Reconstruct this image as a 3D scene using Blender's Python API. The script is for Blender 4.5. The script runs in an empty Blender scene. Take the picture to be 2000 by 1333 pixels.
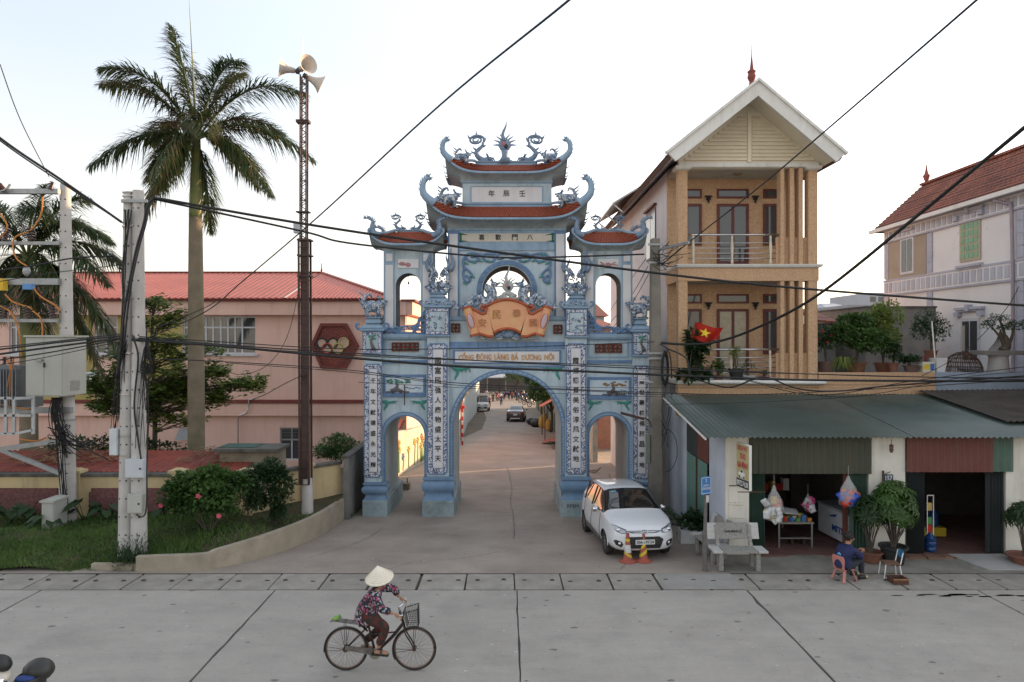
import bpy,bmesh,math,random
from mathutils import Vector,Matrix,Euler
R=math.radians;Vc=Vector;Mx=Matrix;Mr=Mx.Rotation;Rn=random.Random;mc=math.cos;ms=math.sin;pi_=math.pi
rnd=Rn(7)
S=bpy.context.scene
COL=S.collection
# ------------------------------------------------------------------ camera, sky, sun, exposure
cam_d=bpy.data.cameras.new('camera'); cam=bpy.data.objects.new('camera',cam_d); COL.objects.link(cam)
cam.location=(0,0,5.2); cam.rotation_euler=(R(90),0,0)
cam_d.sensor_width=36; cam_d.lens=36*1333/2000
cam_d.shift_x=0.005; cam_d.shift_y=0.00075
cam_d.clip_start=0.1; cam_d.clip_end=3000
S.camera=cam
SUN_EL,SUN_AZ=11.0,64.0
wd=bpy.data.worlds.new('World'); S.world=wd; wd.use_nodes=True
nt=wd.node_tree; nt.nodes.clear()
sky=nt.nodes.new('ShaderNodeTexSky'); sky.sky_type='NISHITA'; sky.sun_disc=False
sky.sun_elevation=R(SUN_EL); sky.sun_rotation=R(SUN_AZ); sky.altitude=0
sky.air_density=1.0; sky.dust_density=1.2; sky.ozone_density=1.0
bg=nt.nodes.new('ShaderNodeBackground'); bg.inputs[1].default_value=0.15
wo=nt.nodes.new('ShaderNodeOutputWorld')
# a thin veil of evening haze over the clear sky: pale blue overhead, cream towards the horizon
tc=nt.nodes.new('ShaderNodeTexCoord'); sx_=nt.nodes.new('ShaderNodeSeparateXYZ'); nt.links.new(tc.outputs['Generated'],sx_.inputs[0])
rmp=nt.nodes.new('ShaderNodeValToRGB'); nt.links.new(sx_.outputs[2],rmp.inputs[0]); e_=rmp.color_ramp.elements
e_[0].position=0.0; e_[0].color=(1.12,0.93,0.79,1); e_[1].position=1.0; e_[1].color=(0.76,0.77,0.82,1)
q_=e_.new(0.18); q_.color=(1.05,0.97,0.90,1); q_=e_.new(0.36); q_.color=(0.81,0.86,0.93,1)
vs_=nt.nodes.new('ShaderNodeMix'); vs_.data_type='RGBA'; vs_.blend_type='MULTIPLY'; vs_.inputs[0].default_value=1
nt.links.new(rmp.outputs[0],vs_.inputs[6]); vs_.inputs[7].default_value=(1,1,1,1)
# haze scatters forward: the veil is brighter on the sun's side
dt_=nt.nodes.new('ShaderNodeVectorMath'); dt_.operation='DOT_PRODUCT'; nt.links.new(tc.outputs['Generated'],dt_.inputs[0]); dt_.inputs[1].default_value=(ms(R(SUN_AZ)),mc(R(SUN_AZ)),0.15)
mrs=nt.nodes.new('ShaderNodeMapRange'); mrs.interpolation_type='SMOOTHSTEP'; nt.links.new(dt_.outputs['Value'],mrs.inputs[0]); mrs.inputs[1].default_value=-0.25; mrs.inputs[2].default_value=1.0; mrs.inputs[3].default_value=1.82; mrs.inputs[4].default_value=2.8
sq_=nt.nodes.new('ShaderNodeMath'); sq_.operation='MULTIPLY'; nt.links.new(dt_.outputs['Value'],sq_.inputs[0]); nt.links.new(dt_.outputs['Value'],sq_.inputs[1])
ry_=nt.nodes.new('ShaderNodeMath'); ry_.operation='MULTIPLY_ADD'; nt.links.new(sq_.outputs[0],ry_.inputs[0]); ry_.inputs[1].default_value=1.25; nt.links.new(mrs.outputs[0],ry_.inputs[2])  # lobe added in the unseen sky behind the camera to brighten the facades
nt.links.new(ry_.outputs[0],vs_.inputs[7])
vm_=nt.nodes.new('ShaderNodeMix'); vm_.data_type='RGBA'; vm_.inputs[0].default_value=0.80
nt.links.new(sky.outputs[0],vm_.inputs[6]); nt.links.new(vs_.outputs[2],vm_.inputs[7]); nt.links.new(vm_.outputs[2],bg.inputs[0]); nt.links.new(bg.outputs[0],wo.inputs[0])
sd=bpy.data.lights.new('sun','SUN'); sd.energy=2.6; sd.angle=R(0.8); sd.color=(1.0,0.66,0.40)
sun=bpy.data.objects.new('sun',sd); COL.objects.link(sun)
_d=Vc((ms(R(SUN_AZ))*mc(R(SUN_EL)),mc(R(SUN_AZ))*mc(R(SUN_EL)),ms(R(SUN_EL))))
sun.rotation_euler=_d.to_track_quat('Z','Y').to_euler(); sun.location=_d*60
S.view_settings.view_transform='Standard'; S.view_settings.look='None'
S.view_settings.gamma=1; S.view_settings.use_curve_mapping=False
S.view_settings.exposure=1.9
S.cycles.max_bounces=6; S.cycles.diffuse_bounces=3; S.cycles.transparent_max_bounces=12
# ------------------------------------------------------------------ helpers
def X(px,Y):return(px-990)*Y/1333.0
def Z(py,Y):return 5.2-(py-668)*Y/1333.0
def P(px,py,Y):return Vc((X(px,Y),Y,Z(py,Y)))
def gz(y):
 if y<15.3:return 0.0
 if y<100:return-0.048*(y-15.3)
 return-0.048*84.7-0.02*(min(y,240)-100)
def wloc(o):
 v=Vc((0,0,0))
 while o is not None:v=v+o.location; o=o.parent
 return v
def tag(o,label=None,cat=None,group=None,kind=None):
 if label:o['label']=label
 if cat:o['category']=cat
 if group:o['group']=group
 if kind:o['kind']=kind
 return o
def thing(name,loc,label,cat,group=None,rz=0):
 o=bpy.data.objects.new(name,None); COL.objects.link(o)
 o.empty_display_size=0.2
 o.location=loc; o.rotation_euler=(0,0,rz)
 return tag(o,label,cat,group)
def inst(name,me,parent,loc,rot=(0,0,0),sc=(1,1,1),world=False):
 o=bpy.data.objects.new(name,me); COL.objects.link(o)
 if parent is not None:
  o.parent=parent
  if world:loc=Vc(loc)-wloc(parent)
 o.location=loc; o.rotation_euler=rot
 o.scale=sc if hasattr(sc,'__len__')else(sc,sc,sc)
 return o
def copy_tree(o,parent=None):
 c=o.copy(); COL.objects.link(c)
 if parent is not None:c.parent=parent
 for ch in list(o.children):copy_tree(ch,c)
 return c
class MB:
 def __init__(s):s.v=[]; s.f=[]; s.m=[]; s.cur=0; s.T=None
 def add(s,vs,fs):
  n=len(s.v)
  if s.T is not None:vs=[s.T@Vc(v)for v in vs]
  s.v+=[tuple(v)for v in vs]; s.f+=[tuple(i+n for i in f)for f in fs]; s.m+=[s.cur]*len(fs)
  return s
 def box(s,x0,x1,y0,y1,z0,z1):
  if x0>x1:x0,x1=x1,x0
  if y0>y1:y0,y1=y1,y0
  if z0>z1:z0,z1=z1,z0
  return s.add([(x0,y0,z0),(x1,y0,z0),(x1,y1,z0),(x0,y1,z0),(x0,y0,z1),(x1,y0,z1),(x1,y1,z1),(x0,y1,z1)],[(3,2,1,0),(4,5,6,7),(0,1,5,4),(1,2,6,5),(2,3,7,6),(3,0,4,7)])
 def loft(s,rings,cap=True,closed=True):
  n=len(rings[0]); vs=[p for r in rings for p in r]; fs=[]
  for i in range(len(rings)-1):
   for j in range(n if closed else n-1):
    k=(j+1)%n
    fs.append((i*n+j,i*n+k,(i+1)*n+k,(i+1)*n+j))
  if cap and closed:
   fs.append(tuple(reversed(range(n)))); fs.append(tuple(range((len(rings)-1)*n,len(rings)*n)))
  return s.add(vs,fs)
 def rloft(s,x0,x1,y0,y1,prof):
  return s.loft([[(x0-o,y0-o,z),(x1+o,y0-o,z),(x1+o,y1+o,z),(x0-o,y1+o,z)]for z,o in prof])
 def tube(s,pts,r,seg=8,cap=True,flat=1.0):
  pts=[Vc(p)for p in pts]; n=len(pts)
  if n<2:return s
  rad=[r(i/(n-1))if callable(r)else(r[i]if hasattr(r,'__len__')else r)for i in range(n)]
  t0=(pts[1]-pts[0]).normalized()
  a=Vc((0,1,0))if abs(t0.y)<0.9 else Vc((0,0,1))
  u=(a-t0*a.dot(t0)).normalized(); rings=[]
  for i in range(n):
   t=(pts[min(i+1,n-1)]-pts[max(i-1,0)])
   t=t.normalized()if t.length>1e-9 else t0
   u=(u-t*u.dot(t))
   u=u.normalized()if u.length>1e-6 else t.orthogonal().normalized()
   w=t.cross(u)
   rings.append([pts[i]+(u*mc(2*pi_*k/seg)*flat+w*ms(2*pi_*k/seg))*rad[i]for k in range(seg)])
  return s.loft(rings,cap)
 def beam(s,a,b,w,h=None,up=(0,0,1)):
  a=Vc(a); b=Vc(b); h=w if h is None else h
  t=(b-a).normalized(); upv=Vc(up)
  if abs(t.dot(upv))>0.99:upv=Vc((0,1,0))
  sx=t.cross(upv).normalized(); uz=sx.cross(t)
  q=lambda p:[p+sx*w/2+uz*h/2,p-sx*w/2+uz*h/2,p-sx*w/2-uz*h/2,p+sx*w/2-uz*h/2]
  return s.loft([q(a),q(b)])
 def lathe(s,prof,c=(0,0,0),seg=16,rot=None,sx=1,sy=1):
  c=Vc(c); rings=[]
  for r,z in prof:
   ring=[]
   for k in range(seg):
    p=Vc((r*sx*mc(2*pi_*k/seg),r*sy*ms(2*pi_*k/seg),z))
    if rot is not None:p=rot@p
    ring.append(c+p)
   rings.append(ring)
  return s.loft(rings)
 def ell(s,c,r,seg=10,rings=6,rot=None):
  r=r if hasattr(r,'__len__')else(r,r,r)
  prof=[]
  for i in range(rings+1):
   a=-pi_/2+pi_*i/rings
   prof.append((max(mc(a),0.02),ms(a)))
  m=Mx.Diagonal((r[0],r[1],r[2]))
  m=(rot@m)if rot is not None else m
  return s.lathe(prof,c,seg,m)
 def cone(s,a,b,r0,r1=0.0,seg=6):return s.tube([a,b],[r0,max(r1,0.001)],seg)
 def prism(s,poly,a,b,plane='xz'):
  f={'xz':lambda p,t:(p[0],t,p[1]),'yz':lambda p,t:(t,p[0],p[1]),'xy':lambda p,t:(p[0],p[1],t)}[plane]
  return s.loft([[f(p,a)for p in poly],[f(p,b)for p in poly]])
 def quad(s,a,b,c,d):return s.add([a,b,c,d],[(0,1,2,3)])
 def mesh(s,name,mats,smooth=None):
  me=bpy.data.meshes.new(name); me.from_pydata(s.v,[],s.f)
  if not isinstance(mats,(list,tuple)):mats=[mats]
  for m in mats:me.materials.append(m)
  if len(mats)>1:me.polygons.foreach_set('material_index',s.m)
  bm=bmesh.new(); bm.from_mesh(me); bmesh.ops.recalc_face_normals(bm,faces=bm.faces); bm.to_mesh(me); bm.free()
  if smooth:
   me.polygons.foreach_set('use_smooth',[True]*len(me.polygons))
   if smooth is not True:me.set_sharp_from_angle(angle=R(smooth))
  me.update(); return me
 def bd(s,name,mats,parent=None,smooth=None,off=None,bevel=0):
  if off is None and parent is not None:off=wloc(parent)
  if off is not None and off is not False:
   s.v=[(v[0]-off[0],v[1]-off[1],v[2]-off[2])for v in s.v]
  me=s.mesh(name,mats,smooth)
  o=bpy.data.objects.new(name,me); COL.objects.link(o)
  if parent is not None:o.parent=parent
  if bevel:
   b=o.modifiers.new('bevel','BEVEL'); b.width=bevel; b.segments=2; b.limit_method='ANGLE'; b.angle_limit=R(40)
  return o
def curve_mesh(cu):
 ob=bpy.data.objects.new('tmp',cu)
 me=bpy.data.meshes.new_from_object(ob)
 vs=[v.co.copy()for v in me.vertices]; fs=[tuple(p.vertices)for p in me.polygons]
 bpy.data.objects.remove(ob); bpy.data.meshes.remove(me); bpy.data.curves.remove(cu)
 return vs,fs
def plate(mb,outlines,y0,y1,bevel=0.0):
 cu=bpy.data.curves.new('c','CURVE'); cu.dimensions='2D'; cu.fill_mode='BOTH'
 cu.extrude=abs(y1-y0)/2-bevel; cu.bevel_depth=bevel; cu.bevel_resolution=0
 if bevel:cu.offset=-bevel
 for ol in outlines:
  sp=cu.splines.new('POLY'); sp.points.add(len(ol)-1)
  for i,p in enumerate(ol):sp.points[i].co=(p[0],p[1],0,1)
  sp.use_cyclic_u=True
 vs,fs=curve_mesh(cu); ym=(y0+y1)/2
 mb.add([(v.x,ym-v.z,v.y)for v in vs],fs)
 return mb
_tc={}
def text_vf(txt,ext=0.02,bold=0.0,space=1.0):
 key=(txt,ext,bold,space)
 if key not in _tc:
  cu=bpy.data.curves.new('t','FONT'); cu.body=txt; cu.size=1; cu.extrude=ext; cu.offset=bold
  cu.align_x='CENTER'; cu.space_character=space; cu.resolution_u=3
  vs,fs=curve_mesh(cu)
  xs=[v.x for v in vs]; ys=[v.y for v in vs]
  _tc[key]=([((v.x-(min(xs)+max(xs))/2),(v.y-(min(ys)+max(ys))/2),v.z)for v in vs],fs,max(xs)-min(xs),max(ys)-min(ys))
 return _tc[key]
def text(mb,txt,c,w=None,h=None,depth=0.01,M4=None,bold=0.0,space=1.0):
 """letters centred on c, facing -Y (M4 turns them); w and/or h in metres"""
 vs,fs,tw,th=text_vf(txt,0.5,bold,space)
 kx=w/tw if w else h/th
 kz=h/th if h else w/tw
 c=Vc(c); out=[]
 for v in vs:
  p=Vc((v[0]*kx,-v[2]*depth,v[1]*kz))
  if M4 is not None:p=M4@p
  out.append(c+p)
 mb.add(out,fs); return mb
def arc(cx,cz,r,a0,a1,n=16,rz=None):
 rz=r if rz is None else rz
 return[(cx+r*mc(R(a0+(a1-a0)*i/n)),cz+rz*ms(R(a0+(a1-a0)*i/n)))for i in range(n+1)]
def Sm(pts,n=6):
 pts=[Vc(p)for p in pts]; out=[]
 for i in range(len(pts)-1):
  p0=pts[max(i-1,0)]; p1=pts[i]; p2=pts[i+1]; p3=pts[min(i+2,len(pts)-1)]
  for k in range(n):
   t=k/n
   out.append(0.5*((2*p1)+(p2-p0)*t+(2*p0-5*p1+4*p2-p3)*t*t+(3*p1-p0-3*p2+p3)*t**3))
 out.append(pts[-1]); return out
# ------------------------------------------------------------------ materials
MT={}
def M(name,c=None,c2=None,sc=3.0,rough=0.75,bump=0.0,bsc=40.0,metal=0.0,stain=0.0,sc3=None,ssc=1.2,streak=False,spec=0.35,rand=0.0,alpha=None,trans=0.0,coat=0.0,lo=0.35,hi=0.65,sub=0.0):
 if name in MT:return MT[name]
 m=bpy.data.materials.new(name); MT[name]=m; m.use_nodes=True
 n=m.node_tree.nodes; l=m.node_tree.links; b=n['Principled BSDF']
 b.inputs['Roughness'].default_value=rough; b.inputs['Metallic'].default_value=metal
 b.inputs['Specular IOR Level'].default_value=spec
 if coat:b.inputs['Coat Weight'].default_value=coat; b.inputs['Coat Roughness'].default_value=0.04
 if trans:b.inputs['Transmission Weight'].default_value=trans
 if alpha is not None:b.inputs['Alpha'].default_value=alpha
 geo=n.new('ShaderNodeNewGeometry'); mp=n.new('ShaderNodeMapping'); l.new(geo.outputs['Position'],mp.inputs[0])
 c2=c2 or tuple(x*0.82 for x in c)
 nz=n.new('ShaderNodeTexNoise'); nz.inputs['Scale'].default_value=sc; nz.inputs['Detail'].default_value=6
 nz.inputs['Roughness'].default_value=0.62; l.new(mp.outputs[0],nz.inputs[0])
 mr=n.new('ShaderNodeMapRange'); mr.inputs[1].default_value=lo; mr.inputs[2].default_value=hi; l.new(nz.outputs[0],mr.inputs[0])
 mx=n.new('ShaderNodeMix'); mx.data_type='RGBA'; l.new(mr.outputs[0],mx.inputs[0])
 mx.inputs[6].default_value=(*c,1); mx.inputs[7].default_value=(*c2,1)
 last=mx.outputs[2]
 if stain:
  mp2=n.new('ShaderNodeMapping'); l.new(geo.outputs['Position'],mp2.inputs[0])
  if streak:mp2.inputs['Scale'].default_value=(3.0,3.0,0.28)
  n2=n.new('ShaderNodeTexNoise'); n2.inputs['Scale'].default_value=ssc; n2.inputs['Detail'].default_value=8
  n2.inputs['Roughness'].default_value=0.7; l.new(mp2.outputs[0],n2.inputs[0])
  r2=n.new('ShaderNodeMapRange'); r2.inputs[1].default_value=0.5; r2.inputs[2].default_value=0.78
  r2.inputs[4].default_value=stain; l.new(n2.outputs[0],r2.inputs[0])
  m2=n.new('ShaderNodeMix'); m2.data_type='RGBA'; l.new(r2.outputs[0],m2.inputs[0]); l.new(last,m2.inputs[6])
  m2.inputs[7].default_value=(*(sc3 or tuple(x*0.35 for x in c)),1); last=m2.outputs[2]
 if rand:
  oi=n.new('ShaderNodeObjectInfo'); hs=n.new('ShaderNodeHueSaturation')
  r3=n.new('ShaderNodeMapRange'); r3.inputs[3].default_value=1-rand; r3.inputs[4].default_value=1+rand
  l.new(oi.outputs['Random'],r3.inputs[0]); l.new(r3.outputs[0],hs.inputs['Value']); l.new(last,hs.inputs['Color']); last=hs.outputs[0]
 l.new(last,b.inputs['Base Color'])
 if bump:
  n3=n.new('ShaderNodeTexNoise'); n3.inputs['Scale'].default_value=bsc; n3.inputs['Detail'].default_value=5
  l.new(geo.outputs['Position'],n3.inputs[0])
  bp=n.new('ShaderNodeBump'); bp.inputs['Strength'].default_value=min(1,bump); bp.inputs['Distance'].default_value=0.02
  l.new(n3.outputs[0],bp.inputs['Height']); l.new(bp.outputs[0],b.inputs['Normal'])
 return m
def leafmat(name,c,c2,rand=0.0,tr=0.35,rough=0.45,spec=0.4):
 m=M(name,c,c2,sc=1.7,rough=rough,spec=spec,rand=rand)
 n=m.node_tree.nodes; l=m.node_tree.links; b=n['Principled BSDF']; out=n['Material Output']
 t=n.new('ShaderNodeBsdfTranslucent'); mx=n.new('ShaderNodeMixShader'); mx.inputs[0].default_value=tr
 src=b.inputs['Base Color'].links[0].from_socket
 g=n.new('ShaderNodeGamma'); g.inputs[1].default_value=0.85; l.new(src,g.inputs[0]); l.new(g.outputs[0],t.inputs[0])
 l.new(b.outputs[0],mx.inputs[1]); l.new(t.outputs[0],mx.inputs[2]); l.new(mx.outputs[0],out.inputs[0])
 return m
def glassmat(name,c=(0.03,0.035,0.04),rough=0.04,alpha=1.0):
 return M(name,c,c,rough=rough,spec=0.9,alpha=alpha)
conc=M('concrete',(0.33,0.325,0.31),(0.27,0.265,0.25),sc=1.2,rough=0.9,bump=0.35,bsc=60,stain=0.35,sc3=(0.16,0.155,0.145),ssc=0.8)
white=M('white_paint',(0.62,0.62,0.60),(0.55,0.55,0.54),sc=1.5,rough=0.7,bump=0.08,stain=0.35,sc3=(0.30,0.28,0.25),ssc=0.9,streak=True)
black=M('black_plastic',(0.018,0.018,0.019),(0.03,0.03,0.03),rough=0.45,sc=12)
steel=M('steel',(0.45,0.45,0.46),(0.35,0.35,0.36),rough=0.3,metal=0.9)
rust=M('rusty_iron',(0.05,0.035,0.028),(0.10,0.05,0.03),sc=9,rough=0.75,metal=0.2,bump=0.2)
cable=M('cable_rubber',(0.012,0.012,0.013),(0.02,0.02,0.02),rough=0.5)
# ------------------------------------------------------------------ ground, road, street
# ground sheet reaching the horizon, following the slope
m_dirt=M('packed_dirt',(0.16,0.125,0.09),(0.11,0.09,0.065),sc=0.8,rough=0.95,bump=0.5,bsc=20,stain=0.4,sc3=(0.07,0.075,0.04))
m_road=M('road_concrete',(0.318,0.294,0.262),(0.28,0.258,0.229),sc=0.55,rough=0.88,bump=0.22,bsc=120,stain=0.22,sc3=(0.20,0.19,0.18),ssc=1.1,rand=0.035)
m_street=M('street_concrete',(0.30,0.255,0.215),(0.235,0.197,0.165),sc=0.5,rough=0.9,bump=0.3,bsc=70,stain=0.35,sc3=(0.15,0.13,0.11),ssc=0.7)
m_tar=M('joint_tar',(0.085,0.085,0.085),(0.12,0.12,0.12),sc=4,rough=0.8,bump=0.3)
m_drain=M('drain_concrete',(0.30,0.275,0.24),(0.225,0.208,0.182),sc=2.2,rough=0.92,bump=0.4,bsc=70,stain=0.5,sc3=(0.40,0.39,0.36),ssc=2.6,rand=0.09)
def add_stains(m):
 n=m.node_tree.nodes; l=m.node_tree.links; b=n['Principled BSDF']; src=b.inputs['Base Color'].links[0].from_socket
 geo=n.new('ShaderNodeNewGeometry')
 for scl,vec,lo,hi,k in((1.0,(0.10,.9,1),.42,.78,.90),(1.0,(1.6,4.5,1),.42,.72,.95),(1.0,(.55,.7,1),.52,.76,.84),(14.0,(1,1.3,1),.45,.75,.93)):
  mp=n.new('ShaderNodeMapping'); mp.inputs['Scale'].default_value=vec; l.new(geo.outputs['Position'],mp.inputs[0])
  nz=n.new('ShaderNodeTexNoise'); nz.inputs['Scale'].default_value=scl; nz.inputs['Detail'].default_value=9; nz.inputs['Roughness'].default_value=.68; l.new(mp.outputs[0],nz.inputs[0])
  mr=n.new('ShaderNodeMapRange'); mr.inputs[1].default_value=lo; mr.inputs[2].default_value=hi; mr.inputs[3].default_value=1.04; mr.inputs[4].default_value=k; l.new(nz.outputs[0],mr.inputs[0])
  mx=n.new('ShaderNodeMix'); mx.data_type='RGBA'; mx.blend_type='MULTIPLY'; mx.inputs[0].default_value=1; l.new(src,mx.inputs[6]); l.new(mr.outputs[0],mx.inputs[7]); src=mx.outputs[2]
 l.new(src,b.inputs['Base Color'])
def add_specks(m,scale,dens,dark):
 n=m.node_tree.nodes; l=m.node_tree.links; b=n['Principled BSDF']
 src=b.inputs['Base Color'].links[0].from_socket
 geo=n.new('ShaderNodeNewGeometry'); mp=n.new('ShaderNodeMapping'); l.new(geo.outputs['Position'],mp.inputs[0])
 mp.inputs['Scale'].default_value=(1.0,1.7,1.0)
 nw=n.new('ShaderNodeTexNoise'); nw.inputs['Scale'].default_value=scale*4; l.new(mp.outputs[0],nw.inputs[0])
 ad=n.new('ShaderNodeMixRGB'); ad.blend_type='ADD'; ad.inputs[0].default_value=0.10
 l.new(mp.outputs[0],ad.inputs[1]); l.new(nw.outputs['Color'],ad.inputs[2])
 vo=n.new('ShaderNodeTexVoronoi'); vo.inputs['Scale'].default_value=scale; vo.inputs['Randomness'].default_value=1; l.new(ad.outputs[0],vo.inputs[0])
 sp=n.new('ShaderNodeSeparateColor'); l.new(vo.outputs['Color'],sp.inputs[0])
 m1=n.new('ShaderNodeMapRange'); m1.inputs[1].default_value=dens; m1.inputs[2].default_value=1.0; m1.inputs[3].default_value=0.0; m1.inputs[4].default_value=0.17
 l.new(sp.outputs[0],m1.inputs[0])
 lt=n.new('ShaderNodeMath'); lt.operation='LESS_THAN'; l.new(vo.outputs['Distance'],lt.inputs[0]); l.new(m1.outputs[0],lt.inputs[1])
 mm=n.new('ShaderNodeMath'); mm.operation='MULTIPLY'; mm.inputs[1].default_value=0.75; l.new(lt.outputs[0],mm.inputs[0])
 mx=n.new('ShaderNodeMix'); mx.data_type='RGBA'; l.new(mm.outputs[0],mx.inputs[0]); l.new(src,mx.inputs[6]); mx.inputs[7].default_value=(*dark,1)
 l.new(mx.outputs[2],b.inputs['Base Color'])
add_specks(m_road,2.3,0.45,(0.10,0.095,0.085))
add_specks(m_road,8.0,0.62,(0.13,0.12,0.11))
add_specks(m_road,5.0,0.88,(0.50,0.49,0.46))
add_stains(m_road)
add_stains(m_street)
add_specks(m_street,5.0,0.6,(0.09,0.08,0.07))
mb=MB()
ys=[-40,0,10.0,13.5,15.3,18,24,36,60,100,240,900]
xs=[-700,-60,-20,-12,-6,-3,0,3,6,12,20,60,700]
low=0.05
vs=[(x,y,gz(y)-(low if y>15 else 0.16))for y in ys for x in xs]
fs=[(i*len(xs)+j,i*len(xs)+j+1,(i+1)*len(xs)+j+1,(i+1)*len(xs)+j)for i in range(len(ys)-1)for j in range(len(xs)-1)]
mb.add(vs,fs); tag(mb.bd('ground',m_dirt),kind='structure')
# road: a bed with single concrete slabs and tarred joints
road=tag(MB().box(-60,60,-30,14.30,-0.155,-0.035).bd('road',m_tar),kind='structure')
xj=[-24.3,-19.5,-14.65,-9.75,-4.85,0.205,5.02,9.85,14.7,19.6,24.4]
yj=[5.0,14.30]
def wob(mbx,x0,x1,y0,y1,z0,z1,seed,n=26,amp=0.008,gap=0.014):
 r=Rn(seed); L=[]; Rr=[]
 for i in range(n+1):
  y=y0+(y1-y0)*i/n
  L.append((x0+(gap*.4 if abs(x0-.205)<.1 else gap*1.2)+abs(r.gauss(0,amp))*(1.8 if r.random()<.12 else 1),y)); Rr.append((x1-(gap*.3 if abs(x1-.205)<.1 else gap*1.1)-abs(r.gauss(0,amp))*(1.8 if r.random()<.12 else 1),y))
 poly=L+Rr[::-1]; mbx.prism(poly,z0,z1,'xy'); return mbx
for i in range(len(xj)-1):
 m=wob(MB(),xj[i],xj[i+1],5.0,14.28,-0.03,0.0,i); m.bd('slab',m_road,road)
tag(MB().box(-60,60,-30,4.985,-0.03,0.0).bd('slab',m_road,road))
# drain covers with lifting loops
dr=thing('drain',(0,14.8,0),'long covered drain of concrete slabs between the road and the forecourt','drain'); dr['kind']='structure'; del dr['category']
MB().box(-30,30,14.30,15.33,-0.20,-0.12).bd('channel',M('drain_dark',(0.03,0.028,0.025),rough=0.95),dr)
r=Rn(3); x=-16.4; k=0
m_wet=M('wet_concrete',(0.10,0.085,0.07),(0.14,0.12,0.10),sc=3,rough=0.35)
while x<17.5:
 w=1.035
 mid=0.25*0; gapw=0.015 if r.random()<.25 else r.uniform(0.03,0.065)
 if-4.2<x<-1.0 or r.random()<.25:gapw+=0.012
 sk=r.uniform(-.012,.012)
 m=MB(); e=[(x+gapw/2,14.325),(x+w-gapw/2,14.325+r.uniform(-.006,.006)),(x+w-gapw/2+sk,15.28),(x+gapw/2+sk,15.28)]
 poly=[]
 for i in range(4):
  a=Vc(e[i]); b_=Vc(e[(i+1)%4]); c_=Vc(e[i-1])
  ch=r.choice([0,.015,.04]);
  if ch:poly+=[tuple(a+(c_-a).normalized()*ch),tuple(a+(b_-a).normalized()*ch)]
  else:poly+=[tuple(a)]
 m.prism(poly,-0.11,r.uniform(-.004,.006),'xy'); s_=m.bd('cover_slab',m_drain,dr)
 for hx in(0.2,0.8):
  cx=x+w*hx+r.uniform(-.03,.03); cy=14.85+r.uniform(-.05,.05); fl=r.choice([-1,1]); m=MB()
  m.tube([(cx-.045,cy,0.004),(cx-.04,cy+.02*fl,.014),(cx,cy+.035*fl,.016),(cx+.04,cy+.02*fl,.014),(cx+.045,cy,0.004)],0.009,5)
  m.cur=1; m.lathe([(0.05,0.006),(0.045,0.0075)],(cx,cy-.005*fl,0),8,sy=.55)
  m.bd('lifting_loop',[rust,M('loop_pit',(0.07,0.06,0.05),rough=.95)],s_)
 x+=w; k+=1
# sloping forecourt and street
mb=MB(); ys=[15.31,15.8,17,19,21,23,25,28,32,38,46,56,70,85,100,125,150,200,240]
def street_edges(y):
 if y<21:return(-11.5 if y<15.5 else-11.5,26)
 if y<27:return(-5.4,7.5)
 lx=-5.35+(y-27)*0.135 if y<60 else-0.9-(y-60)*0.06
 return(lx-0.6,6.5-max(0,(y-60))*0.02)
vs=[]; fs=[]; nx=14
for y in ys:
 a,b_=street_edges(y)
 for j in range(nx+1):
  xx=a+(b_-a)*j/nx
  vs.append((xx,y,gz(y)+0.004+0.012*ms(xx*1.3+y*.7)*(0 if y<16 else 1)))
for i in range(len(ys)-1):
 for j in range(nx):fs.append((i*(nx+1)+j,i*(nx+1)+j+1,(i+1)*(nx+1)+j+1,(i+1)*(nx+1)+j))
st=tag(MB().add(vs,fs).bd('street',m_street,smooth=True),kind='structure')
# long crack down the street and thin crack lines
def crack(pts,w,seed,parent=st,z=0.0045):
 r=Rn(seed); pts=Sm([(p[0],p[1],0)for p in pts],10); L=[]; Rr=[]
 for i,p in enumerate(pts):
  t=(pts[min(i+1,len(pts)-1)]-pts[max(i-1,0)]).normalized(); nrm=Vc((-t.y,t.x,0)); j=r.gauss(0,w*.9); ww=w*r.uniform(.5,1.4)
  zz=gz(p.y)+z+0.013+0.012*ms(p.x*1.3+p.y*.7)*(0 if p.y<16 else 1)
  L.append(p+nrm*(ww+j)+Vc((0,0,zz))); Rr.append(p-nrm*(ww-j)+Vc((0,0,zz)))
 m=MB(); n=len(L); m.add(L+Rr,[(i,i+1,n+i+1,n+i)for i in range(n-1)])
 m.bd('crack',m_tar,parent)
crack([(0.2,18.6),(0.22,21),(0.13,24),(0.2,26.5),(0.12,30),(0.0,33)],0.010,1)
crack([(-2.8,15.5),(-2.0,16.4),(-1.2,16.5),(-.2,17.2)],0.006,2)
crack([(2.6,15.6),(2.9,16.5),(2.7,17.6)],0.006,4)
crack([(-4.9,16.5),(-3.9,18.2),(-3.6,19.8)],0.006,5)
# litter: small scraps and leaves
m_lit=M('paper_scrap',(0.6,0.6,0.58),rough=.8); m_lf=M('dry_leaf',(0.22,0.14,0.06),(0.30,0.2,0.1),rough=.8)
mb=MB(); r=Rn(11)
for i in range(70):
 xx=r.uniform(-9,9); yy=r.uniform(10.8,24)if abs(xx)<2 else r.uniform(10.8,17)
 zz=gz(yy)+0.022; a=r.uniform(0,6); q=r.uniform(.015,.035)
 mb.cur=0 if r.random()<.35 else 1
 mb.add([(xx+q*mc(a+t)*s_,yy+q*ms(a+t)*s_,zz+r.uniform(0,.008))for t,s_ in((0,1),(1.4,.5),(3.1,1.1),(4.6,.5))],[(0,1,2,3)])
tag(mb.bd('litter',[m_lit,m_lf]),'small paper scraps and dry leaves scattered on the road and forecourt','litter',kind='stuff')
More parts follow.
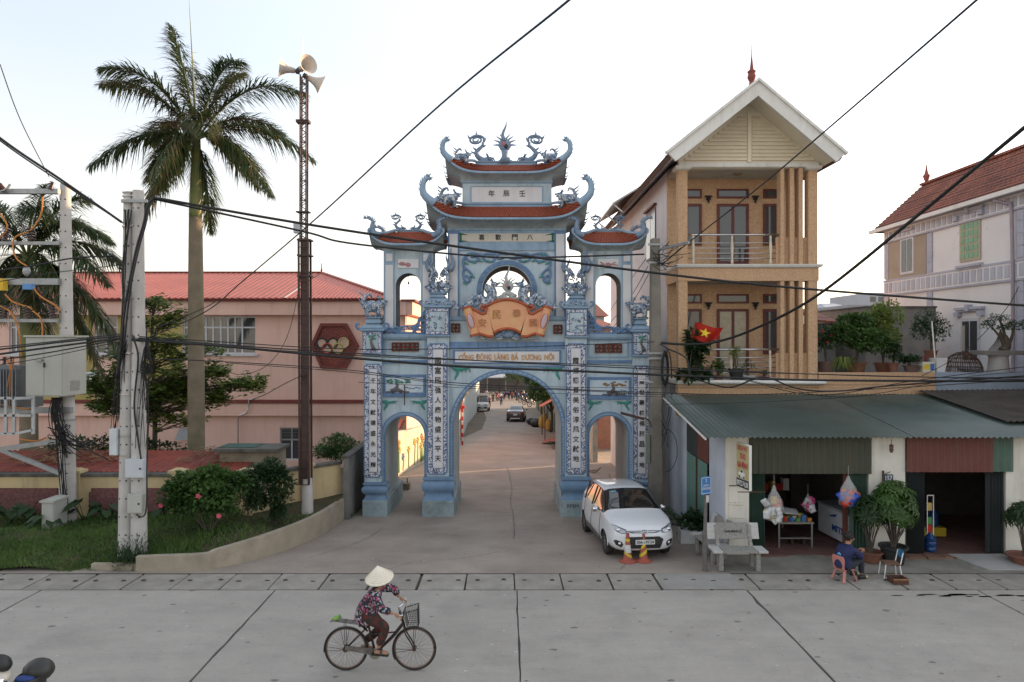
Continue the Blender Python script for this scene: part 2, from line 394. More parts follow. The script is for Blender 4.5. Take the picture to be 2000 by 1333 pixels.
# ------------------------------------------------------------------ the village gate
g_light=M('gate_pale_blue',(0.46,0.545,0.59),(0.37,0.46,0.51),sc=1.6,rough=0.85,bump=0.15,bsc=30,stain=0.75,sc3=(0.16,0.18,0.17),ssc=1.5,streak=True)
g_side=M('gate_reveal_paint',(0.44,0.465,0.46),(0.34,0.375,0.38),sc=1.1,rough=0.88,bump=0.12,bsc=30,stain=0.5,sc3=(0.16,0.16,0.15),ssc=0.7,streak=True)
g_blue=M('gate_blue_trim',(0.145,0.235,0.38),(0.11,0.185,0.31),sc=4,rough=0.8,bump=0.12,stain=0.3,sc3=(0.05,0.08,0.13),ssc=2)
g_mid=M('gate_mid_blue',(0.28,0.38,0.48),(0.22,0.32,0.42),sc=3,rough=0.82,bump=0.12,stain=0.4,sc3=(0.09,0.11,0.13),ssc=1.3,streak=True)
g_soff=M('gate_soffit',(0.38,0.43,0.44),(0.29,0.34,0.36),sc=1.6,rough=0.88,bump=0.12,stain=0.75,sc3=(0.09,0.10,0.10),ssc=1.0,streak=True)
g_white=M('gate_white_panel',(0.66,0.65,0.66),(0.58,0.57,0.58),sc=1.3,rough=0.75,stain=0.25,sc3=(0.33,0.30,0.27),ssc=1.2,streak=True)
g_ink=M('gate_black_letter',(0.02,0.02,0.02),(0.03,0.03,0.03),rough=0.6)
g_ped=M('gate_pedestal_blue',(0.17,0.27,0.39),(0.12,0.20,0.31),sc=2.5,rough=0.7,bump=0.2,stain=0.55,sc3=(0.12,0.13,0.12),ssc=1.5)
g_plinth=M('gate_plinth',(0.30,0.37,0.38),(0.22,0.28,0.30),sc=2.0,rough=0.9,bump=0.35,stain=0.85,sc3=(0.10,0.105,0.09),ssc=1.6)
g_cren=M('terracotta_vent',(0.13,0.035,0.02),(0.08,0.02,0.012),sc=8,rough=0.85)
g_green=M('gate_green_relief',(0.06,0.30,0.23),(0.04,0.20,0.17),sc=9,rough=0.7)
g_orange=M('scroll_orange',(0.66,0.40,0.19),(0.66,0.29,0.17),sc=1.7,rough=0.6,bump=0.1,stain=0.6,sc3=(0.58,0.40,0.12),ssc=2.2)
g_red=M('scroll_red_edge',(0.42,0.10,0.04),(0.30,0.07,0.03),sc=6,rough=0.6)
g_gold=M('gold_letter',(0.60,0.33,0.08),(0.50,0.20,0.06),sc=6,rough=0.5)
g_pink=M('gate_pink_relief',(0.45,0.22,0.22),(0.35,0.15,0.16),rough=0.7)
def mosaic(name,scale,cols):
 m=bpy.data.materials.new(name); m.use_nodes=True; MT[name]=m
 n=m.node_tree.nodes; l=m.node_tree.links; b=n['Principled BSDF']
 geo=n.new('ShaderNodeNewGeometry'); vo=n.new('ShaderNodeTexVoronoi'); vo.inputs['Scale'].default_value=scale
 l.new(geo.outputs['Position'],vo.inputs[0]); sp=n.new('ShaderNodeSeparateColor'); l.new(vo.outputs['Color'],sp.inputs[0])
 cr=n.new('ShaderNodeValToRGB'); cr.color_ramp.interpolation='CONSTANT'; l.new(sp.outputs[0],cr.inputs[0])
 els=cr.color_ramp.elements
 for i,(p,c)in enumerate(cols):
  e=els[i]if i<2 else els.new(p)
  e.position=p; e.color=(*c,1)
 l.new(cr.outputs[0],b.inputs['Base Color']); b.inputs['Roughness'].default_value=0.3
 bp=n.new('ShaderNodeBump'); bp.inputs['Strength'].default_value=0.6; bp.inputs['Distance'].default_value=0.02
 l.new(vo.outputs['Distance'],bp.inputs['Height']); l.new(bp.outputs[0],b.inputs['Normal'])
 return m
g_mos=mosaic('porcelain_mosaic',30,[(0,(0.10,0.13,0.24)),(0.28,(0.55,0.55,0.58)),(0.62,(0.26,0.31,0.42)),(0.74,(0.10,0.06,0.10)),(0.86,(0.60,0.60,0.62))])
g_drag=mosaic('dragon_shards',20,[(0,(0.10,0.16,0.25)),(0.35,(0.22,0.30,0.40)),(0.62,(0.48,0.49,0.50)),(0.80,(0.07,0.10,0.15)),(0.9,(0.5,0.48,0.45))])
g_drag2=M('dragon_blue',(0.20,0.27,0.36),(0.12,0.175,0.255),sc=9,rough=0.65,bump=0.6,bsc=22,stain=0.5,sc3=(0.30,0.33,0.36),ssc=5)
def tilemat(name,c,c2,sx,sz,mortar=(0.05,0.02,0.015)):
 m=bpy.data.materials.new(name); m.use_nodes=True; MT[name]=m
 n=m.node_tree.nodes; l=m.node_tree.links; b=n['Principled BSDF']
 geo=n.new('ShaderNodeNewGeometry'); sp=n.new('ShaderNodeSeparateXYZ'); l.new(geo.outputs['Position'],sp.inputs[0])
 ad=n.new('ShaderNodeMath'); l.new(sp.outputs[0],ad.inputs[0]); l.new(sp.outputs[1],ad.inputs[1])
 cb=n.new('ShaderNodeCombineXYZ'); l.new(ad.outputs[0],cb.inputs[0]); l.new(sp.outputs[2],cb.inputs[1])
 mp=n.new('ShaderNodeMapping'); mp.inputs['Scale'].default_value=(1/sx,1/sz,1); l.new(cb.outputs[0],mp.inputs[0])
 br=n.new('ShaderNodeTexBrick'); l.new(mp.outputs[0],br.inputs[0]); br.inputs['Scale'].default_value=1
 br.inputs['Brick Width'].default_value=1; br.inputs['Row Height'].default_value=1; br.inputs['Mortar Size'].default_value=0.09
 br.inputs['Mortar Smooth'].default_value=0.6
 br.inputs['Color1'].default_value=(*c,1); br.inputs['Color2'].default_value=(*c2,1); br.inputs['Mortar'].default_value=(*mortar,1)
 nz=n.new('ShaderNodeTexNoise'); nz.inputs['Scale'].default_value=1.3; nz.inputs['Detail'].default_value=6; l.new(geo.outputs['Position'],nz.inputs[0])
 hs=n.new('ShaderNodeHueSaturation'); mr=n.new('ShaderNodeMapRange'); mr.inputs[1].default_value=.3; mr.inputs[2].default_value=.7; mr.inputs[3].default_value=.7; mr.inputs[4].default_value=1.2
 l.new(nz.outputs[0],mr.inputs[0]); l.new(mr.outputs[0],hs.inputs['Value']); l.new(br.outputs[0],hs.inputs['Color']); l.new(hs.outputs[0],b.inputs['Base Color'])
 b.inputs['Roughness'].default_value=0.8
 bp=n.new('ShaderNodeBump'); bp.inputs['Strength'].default_value=0.8; bp.inputs['Distance'].default_value=0.02; bp.invert=True
 l.new(br.outputs['Fac'],bp.inputs['Height']); l.new(bp.outputs[0],b.inputs['Normal'])
 return m
g_tile=M('gate_clay_tile',(0.34,0.085,0.04),(0.22,0.05,0.03),sc=14,rough=0.8,bump=0.2,stain=0.35,sc3=(0.16,0.08,0.06),ssc=3)
G=thing('village_gate',(0,21.5,-0.3),'tall pale blue village gate with three arches, tiled roofs and dragon ornaments','gate')
kf=21.55/1333
# ---- piers
def pier(x0,x1,px0,px1,zped,ztop,couplet,chars_y,box_py,border_px,border_py,white_px,white_py,csize):
 p=MB().box(x0,x1,21.55,24.5,zped,ztop).bd('pier',[g_light],G,bevel=0.01)
 MB().rloft(px0+.02,px1-.02,21.42,24.7,[(-1.0,0),(0.19,0),(0.215,-.015)]).bd('plinth',g_plinth,p,bevel=0.02)
 m=MB(); h=zped-.2
 prof=[(0,.0),(0.03,.0),(0.05,-.02),(0.16,-.075),(0.27,-.085),(0.36,-.06),(0.44,-.005),(0.54,.02),(0.66,.025),(0.74,.0),(0.79,-.035),(0.82,-.04),(0.84,-.06),(0.88,-.06),(0.885,-.01),(0.97,-.01),(0.975,-.03),(1,-.035)]
 e=(px1-px0)/2-.02; c=(px0+px1)/2
 m.rloft(c-e,c+e,21.44,21.62+0.25,[(.2+h*t,o)for t,o in prof]).bd('pedestal',g_ped,p,smooth=35)
 bx0,bx1=X(border_px[0],21.55),X(border_px[1],21.55); bz1,bz0=Z(border_py[0],21.55),Z(border_py[1],21.55)
 def oct_(x0,x1,z0,z1,q):return[(x0+q,z0),(x1-q,z0),(x1-q,z0+q*.6),(x1,z0+q),(x1,z1-q),(x1-q,z1-q*.6),(x1-q,z1),(x0+q,z1),(x0+q,z1-q*.6),(x0,z1-q),(x0,z0+q),(x0+q,z0+q*.6)]
 m=MB(); plate(m,[oct_(bx0-.035,bx1+.035,bz0-.035,bz1+.035,.07)],21.515,21.552); m.bd('couplet_frame',g_blue,p)
 m=MB(); plate(m,[oct_(bx0,bx1,bz0,bz1,.07)],21.50,21.516); m.bd('mosaic_border',g_mos,p)
 wx0,wx1=X(white_px[0],21.5),X(white_px[1],21.5); wz1,wz0=Z(white_py[0],21.5),Z(white_py[1],21.5)
 m=MB(); m.box(wx0-.02,wx1+.02,21.49,21.501,wz0-.02,wz1+.02); m.bd('panel_edge',g_blue,p)
 pn=MB().box(wx0,wx1,21.478,21.491,wz0,wz1).bd('couplet_panel',g_white,p)
 n=len(couplet); m=MB()
 for i,ch in enumerate(couplet):
  py=chars_y[0]+(chars_y[1]-chars_y[0])*i/(n-1)
  mm=MB(); text(mm,ch,((wx0+wx1)/2,21.474,Z(py,21.5)),w=csize,depth=0.014,bold=.014)
  mm.bd('character',g_ink,p)
 b0,b1=X(box_py[2],21.5),X(box_py[3],21.5); t1,t0=Z(box_py[0],21.5),Z(box_py[1],21.5)
 bm_=MB().box(b0,b1,21.47,24.5,t0,t1).bd('carved_box',g_blue,G,bevel=0.01)
 MB().rloft(b0,b1,21.47,24.5,[(t0-.07,-.03),(t0-.06,.0),(t0-.02,.03),(t0,.03)]).bd('box_ledge',g_mid,bm_)
 fw=.075
 m=MB(); plate(m,[[(b0+.03,t0+.03),(b1-.03,t0+.03),(b1-.03,t1-.03),(b0+.03,t1-.03)],[(b0+.03+fw,t0+.03+fw),(b1-.03-fw,t0+.03+fw),(b1-.03-fw,t1-.03-fw),(b0+.03+fw,t1-.03-fw)]],21.455,21.471)
 m.bd('mosaic_border',g_mos,bm_)
 MB().box(b0+.05+fw,b1-.05-fw,21.462,21.4705,t0+.05+fw,t1-.05-fw).bd('relief_ground',g_light,bm_)
 return p,bm_,(b0,b1,t0,t1)
def crev(rr,m,x0,x1,z0,z1,y,big):
 """carved relief: birds, clouds and flowers as small lumps and curls"""
 for i in range(26 if big else 14):
  cx=rr.uniform(x0,x1); cz=rr.uniform(z0,z0+(z1-z0)*.8)
  if rr.random()<.55:
   m.ell((cx,y,cz),(rr.uniform(.02,.05),.018,rr.uniform(.015,.03)),6,4,Mr(rr.uniform(0,3),3,'Y'))
  else:
   a=rr.uniform(0,6); q=[(cx+.05*t*mc(a+t*2.2),y-.01,cz+.05*t*ms(a+t*2.2))for t in(.2,.5,.8,1.1)]
   m.tube(q,[.012,.012,.01,.004],5)
pairs=[]
pi2=dict(zped=Z(932,21.5),ztop=Z(658,21.5),box_py=(602,655,831,877),border_px=(836.5,872),border_py=(673,925),white_px=(846,865),white_py=(681,914),csize=.20)
pi1=dict(zped=Z(943,21.5),ztop=Z(694,21.5),box_py=(648,691,708,746),border_px=(713,744),border_py=(713,931),white_px=(721.5,736.5),white_py=(721,922),csize=.165)
rr=Rn(5)
def mir(t):return(1982-t[1],1982-t[0])
for side in(0,1):
 for inner in(1,0):
  d=dict(pi2 if inner else pi1)
  sh=(834,877)if inner else(711.5,745); pl=(823,888)if inner else(706,757)
  if side:
   sh=(1104,1146)if inner else(1236,1271); pl=(1094,1157)if inner else(1227,1277)
   d['border_px']=(1107,1142.5)if inner else(1238,1268.5); d['white_px']=(1115.5,1134)if inner else(1246,1260.5)
   d['box_py']=(604,657,1105,1147)if inner else(650,694,1236,1271)
   if not inner:d['border_py']=(716,934); d['white_py']=(724,925)
  cp=(('國富民強人康物盛太平天','千年文献德盛永光輝'),('霞揚勝景美俗淳風文献地','萬世豪植福興昌泰地'))[side][0 if inner else 1]
  cy=(705,896)if inner else((744,908)if not side else(746,908))
  p,bm_,(b0,b1,t0,t1)=pier(X(sh[0],21.55),X(sh[1],21.55),X(pl[0],21.4),X(pl[1],21.4),couplet=cp,chars_y=cy,**d)
  m=MB()
  if inner:crev(rr,m,b0+.15,b1-.15,t0+.16,t1-.14,21.45,True); m.bd('relief',g_drag,bm_,smooth=True)
  else:
   cx=(b0+b1)/2
   m.tube([(cx+.06,21.455,t0+.13),(cx+.02,21.45,t0+.25),(cx-.03,21.45,t0+.36),(cx+.03,21.45,t1-.14)],[.075,.05,.035,.02],6)
   m.cur=1
   for q in((-.07,-.16),(.06,-.13),(-.03,-.25),(.08,-.22)):m.ell((cx+q[0],21.45,t1+q[1]),(.06,.02,.035),7,4)
   m.bd('relief',[M('relief_brown',(.16,.12,.11),rough=.8),g_green],bm_,smooth=True)
pier_x={'P1':(X(711.5,21.55),X(745,21.55)),'P2':(X(834,21.55),X(877,21.55)),'P3':(X(1104,21.55),X(1146,21.55)),'P4':(X(1236,21.55),X(1271,21.55))}
# ---- lower walls with arches (front at 21.75, back at 24.3)
YF,YB=21.75,24.3
def archwall(x0,x1,z0,z1,cx,hw,zs,name):
 m=MB()
 out=[(x0,z0),(cx-hw,z0)]+[(cx-hw*mc(R(180*i/28)),zs+hw*ms(R(180*i/28)))for i in range(29)]+[(cx+hw,z0),(x1,z0),(x1,z1),(x0,z1)]
 plate(m,[out],YF,YB); w=m.bd(name,[g_light],G)
 m=MB(); N=34; rw=.14
 a=[(cx-(hw)*mc(R(180*i/N)),zs+(hw)*ms(R(180*i/N)))for i in range(N+1)]
 b=[(cx-(hw+rw)*mc(R(180*i/N)),zs+(hw+rw)*ms(R(180*i/N)))for i in range(N+1)]
 a=[(cx-hw,.25)]+a+[(cx+hw,.25)]; b=[(cx-hw-rw,.25)]+b+[(cx+hw+rw,.25)]
 plate(m,[a+b[::-1]],YF-.03,YF-.002); rim=m.bd('arch_rim',g_blue,w)
 m=MB()
 for i in range(len(a)-1):
  n=max(1,int(math.dist(b[i],b[i+1])/.10))
  for k in range(n):
   t0=(k+.1)/n; t1=(k+.9)/n
   l_=lambda P_,Q_,t:(P_[0]+(Q_[0]-P_[0])*t,P_[1]+(Q_[1]-P_[1])*t)
   A0=l_(a[i],a[i+1],t0); A1=l_(a[i],a[i+1],t1); B0=l_(b[i],b[i+1],t0); B1=l_(b[i],b[i+1],t1)
   f=lambda P_,Q_,t,yy:(P_[0]+(Q_[0]-P_[0])*t,yy,P_[1]+(Q_[1]-P_[1])*t)
   m.loft([[f(A0,B0,.28,YF-.03),f(A0,B0,.74,YF-.03),f(A1,B1,.74,YF-.03),f(A1,B1,.28,YF-.03)],[f(A0,B0,.28,YF-.037),f(A0,B0,.74,YF-.037),f(A1,B1,.74,YF-.037),f(A1,B1,.28,YF-.037)]])
 tag(m.bd('rim_tile',g_mid,rim),kind='stuff')
 m=MB(); N=28; q=[(cx-hw+.004,-.7)]+[(cx-(hw-.004)*mc(R(180*i/N)),zs+(hw-.004)*ms(R(180*i/N)))for i in range(N+1)]+[(cx+hw-.004,-.7)]
 vs=[(x,YF+.01,z)for x,z in q]+[(x,YB-.01,z)for x,z in q]; n=len(q)
 m.add(vs,[(i,i+1,n+i+1,n+i)for i in range(n-1)]); m.bd('arch_reveal',g_side,w,smooth=True)
 return w
zc=Z(835,21.75)
wc=archwall(pier_x['P2'][1]-.02,pier_x['P3'][0]+.02,-1.0,Z(627,21.75),X(991,21.75),105*21.75/1333,zc,'central_wall')
hws=38*21.75/1333
wl=archwall(pier_x['P1'][1]-.02,pier_x['P2'][0]+.02,-1.0,Z(662,21.75),X(791,21.75),hws,Z(851,21.75),'side_wall')
wr=archwall(pier_x['P3'][1]-.02,pier_x['P4'][0]+.02,-1.0,Z(662,21.75),X(1189,21.75),hws,Z(851,21.75),'side_wall')
# ledges
MB().rloft(pier_x['P2'][1]-.05,pier_x['P3'][0]+.05,YF-.02,YB,[(Z(627.5,21.7),0),(Z(625,21.7),.04),(Z(619,21.7),.06),(Z(618,21.7),.02)]).bd('ledge',g_mid,wc)
for w_,a,b in((wl,'P1','P2'),(wr,'P3','P4')):
 MB().rloft(pier_x[a][1]-.02,pier_x[b][0]+.02,YF-.03,YB,[(Z(665,21.7),0),(Z(663,21.7),.05),(Z(659,21.7),.09),(Z(655,21.7),.10),(Z(652.5,21.7),.03)]).bd('ledge',g_mid,w_)
 x0,x1=pier_x[a][1],pier_x[b][0]
 MB().box(x0,x1,YF-.06,YF-.002,Z(710,21.7),Z(704,21.7)).bd('string_course',g_blue,w_)
 fx0=X(749 if w_ is wl else 1148,21.7); fx1=X(831 if w_ is wl else 1232,21.7); s_=0 if w_ is wl else 5
 MB().box(fx0,fx1,YF-.05,YF-.002,Z(776+s_,21.7),Z(732+s_,21.7)).bd('picture_frame',g_blue,w_,bevel=.008)
 px0,px1=fx0+.07,fx1-.07; pz1,pz0=Z(738+s_,21.7),Z(767+s_,21.7)
 pc=MB().box(px0,px1,YF-.058,YF-.051,pz0,pz1).bd('picture',M('picture_ground',(.42,.52,.60),(.55,.58,.60),sc=2.2,rough=.7),w_)
 m=MB(); yy=YF-.066; r4=Rn(8 if w_ is wl else 9)
 tx=px0+(.30 if w_ is wl else.60)*(px1-px0)
 m.tube([(tx-.18,yy,pz0+.03),(tx-.05,yy,pz0+.10),(tx+.02,yy,pz0+.22),(tx-.05,yy,pz0+.33)],[.09,.07,.05,.03],6,flat=.3)
 m.tube([(tx+.16,yy,pz0+.02),(tx+.04,yy,pz0+.10),(tx,yy,pz0+.2)],[.07,.05,.03],6,flat=.3)
 m.tube([(tx-.35,yy,pz0+.02),(tx,yy,pz0+.03),(tx+.4,yy,pz0+.02)],.02,5,flat=.4)
 m.cur=1
 for i in range(24):m.ell((tx+r4.uniform(-.35,.40),yy-.004,pz0+r4.uniform(.30,.42)),(r4.uniform(.04,.07),.006,.025),6,4)
 if w_ is wr:
  m.cur=0
  for i in range(6):m.ell((tx+.2+i*.055,yy,pz0+.06),(.016,.008,r4.uniform(.03,.08)),5,4)
 m.cur=2
 for i in range(5):m.ell((px1-.12-i*.1,yy+.005,pz0+.14+.02*ms(i*2)),(.06,.004,.018),6,4)
 m.bd('painted_tree',[M('trunk_grey',(.13,.12,.13),rough=.8),M('paint_green' if w_ is wl else 'paint_ochre',(.06,.22,.16)if w_ is wl else(.30,.17,.05),rough=.8),g_blue],pc,smooth=True)
def coin_vent(parent,x0,x1,z0,z1,n,y):
 """pierced terracotta blocks: a ring with four webs in every square"""
 w=(x1-x0)/n
 MB().box(x0-.05,x1+.05,y+.09,y+.10,z0-.05,z1+.05).bd('vent_back',M('vent_dark',(.02,.012,.01),rough=.9),parent)if n<2 else None
 for i in range(n):
  cx=x0+w*(i+.5); cz=(z0+z1)/2; h=(z1-z0)/2; m=MB()
  sq=[(cx-w/2+.004,z0),(cx+w/2-.004,z0),(cx+w/2-.004,z1),(cx-w/2+.004,z1)]
  rr_=min(w/2,h)*.86; holes=[]
  for k in range(4):
   a0=45+90*k
   holes.append([(cx+rr_*.95*mc(R(a)),cz+rr_*.95*ms(R(a)))for a in(a0-32,a0-16,a0,a0+16,a0+32)]+[(cx+rr_*.5*mc(R(a)),cz+rr_*.5*ms(R(a)))for a in(a0+25,a0,a0-25)])
  plate(m,[sq]+holes,y,y+.07); m.bd('vent_block',g_cren,parent)
for w_,c in((wl,(765,818)),(wr,(1162,1215))):
 x0,x1=X(c[0],21.7),X(c[1],21.7); z1,z0=Z(669+(0 if w_ is wl else 3),21.7),Z(686.5+(0 if w_ is wl else 3),21.7)
 m=MB(); plate(m,[[(x0-.22,z0-.16),(x1+.22,z0-.16),(x1+.22,z1+.14),(x0-.22,z1+.14)],[(x0-.17,z0-.11),(x1+.17,z0-.11),(x1+.17,z1+.09),(x0-.17,z1+.09)]],YF-.03,YF-.002)
 m.bd('vent_frame',g_mid,w_)
 coin_vent(w_,x0,x1,z0,z1,3,YF-.075)
for c in((881,898.5),(1081,1098.5)):
 x0,x1=X(c[0],21.7),X(c[1],21.7); d_=0 if c[0]<900 else 2.5
 coin_vent(wc,x0,x1,Z(650+d_,21.7),Z(632+d_,21.7),1,YF-.075)
# band of blue tiles and the name board
tx0,tx1=pier_x['P2'][1]+.005,pier_x['P3'][0]-.005; n=12
me=None
for i in range(n):
 w=(tx1-tx0)/n
 if me is None:me=MB().box(.008,w-.008,-.03,0,0,Z(668,21.7)-Z(682,21.7)).mesh('band_tile',[M('band_tile_blue',(.15,.26,.44),(.11,.20,.36),sc=5,rough=.35,rand=.10)])
 inst('band_tile',me,wc,(tx0+w*i,YF-.002,Z(682,21.7)),world=True)
nb=MB().box(X(885,21.7),X(1096,21.7),YF-.055,YF-.002,Z(711,21.7),Z(684,21.7)).bd('name_board',g_blue,wc,bevel=.01)
MB().box(X(889,21.7),X(1092,21.7),YF-.062,YF-.056,Z(708,21.7),Z(687,21.7)).bd('board_panel',g_white,nb)
for wd_,pc0,pc1 in(('CỔNG',896,925),('ĐÔNG',930,960),('LÀNG',965.5,994),('BÁ',999,1012.5),('DƯƠNG',1019,1057),('NỘI',1063,1082)):
 hh={'CỔNG':.24,'ĐÔNG':.225,'LÀNG':.225,'BÁ':.235,'DƯƠNG':.20,'NỘI':.27}[wd_]; dz={'CỔNG':.03,'NỘI':-.0,'DƯƠNG':.0}.get(wd_,.02)
 m=MB(); text(m,wd_,((X(pc0,21.7)+X(pc1,21.7))/2,YF-.075,Z(697.5,21.7)+dz),w=(pc1-pc0)*21.7/1333,h=hh,depth=.02,bold=(.018 if wd_ in('CỔNG','LÀNG','BÁ','NỘI')else.004))
 m.bd('board_word',g_gold,nb)
MB().box(tx0,tx1,YF-.035,YF-.002,Z(718,21.7),Z(714.5,21.7)).bd('string_course',g_blue,wc)
def corner_leaf(parent,x,z,k,sx,y=YF-.02):
 """green foliage relief in a corner: lobes running along two sides"""
 m=MB(); r5=Rn(int(abs(x*100))+3)
 for i in range(9):
  t=i/8; s=(1-t)*.05*k+.012
  m.ell((x+sx*(.05+t*.58*k),y,z-.05-.05*ms(t*5)*k*.6-.02),(s*1.5,.022,s),7,5,Mr(sx*.5,3,'Y'))
  if i<7:m.ell((x+sx*(.05+.04*ms(t*6)+.05),y,z-.08-t*.42*k),(s,.022,s*1.5),7,5)
  if i%2:m.tube([(x+sx*(.05+t*.5*k),y,z-.06),(x+sx*(.10+t*.5*k),y-.01,z-.15*k),(x+sx*(.05+t*.55*k),y,z-.20*k)],[.02,.018,.004],5)
 m.bd('corner_relief',g_green,parent,smooth=True)
corner_leaf(wc,X(885,21.7),Z(716,21.7),1.0,1); corner_leaf(wc,X(1096,21.7),Z(716,21.7),1.0,-1)
for w_,a,b in((wl,747,832),(wr,1147,1232)):
 corner_leaf(w_,X(a,21.7),Z(781 if w_ is wl else 782,21.7),.72,1); corner_leaf(w_,X(b,21.7),Z(781 if w_ is wl else 782,21.7),.72,-1)
# hand-painted letters on the plinth
m=MB(); text(m,'RPBM',(X(1119,21.4),21.415,Z(989,21.4)),w=.36,h=.11,depth=.003)
m.bd('graffiti',M('graffiti_ink',(.05,.045,.045),rough=.7),G)
# ---- caps and urns above the piers
def curlies(m,x0,x1,z,s,y=21.5):
 for sx,x in((-1,x0),(1,x1)):
  m.tube(Sm([(x-sx*.12*s,y,z),(x,y,z+.01),(x+sx*.10*s,y,z+.05*s),(x+sx*.14*s,y,z+.13*s),(x+sx*.10*s,y,z+.18*s),(x+sx*.05*s,y,z+.14*s)],4),lambda t:.045*s*(1-.6*t)+.008,6)
def cap(px0,px1,py_top,py_bot,neck_py,neck_px,inner):
 Y=21.5; x0,x1=X(px0,Y),X(px1,Y); z0=Z(py_bot,Y); z1=Z(py_top,Y); h=z1-z0
 m=MB(); m.rloft(x0,x1,21.47,22.2,[(z0,.0),(z0+.03*1,.05),(z0+.07,.05),(z0+.09,-.02),(z0+h*.45,.0),(z0+h*.72,-.03),(z0+h*.9,-.12),(z1,-.13)])
 m.bd('pier_cap',g_mid,G,smooth=30)
 m=MB(); curlies(m,x0-.01,x1+.01,z0+.05,1.15 if not inner else 1.0); m.bd('cap_scroll',g_drag2 if inner else g_blue,G,smooth=True)
 n0,n1=X(neck_px[0],Y),X(neck_px[1],Y); zn=Z(neck_py,Y)
 MB().rloft(n0,n1,21.55,22.1,[(z1,-.02),(z1+.02,.03),(zn-.05,-.03),(zn-.02,.05),(zn,.05)]).bd('pier_neck',g_mid,G)
 if inner:
  m=MB()
  crev(Rn(int(px0)),m,x0+.05,x1-.05,z0+.1,z1-.05,21.46,True)
  m.bd('cap_relief',g_drag,G,smooth=True)
cap(829,879,581,602,572,(840,867),True); cap(1103,1149,583,604,574,(1114,1140),True)
cap(706,748,632,648,620,(714,742),False); cap(1234,1272,634,650,622,(1242,1264),False)
# ---- curved roofs
def roof(name,cx,cy,hx,hy,ex,ey,zw,ze,lift,p,rx,ry,zr,zridge,horn=1.0,courses=6,fascia=.045):
 N=28
 def eave(u,side,dz=0):
  k=abs(u)**p
  if side in(0,2):
   s=-1 if side==0 else 1
   return Vc((cx+ex*u*(1+.015*k),cy+s*ey*(1+.03*k),ze+lift*k+dz))
  s=1 if side==1 else-1
  return Vc((cx+s*ex*(1+.015*k),cy+ey*u*(1+.03*k),ze+lift*k+dz))
 def inner(u,side,ax,ay,z):
  if side in(0,2):return Vc((cx+ax*u,cy+(-1 if side==0 else 1)*ay,z))
  return Vc((cx+(1 if side==1 else-1)*ax,cy+ay*u,z))
 us=[math.copysign(abs(-1+2*i/N)**.8,-1+2*i/N)for i in range(N+1)]
 root=None
 m=MB()
 for side in range(4):
  rows=[]
  for j in range(9):
   t=j/8; row=[]
   for u in us:
    W=inner(u,side,hx,hy,zw); E=eave(u,side)
    q=W.lerp(E,t**1.5); q.z=W.z+(E.z-W.z)*(t**.85); row.append(q)
   rows.append(row)
  m.loft(rows,closed=False)
 root=m.bd(name,g_soff,G,smooth=True)
 m=MB()
 for side in range(4):
  rows=[[eave(u,side,-.02)for u in us],[eave(u,side,-.02)+Vc((0,(-1 if side==0 else 1 if side==2 else 0)*.03,0))for u in us],[eave(u,side,fascia)+Vc((0,(-1 if side==0 else 1 if side==2 else 0)*.03,0))for u in us],[eave(u,side,fascia+.0)for u in us]]
  m.loft(rows,closed=False)
 for side in(0,):
  for i in range(int(ex*2/.075)):
   u=-.97+1.94*i/(ex*2/.075); q=eave(u,side); m.ell((q.x,q.y-.035,q.z+.0),(.032,.012,.035),6,4)
 m.bd('eave_band',g_mid,root)
 m=MB()
 for side in range(4):
  rows=[]
  for j in range(courses+1):
   t=j/courses
   row=[]
   for u in us:
    E=eave(u,side,fascia); Q=inner(u,side,rx,ry,zr)
    q=E.lerp(Q,t); q.z=E.z+(Q.z-E.z)*(t**1.25); row.append(q)
   if j:rows.append([q+Vc((0,0,-.012))for q in row])
   rows.append([q+Vc((0,0,.014))for q in row])
  m.loft(rows,closed=False)
 m.bd('tile_slope',g_tile,root)
 m=MB(); W_=.088
 for j in range(courses):
  t=(j+.15)/courses; t2=(j-.85)/courses
  E0=eave(0,0,fascia); zf=lambda t_,E:E.z+(zr-E.z)*(max(t_,0)**1.25)
  half=ex+(rx-ex)*t; n=int(2*half/W_)
  for i in range(n):
   u=-1+2*(i+.5+.5*(j%2))/n
   if abs(u)>.985:continue
   E=eave(u,0,fascia); Q=inner(u,0,rx,ry,zr)
   q1=E.lerp(Q,min(t+.9/courses,1)); q1.z=zf(min(t+.9/courses,1),E)+.022
   q0=E.lerp(Q,max(t2+.8/courses,0)); q0.z=zf(max(t2+.8/courses,0),E)+.034
   w=W_*.44*half/ex if False else W_*.44
   m.add([(q0.x-w*.8,q0.y,q0.z),(q0.x,q0.y-.02,q0.z-.006),(q0.x+w*.8,q0.y,q0.z),(q1.x+w,q1.y,q1.z),(q1.x-w,q1.y,q1.z),(q0.x,q0.y-.018,q0.z-.03)],[(0,1,2,3,4),(0,5,1),(1,5,2)])
 tag(m.bd('roof_tiles',g_tile,root),kind='stuff')
 m=MB()
 m.rloft(cx-rx,cx+rx,cy-ry-.0,cy+ry,[(zr-.05,.02),(zr+.02,.03),(zr+.03,-.02),(zridge-.04,-.02),(zridge-.03,.02),(zridge,.02)])
 for sx in(-1,1):
  for sy in(-1,1):
   E=eave(sx,0 if sy<0 else 2,fascia); Q=Vc((cx+sx*rx,cy+sy*ry,zridge-.05)); pts=[]
   for j in range(13):
    t=j/12; u=sx; Eb=E; q=Eb.lerp(Q,t); q.z=Eb.z+(Q.z-Eb.z)*(t**1.6)-.28*ms(pi_*min(1,t*1.15))*(lift/.75)*.55; pts.append(q+Vc((0,0,.04)))
   m.tube(pts,.05,6)
 m.bd('ridge',g_mid,root,smooth=35)
 return root,eave
